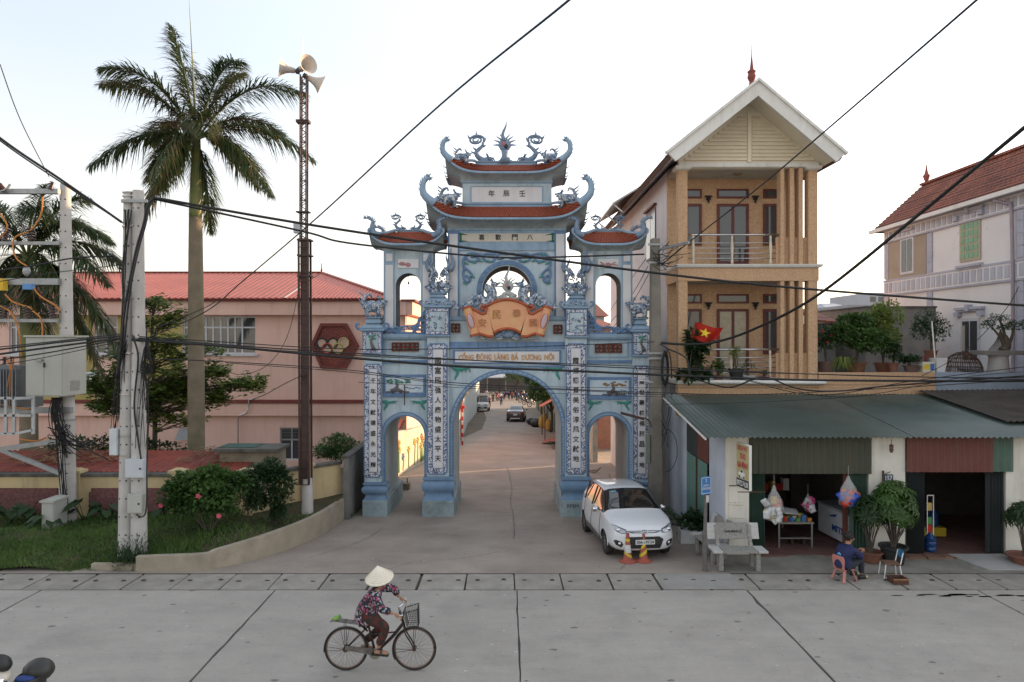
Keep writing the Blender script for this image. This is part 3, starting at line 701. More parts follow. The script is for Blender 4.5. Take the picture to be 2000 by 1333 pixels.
def spike_line(m,pts,side,s,r=.022,seed=1):
 rq=Rn(seed)
 for i in range(1,len(pts)-1):
  t=(pts[i+1]-pts[i-1]).normalized(); nn=Vc((-t.z,0,t.x))*side
  L=s*rq.uniform(.7,1.2); a=pts[i]
  m.tube([a,a+nn*L*.6+t*L*.25,a+nn*L+t*L*.8],[r,r*.7,.003],5)
def head(m,c,s,fx,rq):
 """dragon head looking along fx (+1 or -1) in the xz plane"""
 c=Vc(c)
 m.ell(c,(s*.55,s*.34,s*.42),8,6)
 m.tube([c,c+Vc((fx*s*.55,0,s*.06)),c+Vc((fx*s*.95,0,s*.18))],[s*.30,s*.22,s*.13],7)
 m.tube([c+Vc((0,0,-s*.15)),c+Vc((fx*s*.5,0,-s*.34)),c+Vc((fx*s*.78,0,-s*.26))],[s*.22,s*.13,s*.07],6)
 for q in(-1,1):
  m.tube([c+Vc((-fx*s*.05,q*s*.2,s*.3)),c+Vc((-fx*s*.4,q*s*.3,s*.7)),c+Vc((-fx*s*.3,q*s*.3,s*1.05))],[s*.11,s*.08,.004],5)
  m.ell(c+Vc((fx*s*.3,q*s*.2,s*.28)),s*.12,6,4)
 for i in range(9):
  a=R(60+i*26+rq.uniform(-8,8)); d=Vc((-fx*abs(mc(a*.5))*1.0 if i<7 else fx*.2,rq.uniform(-.4,.4),ms(a))).normalized(); L=s*rq.uniform(.7,1.15)
  m.tube([c+d*s*.3,c+d*s*.3+d*L*.5+Vc((0,0,.12*s)),c+d*(s*.3+L)],[s*.14,s*.10,.003],5)
def horn(E,sx,s,rq,outn,name='eave_dragon',hd=True):
 m=MB(); E=Vc(E)
 pts=Sm([E+Vc((-sx*.30*s,0.03,-.16*s)),E+Vc((-sx*.06*s,0,.02*s)),E+Vc((sx*.09*s,0,.24*s)),E+Vc((sx*.09*s,0,.48*s)),E+Vc((sx*.0,0,.66*s)),E+Vc((-sx*.12*s,0,.70*s))],5)
 n=len(pts)
 m.tube(pts,[(.115*(1-i/n)+.045)*s for i in range(n)],8)
 spike_line(m,pts[3:],-sx*-1 if False else(1 if sx<0 else-1),.15*s,.03*s,3)
 m.cur=1
 if hd:head(m,pts[-1],.13*s,-sx,rq)
 return m.bd(name,[g_mid,g_drag2],G,smooth=True)
rq=Rn(21)
# middle block + roof two
YU0,YU1=22.0,23.9
def midblock():
 x0,x1=X(875,YU0),X(1105,YU0); z0=Z(619,21.7)-.02; z1=Z(446,YU0)
 cx,cz=X(990,YU0),Z(568,YU0); r1=48*YU0/1333
 m=MB(); plate(m,[[(x0,z0),(x1,z0),(x1,z1),(x0,z1)],arc(cx,cz,r1,0,360,40)[:-1]],YU0,YU1-.45)
 b=m.bd('upper_storey',g_light,G)
 N=40; q=arc(cx,cz,r1-.004,0,360,N); m=MB()
 m.add([(x,YU0+.01,z)for x,z in q]+[(x,YU1-.46,z)for x,z in q],[(i,i+1,N+2+i,N+1+i)for i in range(N)])
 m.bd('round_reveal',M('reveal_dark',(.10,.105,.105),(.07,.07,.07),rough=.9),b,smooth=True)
 ring=[(i*12-15)for i in range(18)]
 for i,a0 in enumerate(ring):
  m=MB(); plate(m,[arc(cx,cz,59*YU0/1333,a0+.6,a0+11.4,3)+arc(cx,cz,50*YU0/1333,a0+11.4,a0+.6,3)],YU0-.035,YU0-.002); m.bd('ring_tile',g_blue,b)
 for c in((875,897),(1083,1105)):
  pl=MB().box(X(c[0],YU0),X(c[1],YU0),YU0-.07,YU0-.002,z0,Z(452,YU0)).bd('pillar',g_blue,b)
  MB().box(X(c[0]+2.8,YU0),X(c[1]-2.8,YU0),YU0-.083,YU0-.071,z0+.02,Z(458,YU0)).bd('pillar_panel',g_white,pl,bevel=.01)
 MB().box(X(897.5,YU0),X(1082.5,YU0),YU0-.05,YU0-.002,Z(490,YU0),Z(452,YU0)).bd('frieze',g_mid,b)
 pq=MB().box(X(898,YU0),X(1081.5,YU0),YU0-.065,YU0-.051,Z(473,YU0),Z(457,YU0)).bd('title_plaque',M('plaque_cream',(.56,.52,.46),(.50,.45,.38),sc=2,rough=.75,stain=.3,streak=True),b)
 for ch,pc in(('喜',941),('歡',973),('門',1005.5),('八',1035)):
  m=MB(); text(m,ch,(X(pc,YU0),YU0-.07,Z(464.5,YU0)),w=.185,depth=.012,bold=.014); m.bd('character',g_ink,pq)
 for sx,pc in((1,898.5),(-1,1081)):
  m=MB()
  for i in range(7):
   t=i/6; m.ell((X(pc,YU0)+sx*(.02+t*.20),YU0-.07,Z(457.5,YU0)-.01-.005*i),(.05,.01,.022*(1-t)+.008),6,4)
   m.ell((X(pc,YU0)+sx*(.02+t*.18),YU0-.07,Z(472.5,YU0)+.01),(.05,.01,.020*(1-t)+.008),6,4)
   m.ell((X(pc,YU0)+sx*.03,YU0-.07,Z(457.5,YU0)-.25*t),(.035,.01,.03),6,4)
  m.bd('plaque_leaf',M('deep_green',(.02,.13,.08),rough=.7),pq,smooth=True)
 m=MB(); yy=YU0-.03
 def kp(pts,s=1):
  pts=[(X(p[0],YU0),yy,Z(p[1],YU0))for p in pts]; m.tube(Sm(pts,3),.042,6,flat=.6)
 for f in(1,-1):
  fx=lambda x:990+f*(x-990)
  kp([(fx(a),b_)for a,b_ in((943,499),(930,496),(916,496),(910,503),(916,510),(928,511),(936,507),(930,502),(920,503))])
  kp([(fx(a),b_)for a,b_ in((968,497),(952,496),(944,500),(946,508),(958,512),(966,508),(962,502),(953,502))])
  kp([(fx(a),b_)for a,b_ in((910,500),(905,510),(907,522),(916,530),(922,538),(916,543),(910,538))])
  kp([(fx(a),b_)for a,b_ in((907,524),(905,536),(908,548),(914,552),(918,547),(914,542))])
  kp([(fx(a),b_)for a,b_ in((990,497),(978,496),(970,500),(974,506),(984,504))])
 m.cur=1
 for f in(1,-1):
  for a,b_ in((925,513),(918,498),(955,511),(938,510),(911,515),(923,541),(908,554)):
   m.ell((X(990+f*(a-990),YU0),yy-.02,Z(b_,YU0)),(.09,.02,.03),7,5,Mr(.5*f,3,'Y'))
 m.bd('cloud_relief',[g_blue,g_green],b,smooth=True)
 return b
midblock()
cY=22.95
rf2,ev2=roof('middle_roof',X(990,22.0),cY,X(1105,22.0)-X(990,22.0),.95,156*21.4/1333,1.55,Z(447,22.0),Z(428,21.4),.62,6,88*22.1/1333,.80,Z(404,22.1),Z(397,22.15),courses=7)
MB().rloft(X(877,22.0),X(1103,22.0),22.0,23.9,[(Z(453,22),.0),(Z(451,22),.05),(Z(447,22),.05)]).bd('soffit_moulding',g_mid,rf2)
# top block + roof one
x0,x1=X(903,22.2),X(1077.5,22.2)
tb=MB().box(x0,x1,22.2,23.7,Z(400,22.2)-.1,Z(357,22.2)).bd('top_storey',g_light,G,bevel=.02)
m=MB(); a0,a1,c0,c1=X(921,22.2),X(1058.5,22.2),Z(395.5,22.2),Z(366,22.2)
plate(m,[[(a0-.03,c0-.03),(a1+.03,c0-.03),(a1+.03,c1+.03),(a0-.03,c1+.03)],[(a0,c0),(a1,c0),(a1,c1),(a0,c1)]],22.17,22.198); m.bd('plaque_frame',g_mid,tb)
pq=MB().box(a0,a1,22.182,22.197,c0,c1).bd('title_plaque',g_white,tb)
for ch,pc in(('年',960),('辰',989),('壬',1020)):
 m=MB(); text(m,ch,(X(pc,22.2),22.174,Z(378.5,22.2)),w=.20,depth=.02,bold=.008); m.bd('character',M('grey_letter',(.09,.085,.085),rough=.7),pq)
rf1,ev1=roof('top_roof',X(989,22.2),cY,87*22.2/1333,.75,118*21.75/1333,1.2,Z(357,22.2),Z(338,21.75),.52,5,60*22.4/1333,.45,Z(322,22.4),Z(314,22.45),courses=5)
MB().rloft(X(902,22.2),X(1078,22.2),22.2,23.7,[(Z(359,22.2),.0),(Z(357,22.2),.035),(Z(354,22.2),.035)]).bd('soffit_moulding',g_mid,rf1)
# side towers
for side,c in((0,797),(1,1187.5)):
 f=-1 if side==0 else 1; Yt=21.9; cx=X(c,Yt); hx=48*Yt/1333; z0=Z(654,Yt); z1=Z(490,Yt); ow=24.5*Yt/1333; zs=Z(559,Yt)
 cxo=X(797.5 if side==0 else 1188,Yt)
 m=MB(); plate(m,[[(cx-hx,z0),(cxo-ow,z0)]+[(cxo-ow*mc(R(180*i/20)),zs+ow*1.02*ms(R(180*i/20)))for i in range(21)]+[(cxo+ow,z0),(cx+hx,z0),(cx+hx,z1),(cx-hx,z1)]],Yt,Yt+.85)
 t=m.bd('side_tower',g_light,G)
 m=MB(); q=[(cxo-ow+.004,z0)]+[(cxo-(ow-.004)*mc(R(180*i/20)),zs+(ow*1.02-.004)*ms(R(180*i/20)))for i in range(21)]+[(cxo+ow-.004,z0)]; n=len(q)
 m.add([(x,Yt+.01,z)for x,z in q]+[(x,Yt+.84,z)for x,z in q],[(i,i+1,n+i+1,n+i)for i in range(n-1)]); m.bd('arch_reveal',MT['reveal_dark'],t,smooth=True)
 for sx in(-1,1):
  xa=cx+sx*(hx-.19); MB().box(xa-.16,xa+.16,Yt-.035,Yt-.002,z0,z1-.02).bd('tower_pilaster',g_mid,t)
  MB().box(xa-.125,xa+.125,Yt-.045,Yt-.036,z0,Z(518,Yt)).bd('pilaster_panel',g_white,t,bevel=.008)
  MB().box(xa-.105,xa+.105,Yt-.045,Yt-.036,Z(511,Yt),Z(496,Yt)).bd('pilaster_panel',g_white,t,bevel=.012)
 pl=MB().box(cxo-.335,cxo+.335,Yt-.03,Yt-.002,Z(524.5,Yt),Z(506.5,Yt)).bd('relief_plaque',g_white,t,bevel=.02)
 m=MB(); yy=Yt-.04; zc_=Z(516,Yt); r6=Rn(31+side)
 m.ell((cxo,yy,zc_-.03),(.08,.02,.07),9,6)
 for i in range(7):
  a=r6.uniform(-.28,.28); m.tube(Sm([(cxo+a*.4,yy,zc_-.02),(cxo+a*.8,yy-.005,zc_+r6.uniform(-.05,.08)),(cxo+a,yy,zc_+r6.uniform(-.06,.06)),(cxo+a+.05*f,yy,zc_+r6.uniform(-.05,.05))],3),.013,5)
 m.bd('relief_figure',g_pink,pl,smooth=True)
 rs,evs=roof('side_roof',cx,Yt+.425,hx,.425,71*21.55/1333,.85,Z(491,Yt),Z(479,21.55),.36,4,21*22.1/1333,.22,Z(454,22.15),Z(449.5,22.15),courses=5)
 for sx in(-1,1):
  for sy in(0,2):
   E=evs(sx*1.0,sy,.02); m=MB(); rq2=Rn(4)
   pts=Sm([E+Vc((-sx*.34,0,-.12)),E+Vc((-sx*.15,0,0)),E+Vc((-sx*.10,0,.20)),E+Vc((-sx*.12,0,.36)),E+Vc((sx*.0,0,.44)),E+Vc((sx*.12,0,.46))],4)
   m.tube(pts,[.07,.08,.09,.10,.10,.09,.09,.08,.07,.06,.055,.05,.05,.045,.045,.04,.04,.03,.03,.02,.02][:len(pts)],7)
   for a in(-.4,.1,.6,1.1):m.tube([pts[-2],pts[-2]+Vc((sx*.10*mc(a),0,.12*ms(a)))],[.03,.004],5)
   spike_line(m,pts[2:-2],1 if sx>0 else-1,.10,.025,5)
   m.bd('roof_fish',g_drag2,G,smooth=True)
   horn(E+Vc((0,0,-.03)),sx,.22,rq2,0,'eave_tip',hd=False)
# ---- sculpture on the gate
def loong_ridge(cx,z,y,f,s,name='ridge_dragon'):
 """ridge dragon: head low and facing the middle (f), body rising to a tail curled in a spiral"""
 m=MB(); T=lambda a,b:Vc((cx+f*a*s,y,z+b*s)); r7=Rn(int(cx*100)+9)
 m.tube(Sm([T(.30,.10),T(.10,.08),T(-.12,.22),T(-.22,.42),T(-.10,.58),T(.06,.74),T(.08,.90)],4),lambda t:(.15-.09*t)*s,7)
 m.tube([T(-.22+.36*(1-i/46)*mc(R(-25+i*21)),1.0+.22*(1-i/50)*ms(R(-25+i*21))+.02*mc(R(i*21)))for i in range(37)],lambda q:(.062-.03*q)*s,6)
 for a,b,d in((-.22,1.19,(0,.24)),(-.50,1.06,(-.12,.2)),(.10,.92,(.14,.26)),(-.24,.40,(-.26,.12)),(-.2,.55,(-.2,.16)),(.06,.70,(.18,.10))):
  m.tube([T(a,b),T(a+d[0]*.6,b+d[1]*.4),T(a+d[0],b+d[1])],[.055*s,.04*s,.003],5)
 head(m,T(.36,.16),.22*s,f,r7)
 for i in range(6):m.tube([T(.0+.1*i,.05),T(-.05+.12*i,.16),T(.0+.13*i,.02)],[.05*s,.04*s,.01],5)
 m.bd(name,[g_drag2],G,smooth=True)
def flame_tongue(m,a,L,w,ang,wav=1,y=0):
 pts=[]; d=Vc((mc(ang),0,ms(ang))); n_=Vc((-d.z,0,d.x))
 for i in range(9):
  t=i/8; pts.append(Vc(a)+d*L*t+n_*wav*ms(t*5.2)*w*1.0*(1-t*.4)+Vc((0,y,0)))
 m.tube(pts,lambda t:w*(1-t)**.8+.003,6)
def pearl(cx,z,y,s,stem=True):
 m=MB(); c=Vc((cx,y,z))
 m.lathe([(.001,-.05*s),(.19*s,-.05*s),(.21*s,-.02*s),(.21*s,.02*s),(.19*s,.05*s),(.001,.05*s)],c,18,Mr(R(90),3,'X'))
 for a in(-20,12,40,64,116,140,168,200):flame_tongue(m,c+Vc((mc(R(a))*.17*s,0,ms(R(a))*.17*s)),.30*s,.045*s,R(a*.6+90*.4),1 if a<90 else-1)
 flame_tongue(m,c+Vc((0,0,.15*s)),.72*s,.085*s,R(90),1)
 if stem:
  m.tube([c+Vc((0,0,-.18*s)),c+Vc((0,0,-.36*s)),c+Vc((0,0,-.62*s))],[.13*s,.10*s,.24*s],8)
  r8=Rn(2)
  for i in range(26):
   t=r8.random(); hw=.12+.62*t*t
   m.ell(c+Vc((r8.uniform(-hw,hw)*s,r8.uniform(-.06,.02),(-.42-.42*t)*s)),(.11*s,.06,.06*s),7,5)
 m.cur=1; m.lathe([(.001,-.06*s),(.15*s,-.06*s),(.15*s,.02*s)],c+Vc((0,-.012,0)),16,Mr(R(90),3,'X'))
 m.cur=2; m.ell(c+Vc((.04*s,-.07*s,-.05*s)),(.07*s,.012,.08*s),8,5)
 m.cur=3; m.ell(c+Vc((-.04*s,-.07*s,.05*s)),(.07*s,.012,.08*s),8,5)
 return m.bd('flaming_pearl',[g_drag2 if stem else g_side,g_white,M('ink_dark',(.03,.03,.04),rough=.6),g_pink],G,smooth=True)
def lion(cx,z,y,f,s,tailup=True,mt=None,name='roof_lion'):
 m=MB(); T=lambda a,b,d=0:Vc((cx+f*a*s,y+d*s,z+b*s)); r7=Rn(int(cx*77)+int(z*31))
 m.tube(Sm([T(-.28,.34),T(-.10,.46),T(.10,.42),T(.24,.46)],4),lambda t:(.19+.04*ms(t*3))*s,8)
 for a,d in((-.26,.1),(-.20,-.1),(.20,.1),(.27,-.1)):
  m.tube([T(a,.36,d),T(a-.04,.20,d),T(a+.02,.02,d)],[.12*s,.08*s,.09*s],6)
 head(m,T(.34,.62),.27*s,f,r7)
 m.tube([T(.22,.44),T(.33,.60)],[.17*s,.16*s],7)
 if tailup:
  m.tube(Sm([T(-.30,.38),T(-.42,.60),T(-.30,.86),T(-.12,.94),T(-.06,.80)],4),lambda t:(.11-.07*t)*s,6)
  for b in(.55,.72,.9):m.tube([T(-.38,b),T(-.55,b+.12),T(-.58,b+.22)],[.045*s,.03*s,.003],5)
 for i in range(7):
  a=-.25+.08*i; m.tube([T(a,.52),T(a-.05,.64),T(a-.10,.68)],[.04*s,.03*s,.003],4)
 for i in range(8):m.ell(T(r7.uniform(-.36,.36),.02),(.09*s,.09*s,.05*s),6,4)
 return m.bd(name,[mt or g_drag],G,smooth=True)
rz1=Z(314,22.45)
pearl(X(986,22.6),Z(283,22.5),22.6,.95)
loong_ridge(X(940,22.6),rz1-.02,22.6,1,.74); loong_ridge(X(1037,22.6),rz1-.02,22.6,-1,.74)
lion(X(903,22.1),Z(321,22.1),22.1,1,.52); lion(X(1073,22.1),Z(321,22.1),22.1,-1,.52)
lion(X(878,21.8),Z(406,21.8),21.8,1,.66,mt=g_drag); lion(X(1107,21.8),Z(406,21.8),21.8,-1,.66)
for sx in(-1,1):
 for sy in(0,2):
  horn(ev1(sx,sy,.0),sx,.74,Rn(5),0); horn(ev2(sx,sy,.0),sx,.92,Rn(6),0)
  for ev,s in((ev1,.6),(ev2,.8)):
   m=MB()
   for i in range(9):
    u=-1+.16*i; q=ev(u if sy==0 else-u,1 if sx>0 else 3); m.tube([q,q+Vc((sx*.07,0,.02)),q+Vc((sx*.10,0,.10))],[.03*s,.025*s,.003],5)
   m.bd('eave_barb',g_drag2,G,smooth=True)
for c,zz in((797,448),(1187.5,450)):
 for f in(1,-1):loong_ridge(X(c-f*19,22.3),Z(zz,22.3)-.03,22.32,f,.42)
# phoenixes back to back on the two inner piers
def phoenix_group(cx,z,y,s):
 m=MB(); T=lambda a,b,d=0:Vc((cx+a*s,y+d*s,z+b*s)); r7=Rn(17)
 for f in(-1,1):
  m.tube(Sm([T(f*.10,.02,-.1),T(f*.36,.08,-.1),T(f*.52,.22,-.08),T(f*.62,.30,-.05),T(f*.76,.30,-.03)],4),lambda t:(.16-.10*t)*s,7)
  head(m,T(f*.66,.30,-.04),.13*s,f,r7)
  for i in range(7):
   a=R(25+i*16); m.tube([T(f*.18,.22,-.14),T(f*(.18+.22*mc(a)),.22+.25*ms(a),-.2),T(f*(.2+.40*mc(a)),.22+.42*ms(a),-.15)],[.05*s,.05*s,.01*s],5)
  m.tube(Sm([T(f*.34,.30),T(f*.46,.62,-.02),T(f*.40,.92),T(f*.22,1.02),T(f*.12,.86)],4),lambda t:.10*s*(1-.5*t),7)
  for i in range(9):
   b=.40+i*.075; m.tube([T(f*(.44+.02*ms(i)),b),T(f*.56,b+.06),T(f*.56,b+.14)],[.04*s,.03*s,.003],5)
  for b0,L,aa,x in((.95,.62,98,.42),(1.0,.50,84,.30),(.9,.35,70,.20)):
   flame_tongue(m,T(f*x,b0),L*s*.95,.09*s,R(90+(aa-90)*-f),f)
   flame_tongue(m,T(f*(x-.06),b0,.05),L*s*.6,.06*s,R(90+(aa-84)*f),-f)
 m.tube([T(0,0),T(0,.25),T(0,.60)],[.20*s,.14*s,.11*s],8)
 for i in range(26):m.ell(T(r7.uniform(-.42,.42),r7.uniform(.45,.95),-.12),(.05*s,.04*s,.05*s),6,4)
 for i in range(9):m.ell(T(0,.06+.06*i,-.19),(.045*s,.02*s,.02*s),6,4)
 for f in(-1,1):
  for i in range(14):m.ell(T(f*r7.uniform(.2,.55),r7.uniform(.0,.4),-.17),(.06*s,.03*s,.03*s),6,4)
 m.bd('phoenix_finial',[g_drag],G,smooth=True)
phoenix_group(X(857,21.6),Z(572,21.6),21.72,.60); phoenix_group(X(1125,21.6),Z(574,21.6),21.72,.60)
for f in(-1,1):
 for c,zt in((857,519),(1125,521)):
  m=MB()
  for dx,L,w in((-.30,.78,.10),(-.20,.55,.08),(.22,.66,.09),(.33,.95,.11)):
   flame_tongue(m,Vc((X(c,21.6)+dx,21.74+.03*f,Z(zt,21.6)-.14)),L*.8,w*.85,R(90-dx*25*1),1 if dx<0 else-1)
  m.bd('flame_tail',g_drag2,G,smooth=True)if f==1 else None
# guardian lions on the outer piers
lion(X(727,21.6),Z(620,21.6),21.75,1,.78,True,g_drag,'guardian_lion'); lion(X(1250,21.6),Z(622,21.6),21.75,-1,.74,True,g_drag,'guardian_lion')
# fretwork brackets between pier and tower
def fret(cx_in,f,zb,y):
 """pierced cloud fretwork, tall by the inner pier and low towards the outer one"""
 m=MB(); T=lambda a,b:(cx_in+f*a*21.7/1333,zb+b*21.7/1333)
 def rr_(x0,z0,x1,z1,q=3):
  return[T(x0+q,z0),T(x1-q,z0),T(x1,z0+q),T(x1,z1-q),T(x1-q,z1),T(x0+q,z1),T(x0,z1-q),T(x0,z0+q)]
 out=[T(a,b)for a,b in((0,0),(58,0),(60,4),(58,9),(54,12),(48,15),(38,17),(34,14),(28,16),(22,19),(18,22),(16,30),(11,34),(8,40),(4,46),(0,48))]
 plate(m,[out,rr_(4,3,20,7,2),rr_(4,10,15,14,2),rr_(26,4,50,8,2),rr_(3,18,8,24,2),rr_(10,17,13,25,1),rr_(2,28,5,36,1),rr_(7,27,10,33,1),rr_(30,10,46,13,1.4)],y,y+.10,bevel=.012)
 m.tube([Vc((p[0],y-.005,p[1]))for p in rr_(2,1.5,22,16,4)+[rr_(2,1.5,22,16,4)[0]]],.022,6)
 m.tube([Vc((p[0],y-.005,p[1]))for p in rr_(24,1.5,53,14,4)+[rr_(24,1.5,53,14,4)[0]]],.022,6)
 for a,b,r0 in((57,5,7),(72,4,6)):
  q=[Vc((T(a+r0*mc(R(k))*(1-k/900),b+3+r0*.8*ms(R(k))*(1-k/900))[0],y+.04,T(a,b+3+r0*.8*ms(R(k))*(1-k/900))[1]))for k in range(-60,400,30)]
  m.tube(q,.04,6)
 m.bd('fretwork',g_blue,G,smooth=30)
fret(X(832,21.7),-1,Z(652.5,21.7),21.72); fret(X(1147,21.7),1,Z(654.5,21.7)+.02,21.72)
# ---- the orange scroll with its dragons
sc_=MB()
Ys=21.45
def XZ(l):return[(X(a,Ys),Z(b,Ys))for a,b in l]
def qb(a,b,c,n=10):
 return[((1-t)**2*a[0]+2*(1-t)*t*b[0]+t*t*c[0],(1-t)**2*a[1]+2*(1-t)*t*b[1]+t*t*c[1])for t in[i/n for i in range(n+1)]]
top=qb((947,601),(990,570),(1034,601)); bot=qb((1016,650),(991,632),(965,650))
plate(sc_,[XZ(top+bot)],Ys-.06,Ys+.04,bevel=.01)
scroll=sc_.bd('scroll_panel',g_orange,G)
m=MB(); m.tube([Vc((p[0],Ys-.07,p[1]))for p in XZ(top)],.045,8); m.tube([Vc((p[0],Ys-.07,p[1]))for p in XZ(qb((963,651.5),(991,633),(1018,651.5)))],.045,8)
m.bd('scroll_edge',g_red,scroll,smooth=True)
for f in(-1,1):
 fx=lambda x:991+f*(x-991)
 tp=[(fx(a),b)for a,b in((1031,602),(1034,613),(1040,614),(1049,609),(1058,604),(1063,603))]
 bt=[(fx(a),b)for a,b in((1049,652),(1043,653),(1036,655),(1028,658),(1017,657))]
 m=MB(); plate(m,[XZ(tp+bt)],Ys-.10,Ys+.02,bevel=.01)
 sp_=m.bd('scroll_wing',g_orange,scroll)
 m=MB(); m.tube([Vc((p[0],Ys-.10,p[1]))for p in XZ(tp)],.045,8); m.tube([Vc((p[0],Ys-.10,p[1]))for p in XZ(bt)],.045,8)
 m.tube([Vc((p[0],Ys-.09,p[1]))for p in XZ([(fx(1034),599),(fx(1041),597),(fx(1042),603),(fx(1036),606)])],.05,8)
 m.bd('scroll_edge',g_red,scroll,smooth=True)
 m=MB(); a=XZ([(fx(1070),601)])[0]; b=XZ([(fx(1054),655)])[0]
 A=Vc((a[0],Ys-.10,a[1])); B=Vc((b[0],Ys-.10,b[1])); m.tube([A,B],.135,16); rl=m.bd('scroll_roll',g_orange,scroll,smooth=30)
 m=MB(); d=(B-A).normalized()
 m.tube([A-d*.03,A+d*.04],.155,16); m.bd('roll_end',g_red,rl,smooth=30); m=MB(); m.tube([B-d*.04,B+d*.03],.155,16); m.bd('roll_end',g_red,rl,smooth=30)
 m=MB(); c=(A*.5+B*.5)+Vc((0,-.13,0)); m.ell(c,(.085,.02,.24),12,8,Mr(R(16)*f,3,'Y')); m.cur=1; m.ell(c+Vc((0,.004,0)),(.105,.015,.265),12,8,Mr(R(16)*f,3,'Y'))
 m.bd('roll_medallion',[M('medallion_lilac',(.50,.38,.42),rough=.6),g_red],rl,smooth=True)
m_inc=M('incised_brown',(.44,.20,.09),rough=.7)
for ch,a,b,w,dy in(('安',942,631,.24,-.115),('民',970,615,.26,-.075),('泰',1009,612,.26,-.075),('國',1041,631,.22,-.115)):
 m=MB(); text(m,ch,(X(a,Ys),Ys+dy,Z(b,Ys)),w=w,depth=.02); m.bd('character',m_inc,scroll)
m=MB(); r9=Rn(4)
for i in range(40):
 a=r9.uniform(968,1014); m.ell((X(a,Ys),Ys+.02,Z(660-14*(1-((a-991)/24)**2)*r9.random()-1,Ys)),(.07,.05,.035),7,5,Mr(r9.uniform(-.8,.8),3,'Y'))
for i in range(9):flame_tongue(m,Vc((X(991,Ys),Ys,Z(657,Ys))),.28,.03,R(20+i*17.5),1 if i%2 else-1)
m.cur=1
for f in(-1,1):
 for i in range(14):m.ell((X(991+f*(12+i*3.3),Ys),Ys+.05,Z(660.5+ms(i*1.1)*1.6,Ys)),(.06,.05,.04),7,5)
 q=[Vc((X(991+f*46,Ys)+.09*mc(R(k)),Ys+.0,Z(659,Ys)+.05*ms(R(k))))for k in range(0,330,30)]; m.tube(q,.03,6)
m.bd('scroll_waves',[g_drag2,g_side],scroll,smooth=True)
# pearl and two dragons lying on the scroll
pearl(X(992,21.9),Z(562,21.9),21.62,.80,stem=False)
m=MB(); r9=Rn(6)
for i in range(34):
 t=r9.random(); m.ell((X(992,21.6)+r9.uniform(-1,1)*(.14+.26*t),21.6,Z(573,21.6)-.22*t),(.09,.07,.06),7,5)
m.bd('pearl_cloud',g_side,G,smooth=True)
def dragon_long(f):
 m=MB(); T=lambda a,b,d=0:Vc((X(991+f*(a-991),21.5),21.5+d,Z(b,21.5)))
 pts=Sm([T(1081,607),T(1076,601),T(1066,597),T(1058,586),T(1047,580),T(1038,586),T(1034,594),T(1027,592),T(1023,583),T(1021,572),T(1027,564),T(1025,558)],6)
 n=len(pts); m.tube(pts,[(.045+.11*min(1,i/n*1.5))for i in range(n)],8)
 spike_line(m,pts[4:-6],-f,.13,.035,8)
 m.cur=1; head(m,T(1017,556,-.02),.19,-f,Rn(3))
 for a,b in((1040,592),(1027,592),(1062,594),(1050,590)):
  m.tube([T(a,b-4),T(a-3,b+2,-.06),T(a+3,b+6,-.08)],[.06,.05,.06],6)
  for k in(-1,0,1):m.tube([T(a+3,b+6,-.08),T(a+3+k*3,b+9,-.12)],[.03,.005],5)
 for i in range(5):flame_tongue(m,T(1078+i*2,606-i),.22,.035,R((100-i*28)if f>0 else(80+i*28)),1)
 m.ell(T(1056,596),(.16,.10,.06),8,5)
 m.bd('scroll_dragon',[g_drag,g_drag],G,smooth=True)
dragon_long(1); dragon_long(-1)
# hanging bulb and iron rod under the arches
m=MB(); m.tube([(X(797,22.2),22.3,Z(534,22.2)),(X(797,22.2),22.3,Z(551,22.2))],.006,4); m.ell((X(797,22.2),22.3,Z(553,22.2)),(.03,.03,.045),8,6); m.bd('hanging_bulb',black,G)
m=MB(); m.box(X(790,21.6)-.015,X(790,21.6)+.015,21.6,21.64,Z(792,21.6),Z(752,21.6)); m.bd('iron_rod',rust,G)
# ------------------------------------------------------------------ vegetation helpers
def leaf(m,p,d,up,L,W,fold=.25,bend=.15):
 d=Vc(d).normalized(); s=d.cross(Vc(up)); s=s.normalized()if s.length>1e-4 else d.orthogonal().normalized()
 n=s.cross(d); p=Vc(p); a=p+d*L*.5-n*0; t=p+d*L-n*bend*L
 m.add([p,a+s*W/2+n*fold*W/2,t,a-s*W/2+n*fold*W/2,a],[(0,1,4),(1,2,4),(4,2,3),(0,4,3)])
def rdir(r,zlo=-.3,zhi=1.0):
 a=r.uniform(0,6.283); z=r.uniform(zlo,zhi); q=math.sqrt(max(0,1-min(1,z*z))); return Vc((q*mc(a),q*ms(a),z))
def bush(m,c,rx,ry,rz,n,L,W,seed,shell=.55,droop=.1,clumps=9):
 r=Rn(seed); c=Vc(c)
 cl=[]
 for i in range(clumps):
  d=rdir(r,-.7,1.0); cl.append((Vc((d.x*rx*.62,d.y*ry*.62,d.z*rz*.62)),r.uniform(.32,.55)))
 for i in range(int(n*1.9)):
  o,q=r.choice(cl); d=rdir(r,-.6,1.0); k=q*(shell+(1-shell)*r.random())
  p=c+o+Vc((d.x*rx*k,d.y*ry*k,d.z*rz*k))
  dd=(d+Vc((r.gauss(0,.5),r.gauss(0,.5),r.gauss(0,.4)-droop))); leaf(m,p,dd,Vc((r.gauss(0,.4),r.gauss(0,.4),1)),L*r.uniform(.7,1.3),W*r.uniform(.8,1.3))
m_green1=leafmat('leaf_mid_green',(0.075,0.145,0.032),(0.04,0.09,0.02))
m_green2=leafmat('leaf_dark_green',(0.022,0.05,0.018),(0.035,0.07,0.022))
m_green3=leafmat('leaf_yellow_green',(0.19,0.24,0.05),(0.11,0.17,0.03))
m_palm=leafmat('palm_leaflet',(0.050,0.085,0.028),(0.028,0.05,0.016),tr=.25)
m_palmdry=leafmat('palm_leaflet_dry',(0.16,0.13,0.06),(0.10,0.08,0.035),tr=.25)
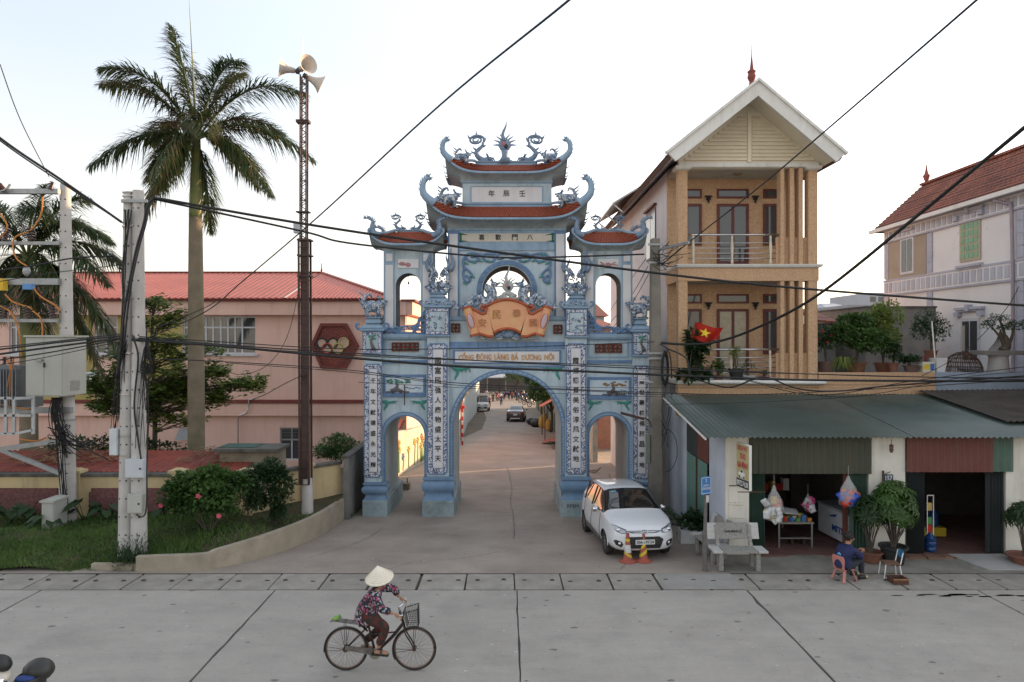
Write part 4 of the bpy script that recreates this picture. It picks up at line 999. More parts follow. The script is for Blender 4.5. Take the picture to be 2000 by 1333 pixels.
m_bark=M('bark_brown',(0.10,0.08,0.06),(0.06,0.05,0.04),sc=6,rough=.9,bump=.5,bsc=30)
m_grass=leafmat('grass_blade',(0.115,0.185,0.045),(0.065,0.125,0.028),tr=.3)
# ------------------------------------------------------------------ raised garden bed with its kerb
m_soil=M('bed_soil',(0.085,0.062,0.04),(0.05,0.055,0.025),sc=1.5,rough=.95,bump=.8,bsc=15,stain=.5,sc3=(.035,.05,.015))
kp=[(-8.42,15.47),(-6.95,15.5),(-6.62,15.75),(-6.2,16.25),(-5.75,17.05),(-5.35,18.1),(-5.1,19.4),(-4.98,20.9)]
def bedz(x,y):
 b=.10+.28*min(1,max(0,(y-15.5)/1.3))+.10*ms(x*.9)*ms(y*1.3)+.08*ms(x*2.3+1)*ms(y*2.1)
 if x<-8.4:b-=.10*max(0,1-(y-15.4)/1.2)
 return b
mb=MB(); nx,ny=60,16; vs=[]
def kx(y):
 for i in range(1,len(kp)-1):
  if kp[i][1]<=y<=kp[i+1][1]:t=(y-kp[i][1])/(kp[i+1][1]-kp[i][1]); return kp[i][0]+(kp[i+1][0]-kp[i][0])*t
 return-6.9 if y<16 else-5.0
for j in range(ny+1):
 y=15.52+(21.2-15.52)*j/ny
 for i in range(nx+1):
  x1=kx(y)-.06; x=-26+(x1+26)*(i/nx)**.8; vs.append((x,y,bedz(x,y)))
mb.add(vs,[(j*(nx+1)+i,j*(nx+1)+i+1,(j+1)*(nx+1)+i+1,(j+1)*(nx+1)+i)for j in range(ny)for i in range(nx)])
bed=tag(mb.bd('garden_bed',m_soil,smooth=True),kind='structure')
m_kerb=M('kerb_concrete',(0.36,0.31,0.24),(0.29,0.25,0.19),sc=1.8,rough=.92,bump=.35,bsc=45,stain=.6,sc3=(.12,.11,.08),ssc=1.2)
kb=thing('kerb',(-7,15.5,0),'low curved concrete retaining kerb round the grass bed','kerb')
def kerbrun(pts,w,tops,name):
 m=MB(); rings=[]; pts=[Vc((p[0],p[1],0))for p in pts]; n=len(pts)
 for i,p in enumerate(pts):
  t=(pts[min(i+1,n-1)]-pts[max(i-1,0)]).normalized(); q=Vc((-t.y,t.x,0)); zt=tops(i/(n-1)); zb=gz(p.y)-.2
  rings.append([(p.x,p.y,zb),(p.x+q.x*w,p.y+q.y*w,zb),(p.x+q.x*w,p.y+q.y*w,zt),(p.x,p.y,zt)])
 m.loft(rings); return m.bd(name,m_kerb,kb,bevel=.012)
kerbrun(Sm([(a,b,0)for a,b in kp],5),.14,lambda t:.33+.14*ms(t*2.6),'kerb_run')
kerbrun([(-9.5,15.58),(-9.0,15.56),(-8.45,15.56)],.13,lambda t:.13,'kerb_run')
# grass and ground cover
mb=MB(); r=Rn(12)
def blade(m,x,y,z,h,r):
 a=r.uniform(0,6.28); w=.006+.006*r.random(); dx,dy=mc(a)*w,ms(a)*w; lx,ly=r.gauss(0,.3)*h,r.gauss(0,.3)*h
 m.add([(x-dx,y-dy,z),(x+dx,y+dy,z),(x+lx*.4+dx*.6,y+ly*.4+dy*.6,z+h*.6),(x+lx,y+ly,z+h)],[(0,1,2),(0,2,3)])
n_=0
while n_<52000:
 y=r.uniform(15.50,19.0)if r.random()<.7 else r.uniform(15.45,16.6); x=r.uniform(-17,kx(min(max(y,15.55),20.8))-.1)if y>15.55 else r.uniform(-17,-9.4)
 dens=ms(x*1.7+.5)*ms(y*2.3)+ms(x*.6)*.5
 if x>-7.3 and r.random()<.78:n_+=1; continue
 if dens<-.5 and r.random()<.6:n_+=1; continue
 blade(mb,x,y,bedz(x,max(y,15.5))-.01,r.uniform(.05,.16)*(1.3 if dens>.4 else.9),r); n_+=1
tag(mb.bd('grass',m_grass),'unmown green grass growing in the bed beside the poles','grass',kind='stuff')
mb=MB()
for i in range(5200):
 cxx=r.choice([-16,-14.2,-12.6,-11.2,-10.4,-9.9,-9.0,-8.7,-7.6,-6.6,-12.0,-13.4]); x=cxx+r.gauss(0,.45); y=r.gauss(15.9+((cxx*7.3)%3),.35)
 if y<15.42 or y>18.9 or x>kx(min(max(y,15.55),20.8))-.1:continue
 leaf(mb,(x,y,bedz(x,max(y,15.5))+r.uniform(.02,.14)),rdir(r,0,.6),(0,0,1),.065,.05)
tag(mb.bd('ground_cover',m_green1),'low leafy creepers and weeds spread through the grass bed','weeds',kind='stuff')
# ------------------------------------------------------------------ garden plants
def plant(name,c,label,cat='shrub',group=None):return thing(name,c,label,cat,group)
def stems(t,c,tops,r0,mat=m_bark):
 m=MB()
 for tp in tops:
  c0=Vc(c); tp=Vc(tp); mid=c0.lerp(tp,.5)+Vc((rnd.uniform(-.06,.06),rnd.uniform(-.06,.06),0)); m.tube(Sm([c0,mid,tp],4),lambda q:r0*(1-.6*q),6)
 return m.bd('stem',mat,t,smooth=True)
c=Vc((X(408,17.2),17.2,bedz(-7.5,17.2)))
t=plant('hibiscus',c,'wide green hibiscus shrub with pink flowers in the grass bed')
stems(t,c,[c+Vc((dx,dy,.75))for dx,dy in((-.5,0),(.1,.1),(.5,-.1),(-.2,-.1),(.75,.1))],.03)
mb=MB(); bush(mb,c+Vc((0,0,.98)),1.08,.65,.68,2300,.13,.085,3,clumps=15); bush(mb,c+Vc((-.85,0,.85)),.4,.4,.4,350,.13,.085,4); mb.bd('foliage',m_green1,t)
m_pinkf=M('pink_petal',(.62,.06,.12),(.55,.10,.16),rough=.6)
for q in((-.98,-.45,.83),(.02,-.62,1.10),(.52,-.62,.62)):
 mb=MB(); p=c+Vc(q)
 for k in range(5):a=k*1.257; leaf(mb,p,(mc(a),-.45,ms(a)),(0,-1,.2),.075,.07,.2)
 mb.bd('flower',m_pinkf,t)
c=Vc((X(540,18.2),18.2,bedz(-6.1,18.2)))
t=plant('dark_shrub',c,'dark glossy upright shrub in front of the cream wall')
stems(t,c,[c+Vc((dx,dy,.9))for dx,dy in((-.15,0),(.1,.1),(.02,-.1))],.04)
mb=MB(); bush(mb,c+Vc((-.22,0,1.0)),.62,.5,.78,1900,.10,.055,5,clumps=13); bush(mb,c+Vc((.1,0,.45)),.3,.3,.45,350,.10,.055,6); mb.bd('foliage',m_green2,t)
c=Vc((X(482,17.6),17.6,bedz(-6.7,17.6)))
t=plant('slender_shrub',c,'slim feathery green shrub right of the flowering hibiscus'); stems(t,c,[c+Vc((0,0,.9))],.02)
mb=MB(); bush(mb,c+Vc((0,0,.85)),.36,.36,.75,1100,.07,.03,8); mb.bd('foliage',m_green2,t)
c=Vc((X(256,15.75),15.75,bedz(-8.7,15.75)))
t=plant('oleander',c,'spiky dark oleander clump at the foot of the double pole'); mb=MB(); r=Rn(9)
for i in range(70):
 d=rdir(r,.35,1.0); base=c+Vc((r.gauss(0,.07),r.gauss(0,.05),0)); L=r.uniform(.35,.78); tip=base+d*L
 for k in range(9):
  q=base.lerp(tip,.25+.75*k/9); leaf(mb,q,d+Vc((r.gauss(0,.55),r.gauss(0,.55),.15)),(0,0,1),.17,.028)
mb.bd('foliage',m_green2,t)
for j,(px,Y,s)in enumerate(((20,18.1,1.0),(60,18.3,1.1),(92,17.9,.8),(165,18.4,1.1),(205,18.3,.9),(320,18.4,.9),(352,18.5,.8),(-20,18.2,1.0))):
 x=X(px,Y); c=Vc((x,Y,bedz(x,Y))); r=Rn(40+j); lab=['elephant ear plant with broad leaves at the left end of the cream wall','broad leaved elephant ear plant left of the grey ground cabinet','small elephant ear plant just behind the grey ground cabinet','elephant ear plant growing between single pole and double pole','smaller elephant ear plant beside the double pole','elephant ear plant just right of the double pole by the wall','smallest elephant ear plant behind the hibiscus by the wall','elephant ear plant at the very left edge by the wall'][j]
 t=plant('elephant_ear_plant',c,lab,'plant','elephant ear plants along the wall')
 for k in range(8):
  a=r.uniform(0,6.28); L=r.uniform(.3,.6)*s; tp=c+Vc((mc(a)*.28,ms(a)*.18-.1,L)); m=MB()
  m.tube([c,c.lerp(tp,.6)+Vc((0,0,.06)),tp],.010,4); d=Vc((mc(a),ms(a)-.3,-.7)).normalized()
  sdir=d.cross(Vc((0,0,1))).normalized(); q=.34*s
  m.add([tp,tp-d*q*.25+sdir*q*.28,tp+d*q*.25+sdir*q*.38,tp+d*q,tp+d*q*.25-sdir*q*.38,tp-d*q*.25-sdir*q*.28],[(0,1,2),(0,2,3),(0,3,4),(0,4,5)])
  m.bd('leaf',m_green2,t)
# ------------------------------------------------------------------ cream boundary wall with maroon roughcast panels
m_cream=M('cream_render',(0.55,0.43,0.24),(0.46,0.36,0.21),sc=1.5,rough=.9,bump=.15,stain=.65,sc3=(.13,.115,.085),ssc=1.0,streak=True)
m_cap=M('weathered_cap',(0.13,0.125,0.11),(0.07,0.068,0.06),sc=3,rough=.95,bump=.4,bsc=30)
m_maroon=M('maroon_roughcast',(0.19,0.085,0.08),(0.11,0.05,0.048),sc=14,rough=.95,bump=1.0,bsc=16)
W=thing('boundary_wall',(-9,19,0.3),'cream garden wall with maroon roughcast panels behind the grass bed','wall')
def wallrun(a,b,z0,z1,th,mat,cap=True,parent=W,name='wall_run'):
 m=MB(); a=Vc(a); b=Vc(b); t=(b-a).normalized(); q=Vc((-t.y,t.x,0))
 def pr(o0,o1,za,zb,e=0):
  m.loft([[a-t*e+q*o0+Vc((0,0,za)),a-t*e+q*o1+Vc((0,0,za)),a-t*e+q*o1+Vc((0,0,zb)),a-t*e+q*o0+Vc((0,0,zb))],[b+t*e+q*o0+Vc((0,0,za)),b+t*e+q*o1+Vc((0,0,za)),b+t*e+q*o1+Vc((0,0,zb)),b+t*e+q*o0+Vc((0,0,zb))]])
 pr(0,th,z0,z1); o=m.bd(name,mat,parent)
 if cap:
  m=MB(); pr(-.05,th+.05,z1+.002,z1+.09,.02); m.bd('coping',m_cap,parent,bevel=.01)
 return o
wallrun((-34,19,0),(-7.3,19,0),-.2,1.44,.18,m_cream); wallrun((-7.3,19.03,0),(-5.16,21.2,0),-.5,1.40,.18,m_cream)
for c in(145,345,478,-130):
 x=X(c,18.95); MB().rloft(x-.17,x+.17,18.9,19.2,[(-.1,0),(1.55,0),(1.552,.04),(1.63,.04),(1.632,0),(1.68,-.08)]).bd('wall_pillar',m_cream,W)
for f in(.60,):
 p=Vc((-7.3,19.03,0)).lerp(Vc((-5.16,21.2,0)),f); m=MB(); m.rloft(-.15,.15,-.15,.15,[(-.3,0),(1.5,0),(1.502,.04),(1.58,.04),(1.6,0)]); m.T=None
 o=m.bd('wall_pillar',m_cream,None); o.parent=W; o.location=p-wloc(W)+Vc((.05,-.02,0)); o.rotation_euler=(0,0,math.atan2(2.17,2.14))
for a,b in((-115,117),(174,325),(372,455)):
 x0,x1=X(a,18.97),X(b,18.97); m=MB(); q=.06
 m.prism([(x0+q,.12),(x1-q,.12),(x1-q,.18),(x1,.24),(x1,1.02),(x1-q,1.04),(x1-q,1.13),(x0+q,1.13),(x0+q,1.04),(x0,1.02),(x0,.24),(x0+q,.18)],18.955,18.998); m.bd('wall_panel',m_maroon,W)
gw=thing('grey_side_wall',(-4.95,21.5,-.5),'short weathered grey wall running back beside the gate','wall')
wallrun((-4.86,20.95,0),(-4.86,27.5,0),-.9,1.62,.16,M('grey_render',(.20,.195,.18),(.12,.12,.11),sc=1.2,rough=.95,bump=.3,stain=.7,sc3=(.05,.055,.045),streak=True),True,gw)
# corrugated sheds behind the wall
def corr(m,p00,p10,p01,p11,pitch,amp,ny=1,th=0.0,trap=False):
 """corrugated sheet: ribs run from edge p00-p10 to edge p01-p11"""
 p00,p10,p01,p11=map(Vc,(p00,p10,p01,p11)); L=(p10-p00).length; n=max(2,int(L/pitch))*4; rows=[]
 nrm=(p10-p00).cross(p01-p00).normalized()
 for j in range(ny+1):
  v=j/ny; row=[]
  for i in range(n+1):
   u=i/n; p=p00.lerp(p10,u).lerp(p01.lerp(p11,u),v)
   h=(1,1,0,0)[i%4]*amp if trap else amp*(.5+.5*mc(i*pi_/2))
   row.append(p+nrm*h)
  rows.append(row)
 m.loft(rows,closed=False); return m
m_redtin=M('red_corrugated',(0.26,0.055,0.035),(0.17,0.04,0.03),sc=2.5,rough=.6,stain=.5,sc3=(.10,.05,.04),ssc=1.5)
sh=thing('low_shed',(-12,20.5,0),'low lean-to shed with rusty red corrugated roof behind the wall','shed')
m=MB(); corr(m,(-24,19.35,1.50),(-7.5,19.35,1.50),(-24,21.3,1.80),(-7.5,21.3,1.80),.16,.03,4); m.bd('corrugated_roof',m_redtin,sh)
MB().box(-24,-7.6,19.5,21.2,-.5,1.44).bd('shed_body',M('shed_dark',(.05,.035,.03),rough=.95),sh)
r=Rn(31)
hk=MB()
for i in range(260):
 x=r.gauss(X(140,20.8),.9)if i<200 else r.gauss(X(400,20.5),.4); y=r.uniform(19.8,21.2); z=1.5+(y-19.35)*.163+.05; a=r.uniform(0,3.14); L=r.uniform(.1,.5)
 hk.beam((x-mc(a)*L/2,y-ms(a)*L/2,z+r.uniform(0,.12)),(x+mc(a)*L/2,y+ms(a)*L/2,z+r.uniform(0,.16)),r.uniform(.008,.05),.008)
tag(hk.bd('dry_palm_litter',M('dry_husk',(.28,.18,.09),(.14,.09,.05),sc=5,rough=.9)),'dry brown palm husks and fronds lying on the shed roof','palm litter',kind='stuff')
oh=thing('outhouse',(-6.9,20.4,0),'small concrete outhouse with mossy flat roof and green sheet','outhouse')
x0,x1=X(440,20.6),X(548,20.6)
MB().box(x0,x1,20.2,21.1,-.4,1.95).bd('outhouse_body',M('outhouse_wall',(.30,.25,.18),(.20,.17,.12),sc=2,rough=.95,stain=.6,sc3=(.08,.07,.05)),oh)
MB().box(x0-.15,x1+.1,20.05,21.2,1.955,2.05).bd('flat_roof',m_cap,oh,bevel=.01)
MB().box(x0-.05,x0+1.0,20.3,21.0,2.053,2.07).bd('green_sheet',M('green_sheet',(.04,.10,.08),rough=.7),oh)
# ------------------------------------------------------------------ pink public building with red metal roof
m_pinkw=M('pink_render',(0.76,0.50,0.41),(0.68,0.44,0.36),sc=.5,rough=.88,bump=.06,stain=.42,sc3=(.40,.25,.20),ssc=.9,streak=True)
m_yel=M('ochre_render',(0.42,0.34,0.12),(0.36,0.28,0.10),sc=.8,rough=.88)
m_maro=M('maroon_trim',(0.20,0.05,0.04),(0.15,0.04,0.03),rough=.7)
m_redroof=M('red_metal_roof',(0.50,0.135,0.085),(0.42,0.11,0.07),sc=.4,rough=.5,stain=.5,sc3=(.30,.09,.07),ssc=.8)
m_frame=M('window_frame_white',(.55,.56,.57),(.48,.48,.5),rough=.5)
m_glass=glassmat('window_glass',(.05,.055,.06))
YB_=33.0; pb=thing('pink_building',(X(400,33),33,-.85),'long pink two-storey building with red metal roof and ring emblem','building')
xr=X(793,YB_); xl=-36.0
zt=Z(590,YB_); zb2=Z(616,YB_)
def wallholes(m,x0,x1,z0,z1,holes,y0,y1):
 plate(m,[[(x0,z0),(x1,z0),(x1,z1),(x0,z1)]]+[[(a,c_),(b,c_),(b,d_),(a,d_)]for a,b,c_,d_ in holes],y0,y1)
wins=[(X(357,YB_),X(500,YB_),Z(692,YB_),Z(618,YB_)),(X(184,YB_),X(229,YB_),Z(692,YB_),Z(618,YB_)),(X(18,YB_),X(64,YB_),Z(692,YB_),Z(618,YB_)),(X(-120,YB_),X(-50,YB_),Z(692,YB_),Z(618,YB_))]
lw=(X(545,YB_),X(590,YB_),Z(900,YB_),Z(836,YB_)); lw2=(X(348,YB_),X(372,YB_),Z(858,YB_),Z(837,YB_))
m=MB(); wallholes(m,xl,xr-.02,Z(785,YB_),zb2,wins,YB_,YB_+.25); m.bd('upper_wall',m_pinkw,pb)
m=MB(); wallholes(m,xl,xr,-1.6,Z(812,YB_),[lw,lw2],YB_+.12,YB_+.37); m.bd('lower_wall',m_pinkw,pb)
for a,b in((280,356),(66,183),(230,279)):MB().box(X(a,YB_),X(b,YB_),YB_-.012,YB_-.002,Z(785,YB_),zb2).bd('ochre_panel',m_yel,pb)
MB().box(xl,xr+.05,YB_-.35,YB_+.25,zb2,zt).bd('eaves_beam',m_pinkw,pb)
MB().box(xl,xr+.25,YB_-.12,YB_+.3,Z(812,YB_),Z(788,YB_)).bd('belt_course',m_pinkw,pb)
MB().box(xl,xr+.3,YB_-.20,YB_+.3,Z(787,YB_),Z(781,YB_)).bd('belt_edge',m_maro,pb)
MB().box(xl,X(772,YB_),YB_-.5,YB_-.02,zt+.01,Z(583,YB_)).bd('fascia',m_maro,pb)
m=MB(); m.box(xr-.25,xr,YB_+.25,52,-2,zb2); m.bd('side_wall',m_pinkw,pb)
MB().box(xr-.1,xr+.35,YB_-.3,52,zb2+.02,Z(590,YB_)).bd('side_parapet',m_pinkw,pb); MB().box(xr-.2,xr+.5,YB_-.4,52,Z(590,YB_)+.003,Z(586,YB_)).bd('parapet_edge',m_maro,pb)
MB().box(xr+.0,xr+.5,YB_+.3,52,Z(640,YB_),Z(634,YB_)).bd('side_string',m_pinkw,pb)
MB().box(xl,xr-.3,51.7,52,-2,zb2).bd('back_wall',m_pinkw,pb)
ye=YB_-.6; ze_=Z(584,ye); yr_=39.0; zr_=Z(533.5,yr_); xe=X(774,ye); xrr=X(628,yr_)
m=MB(); p00=Vc((xl-1,ye,ze_)); p01=Vc((xl-1,yr_,zr_))
corr(m,p00,(xrr,ye,ze_),p01,(xrr,yr_,zr_),.30,.035,1)
n=27
for i in range(n):
 a=i/n; b=(i+1)/n; xa=xrr+(xe-xrr)*a; xb=xrr+(xe-xrr)*b
 A0=Vc((xa,ye,ze_)); B0=Vc((xb,ye,ze_)); A1=A0+Vc((0,(yr_-ye)*(1-a),(zr_-ze_)*(1-a))); B1=B0+Vc((0,(yr_-ye)*(1-b),(zr_-ze_)*(1-b)))
 k=Vc((0,-.012,.035)); M0=A0.lerp(B0,.35); M1=A1.lerp(B1,.35); N0=A0.lerp(B0,.65); N1=A1.lerp(B1,.65)
 m.add([A0,M0+k,N0+k,B0,B1,N1+k,M1+k,A1],[(0,1,6,7),(1,2,5,6),(2,3,4,5)])
m.add([(xe,ye,ze_),(xe,52,ze_),(xrr,46,zr_),(xrr,yr_,zr_)],[(0,1,2,3)]); m.add([(xl-1,yr_,zr_),(xrr,yr_,zr_),(xrr,46,zr_),(xl-1,46,zr_)],[(0,1,2,3)])
m.bd('metal_roof',m_redroof,pb)
m=MB(); m.beam((xl-1,yr_,zr_+.04),(xrr,yr_,zr_+.04),.3,.06); m.beam((xrr,yr_,zr_+.04),(xe,ye,ze_+.05),.25,.06); m.bd('ridge_flashing',M('ridge_maroon',(.22,.06,.05),rough=.5),pb)
m=MB(); m.lathe([(.04,0),(.06,.12),(.03,.2),(.02,.5)],(xrr,yr_,zr_+.05),8); m.bd('ridge_finial',m_maro,pb)
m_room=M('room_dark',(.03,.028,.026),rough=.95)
def window(parent,x0,x1,z0,z1,y,cols,trans=None,fr=.05,mat=m_frame,glass=m_glass,name='window',room=True,dep=.08):
 m=MB(); plate(m,[[(x0,z0),(x1,z0),(x1,z1),(x0,z1)]]+[],y+.5,y+.52)if False else None
 holes=[]; zz=[z0+fr]+([trans-fr/2]if trans else[]); ze2=([trans+fr/2]if trans else[])
 for i in range(len(cols)-1):
  a,b=cols[i]+fr/2,cols[i+1]-fr/2
  if i==0:a=cols[i]+fr
  if i==len(cols)-2:b=cols[i+1]-fr
  if trans:holes+=[(a,b,z0+fr,trans-fr/2),(a,b,trans+fr/2,z1-fr)]
  else:holes.append((a,b,z0+fr,z1-fr))
 plate(m,[[(x0,z0),(x1,z0),(x1,z1),(x0,z1)]]+[[(a,c_),(b,c_),(b,d_),(a,d_)]for a,b,c_,d_ in holes],y,y+dep)
 w=m.bd(name,mat,parent)
 for a,b,c_,d_ in holes:
  MB().box(a,b,y+dep*.4,y+dep*.4+.008,c_,d_).bd('pane',glass,w)
 return w
for i,(a,b,c_,d_)in enumerate(wins):
 if i==0:cols=[X(q,YB_)for q in(357,372,388,401,415,430,444,458,472,500)]
 else:cols=[a+(b-a)*k/4 for k in range(5)]if i!=1 else[a,a+(b-a)*.5,b]
 window(pb,a,b,c_,d_,YB_+.08,cols,trans=Z(640,YB_),fr=.075)
 MB().box(a-.12,b+.12,YB_-.10,YB_-.002,c_-.10,c_-.002).bd('window_sill',m_frame,pb)
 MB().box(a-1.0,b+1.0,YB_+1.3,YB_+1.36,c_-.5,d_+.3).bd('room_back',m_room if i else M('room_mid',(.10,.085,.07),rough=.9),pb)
window(pb,*lw,YB_+.2,[lw[0],(lw[0]+lw[1])/2,lw[1]],trans=lw[2]+(lw[3]-lw[2])*.62,fr=.06)
m=MB()
for i in range(7):z=Z(858-i*3,YB_); m.box(lw[0]+.06,lw[1]-.06,YB_+.14,YB_+.16,z-.01,z+.01)
m.bd('window_grille',steel,pb)
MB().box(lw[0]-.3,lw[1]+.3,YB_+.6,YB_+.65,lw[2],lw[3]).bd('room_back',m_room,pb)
m=MB(); m.add([(lw2[0],YB_-.35,lw2[2]),(lw2[1],YB_-.35,lw2[2]),(lw2[1],YB_+.1,lw2[3]),(lw2[0],YB_+.1,lw2[3])],[(0,1,2,3)]); m.bd('tilted_pane',M('frosted_pane',(.25,.26,.25),rough=.3),pb)
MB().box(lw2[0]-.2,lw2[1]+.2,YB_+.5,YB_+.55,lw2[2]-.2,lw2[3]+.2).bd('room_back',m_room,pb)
# brick hexagon with the five rings
m_brick=tilemat('brick_red',(.24,.06,.04),(.20,.05,.035),.24,.085,(.10,.03,.02))
hx=[(607.5,675),(627,632),(678,632),(702,676),(677,720),(628,720)]; hxi=[(614,675),(631,638),(675,638),(695,676),(673,714),(631,714)]
q=lambda l:[(X(a,YB_),Z(b,YB_))for a,b in l]
m=MB(); plate(m,[q(hx),q(hxi)],YB_-.14,YB_-.002); hexa=m.bd('hexagon_emblem',m_maro,pb)
m=MB(); plate(m,[q(hxi)],YB_-.06,YB_-.002); m.bd('brick_field',m_brick,hexa)
m_disc=M('disc_cream',(.58,.42,.30),(.52,.36,.26),rough=.8)
for a,b,cn,cc in((629.5,670.5,'ring_navy',(.02,.03,.06)),(651,670.5,'ring_black',(.02,.02,.02)),(672,670,'ring_pale',(.55,.45,.25)),(640,681,'ring_red',(.35,.06,.04)),(661.5,681,'ring_olive',(.42,.38,.12))):
 cx,cz=X(a,YB_),Z(b,YB_); dy=.0 if b<675 else.012
 m=MB(); m.lathe([(.001,0),(.215,0),(.215,.02),(.001,.02)],(cx,YB_-.065-dy*.2,cz),22,Mr(R(90),3,'X')); m.bd('emblem_disc',m_disc,hexa)
 m=MB(); m.tube([(cx+.235*mc(R(k)),YB_-.105-dy,cz+.235*ms(R(k)))for k in range(0,361,15)],.036,6); m.bd('emblem_ring',M(cn,cc,rough=.5),hexa)
# drain pipe and lamp arm
m=MB(); m.tube([P(486,781,YB_-.25),P(486,797,YB_-.25),P(481,806,YB_-.2),P(468,812,YB_-.1),P(465,818,YB_-.05),P(465,868,YB_-.05)],.03,6); m.tube([P(486,781,YB_-.25),P(497,780,YB_-.35)],.03,6); m.bd('bent_pipe',steel,pb)
# water tank on the roof terrace
t=thing('water_tank',P(180,742,27),'small horizontal stainless steel water tank behind the poles','water tank')
m=MB(); a=P(162,741,27); b=P(203,741,27)
m.lathe([(.02,-.45),(.20,-.43),(.29,-.36),(.29,-.15),(.30,-.13),(.29,-.11),(.29,.11),(.30,.13),(.29,.15),(.29,.36),(.20,.43),(.02,.45)],(a+b)/2,20,Mr(R(90),3,'Y')); m.bd('tank_body',M('stainless',(.5,.49,.48),rough=.28,metal=.95),t,smooth=30)
m=MB(); m.box(a.x+.1,b.x-.1,26.8,27.2,a.z-.42,a.z-.30); m.bd('tank_stand',rust,t)
# ------------------------------------------------------------------ layered almond tree
def layered_tree(name,base,label,layers,trunk_h,seed,mat=m_green1,mat2=m_green3,L=.21,W_=.12,dens=1.9):
 t=thing(name,base,label,'tree'); r=Rn(seed); b=Vc(base)
 m=MB(); m.tube(Sm([b+Vc((0,0,-.3)),b+Vc((.05,0,trunk_h*.4)),b+Vc((-.05,0,trunk_h*.8)),b+Vc((0,0,trunk_h))],4),lambda q:.09*(1-.75*q)+.015,8)
 f1=MB(); f2=MB()
 for(dx,dz,rx,ry,n)in layers:
  for k in range(n):
   a=r.uniform(0,6.28)if rx<1.2 else r.choice([r.uniform(-.5,.5),r.uniform(2.64,3.64),r.uniform(0,6.28)])
   q=math.sqrt(r.random()); e=b+Vc((dx+mc(a)*rx*q,ms(a)*ry*q,dz+r.gauss(0,.13)+.12*q)); s=b+Vc((0,0,dz-.25-.15*q*rx))
   if k%3==0:m.tube(Sm([s,s.lerp(e,.5)+Vc((0,0,.06)),e],3),lambda q_:.018*(1-.7*q_),4)
   for j in range(int(7*dens)):
    aa=r.uniform(0,6.28); d=Vc((mc(aa),ms(aa),r.uniform(-.1,.7)))
    leaf(f1 if r.random()<.32 else f2,e+Vc((r.gauss(0,.09),r.gauss(0,.09),r.gauss(0,.06))),d,(r.gauss(0,.3),r.gauss(0,.3),1),L*r.uniform(.7,1.15),W_)
 m.bd('trunk',m_bark,t,smooth=True); f1.bd('crown',mat,t); f2.bd('yellow_green_leaves',mat2,t); return t  # second, yellow-green leaf tone mixed through the crown at random
Yt=24.2
layered_tree('almond_tree',(X(300,Yt),Yt,-.3),'layered almond tree with flat tiers of leaves behind the double pole',[(.0,Z(598,Yt)+.3,.55,.5,26),(.75,Z(618,Yt)+.3,.5,.4,16),(.2,Z(640,Yt)+.3,.75,.6,30),(.5,Z(672,Yt)+.3,1.0,.8,44),(-.3,Z(700,Yt)+.3,1.3,.9,50),(.9,Z(692,Yt)+.3,1.6,.9,50),(.6,Z(730,Yt)+.3,2.0,1.1,130),(2.1,Z(757,Yt)+.3,1.8,.7,120),(-.6,Z(765,Yt)+.3,1.9,1.2,160),(.5,Z(785,Yt)+.3,2.2,1.2,150),(-1.0,Z(800,Yt)+.3,1.2,.9,70),(-1.3,Z(745,Yt)+.3,.9,.7,50),(1.0,Z(830,Yt)+.3,.8,.5,24),(-.2,Z(815,Yt)+.3,.9,.6,20)],Z(600,Yt)+.4,5)
c=Vc((X(655,24.5),24.5,-.4)); t=plant('roof_shrub',c,'dense green shrub behind the wall between mast and gate'); stems(t,c,[c+Vc((0,0,1.6))],.05)
mb=MB(); bush(mb,c+Vc((.05,0,1.75)),.85,.6,.55,1500,.12,.05,15,clumps=12); mb.bd('foliage',m_green1,t)
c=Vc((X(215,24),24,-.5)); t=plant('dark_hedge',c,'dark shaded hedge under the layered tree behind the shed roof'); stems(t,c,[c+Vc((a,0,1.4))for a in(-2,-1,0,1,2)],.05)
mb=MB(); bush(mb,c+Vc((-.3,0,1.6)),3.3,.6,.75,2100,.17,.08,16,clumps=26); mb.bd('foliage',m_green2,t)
# ------------------------------------------------------------------ palms
def frond(m,base,tip,sag,r,Lf=.95,dry=None,n=100,upv=(0,0,1),plum=.95):
 base=Vc(base); tip=Vc(tip); ctrl=base.lerp(tip,.45)+Vc((0,0,sag)); pts=[]
 for i in range(25):
  t=i/24; pts.append(base*(1-t)**2+ctrl*2*(1-t)*t+tip*t*t)
 m.cur=1; m.tube(pts,lambda q:.035*(1-q)**.8+.006,5)
 for i in range(n):
  t=.14+.86*i/n; k=min(23,int(t*24)); p=pts[k].lerp(pts[k+1],t*24-k); d=(pts[k+1]-pts[k]).normalized()
  s=d.cross(Vc(upv)); s=s.normalized()if s.length>.1 else Vc((1,0,0)); u=s.cross(d)
  env=ms(pi_*min(1,(t-.05)*.98))**.45*(1-.55*t**4)
  for q in(-1,1):
   for rank in range(2):
    L=Lf*env*r.uniform(.75,1.1); a=r.uniform(-.9,.9)*plum if rank else r.uniform(-.25,.35)
    dd=(s*q*mc(a)+u*ms(a)+d*(.55+.5*t)+Vc((r.gauss(0,.09),r.gauss(0,.09),r.gauss(0,.09)))).normalized()
    w=Vc((0,0,1)).cross(dd); w=(w.normalized()if w.length>.05 else Vc((1,0,0)))*.019
    dr=Vc((0,0,-L*(.16+.16*r.random()))); p1=p+dd*L*.5+dr*.35; p2=p+dd*L*.95+dr*1.7
    m.cur=2 if(dry and r.random()<dry)else 0
    m.add([p-w*.6,p+w*.6,p1+w,p1-w,p2],[(0,1,2,3),(3,2,4)])
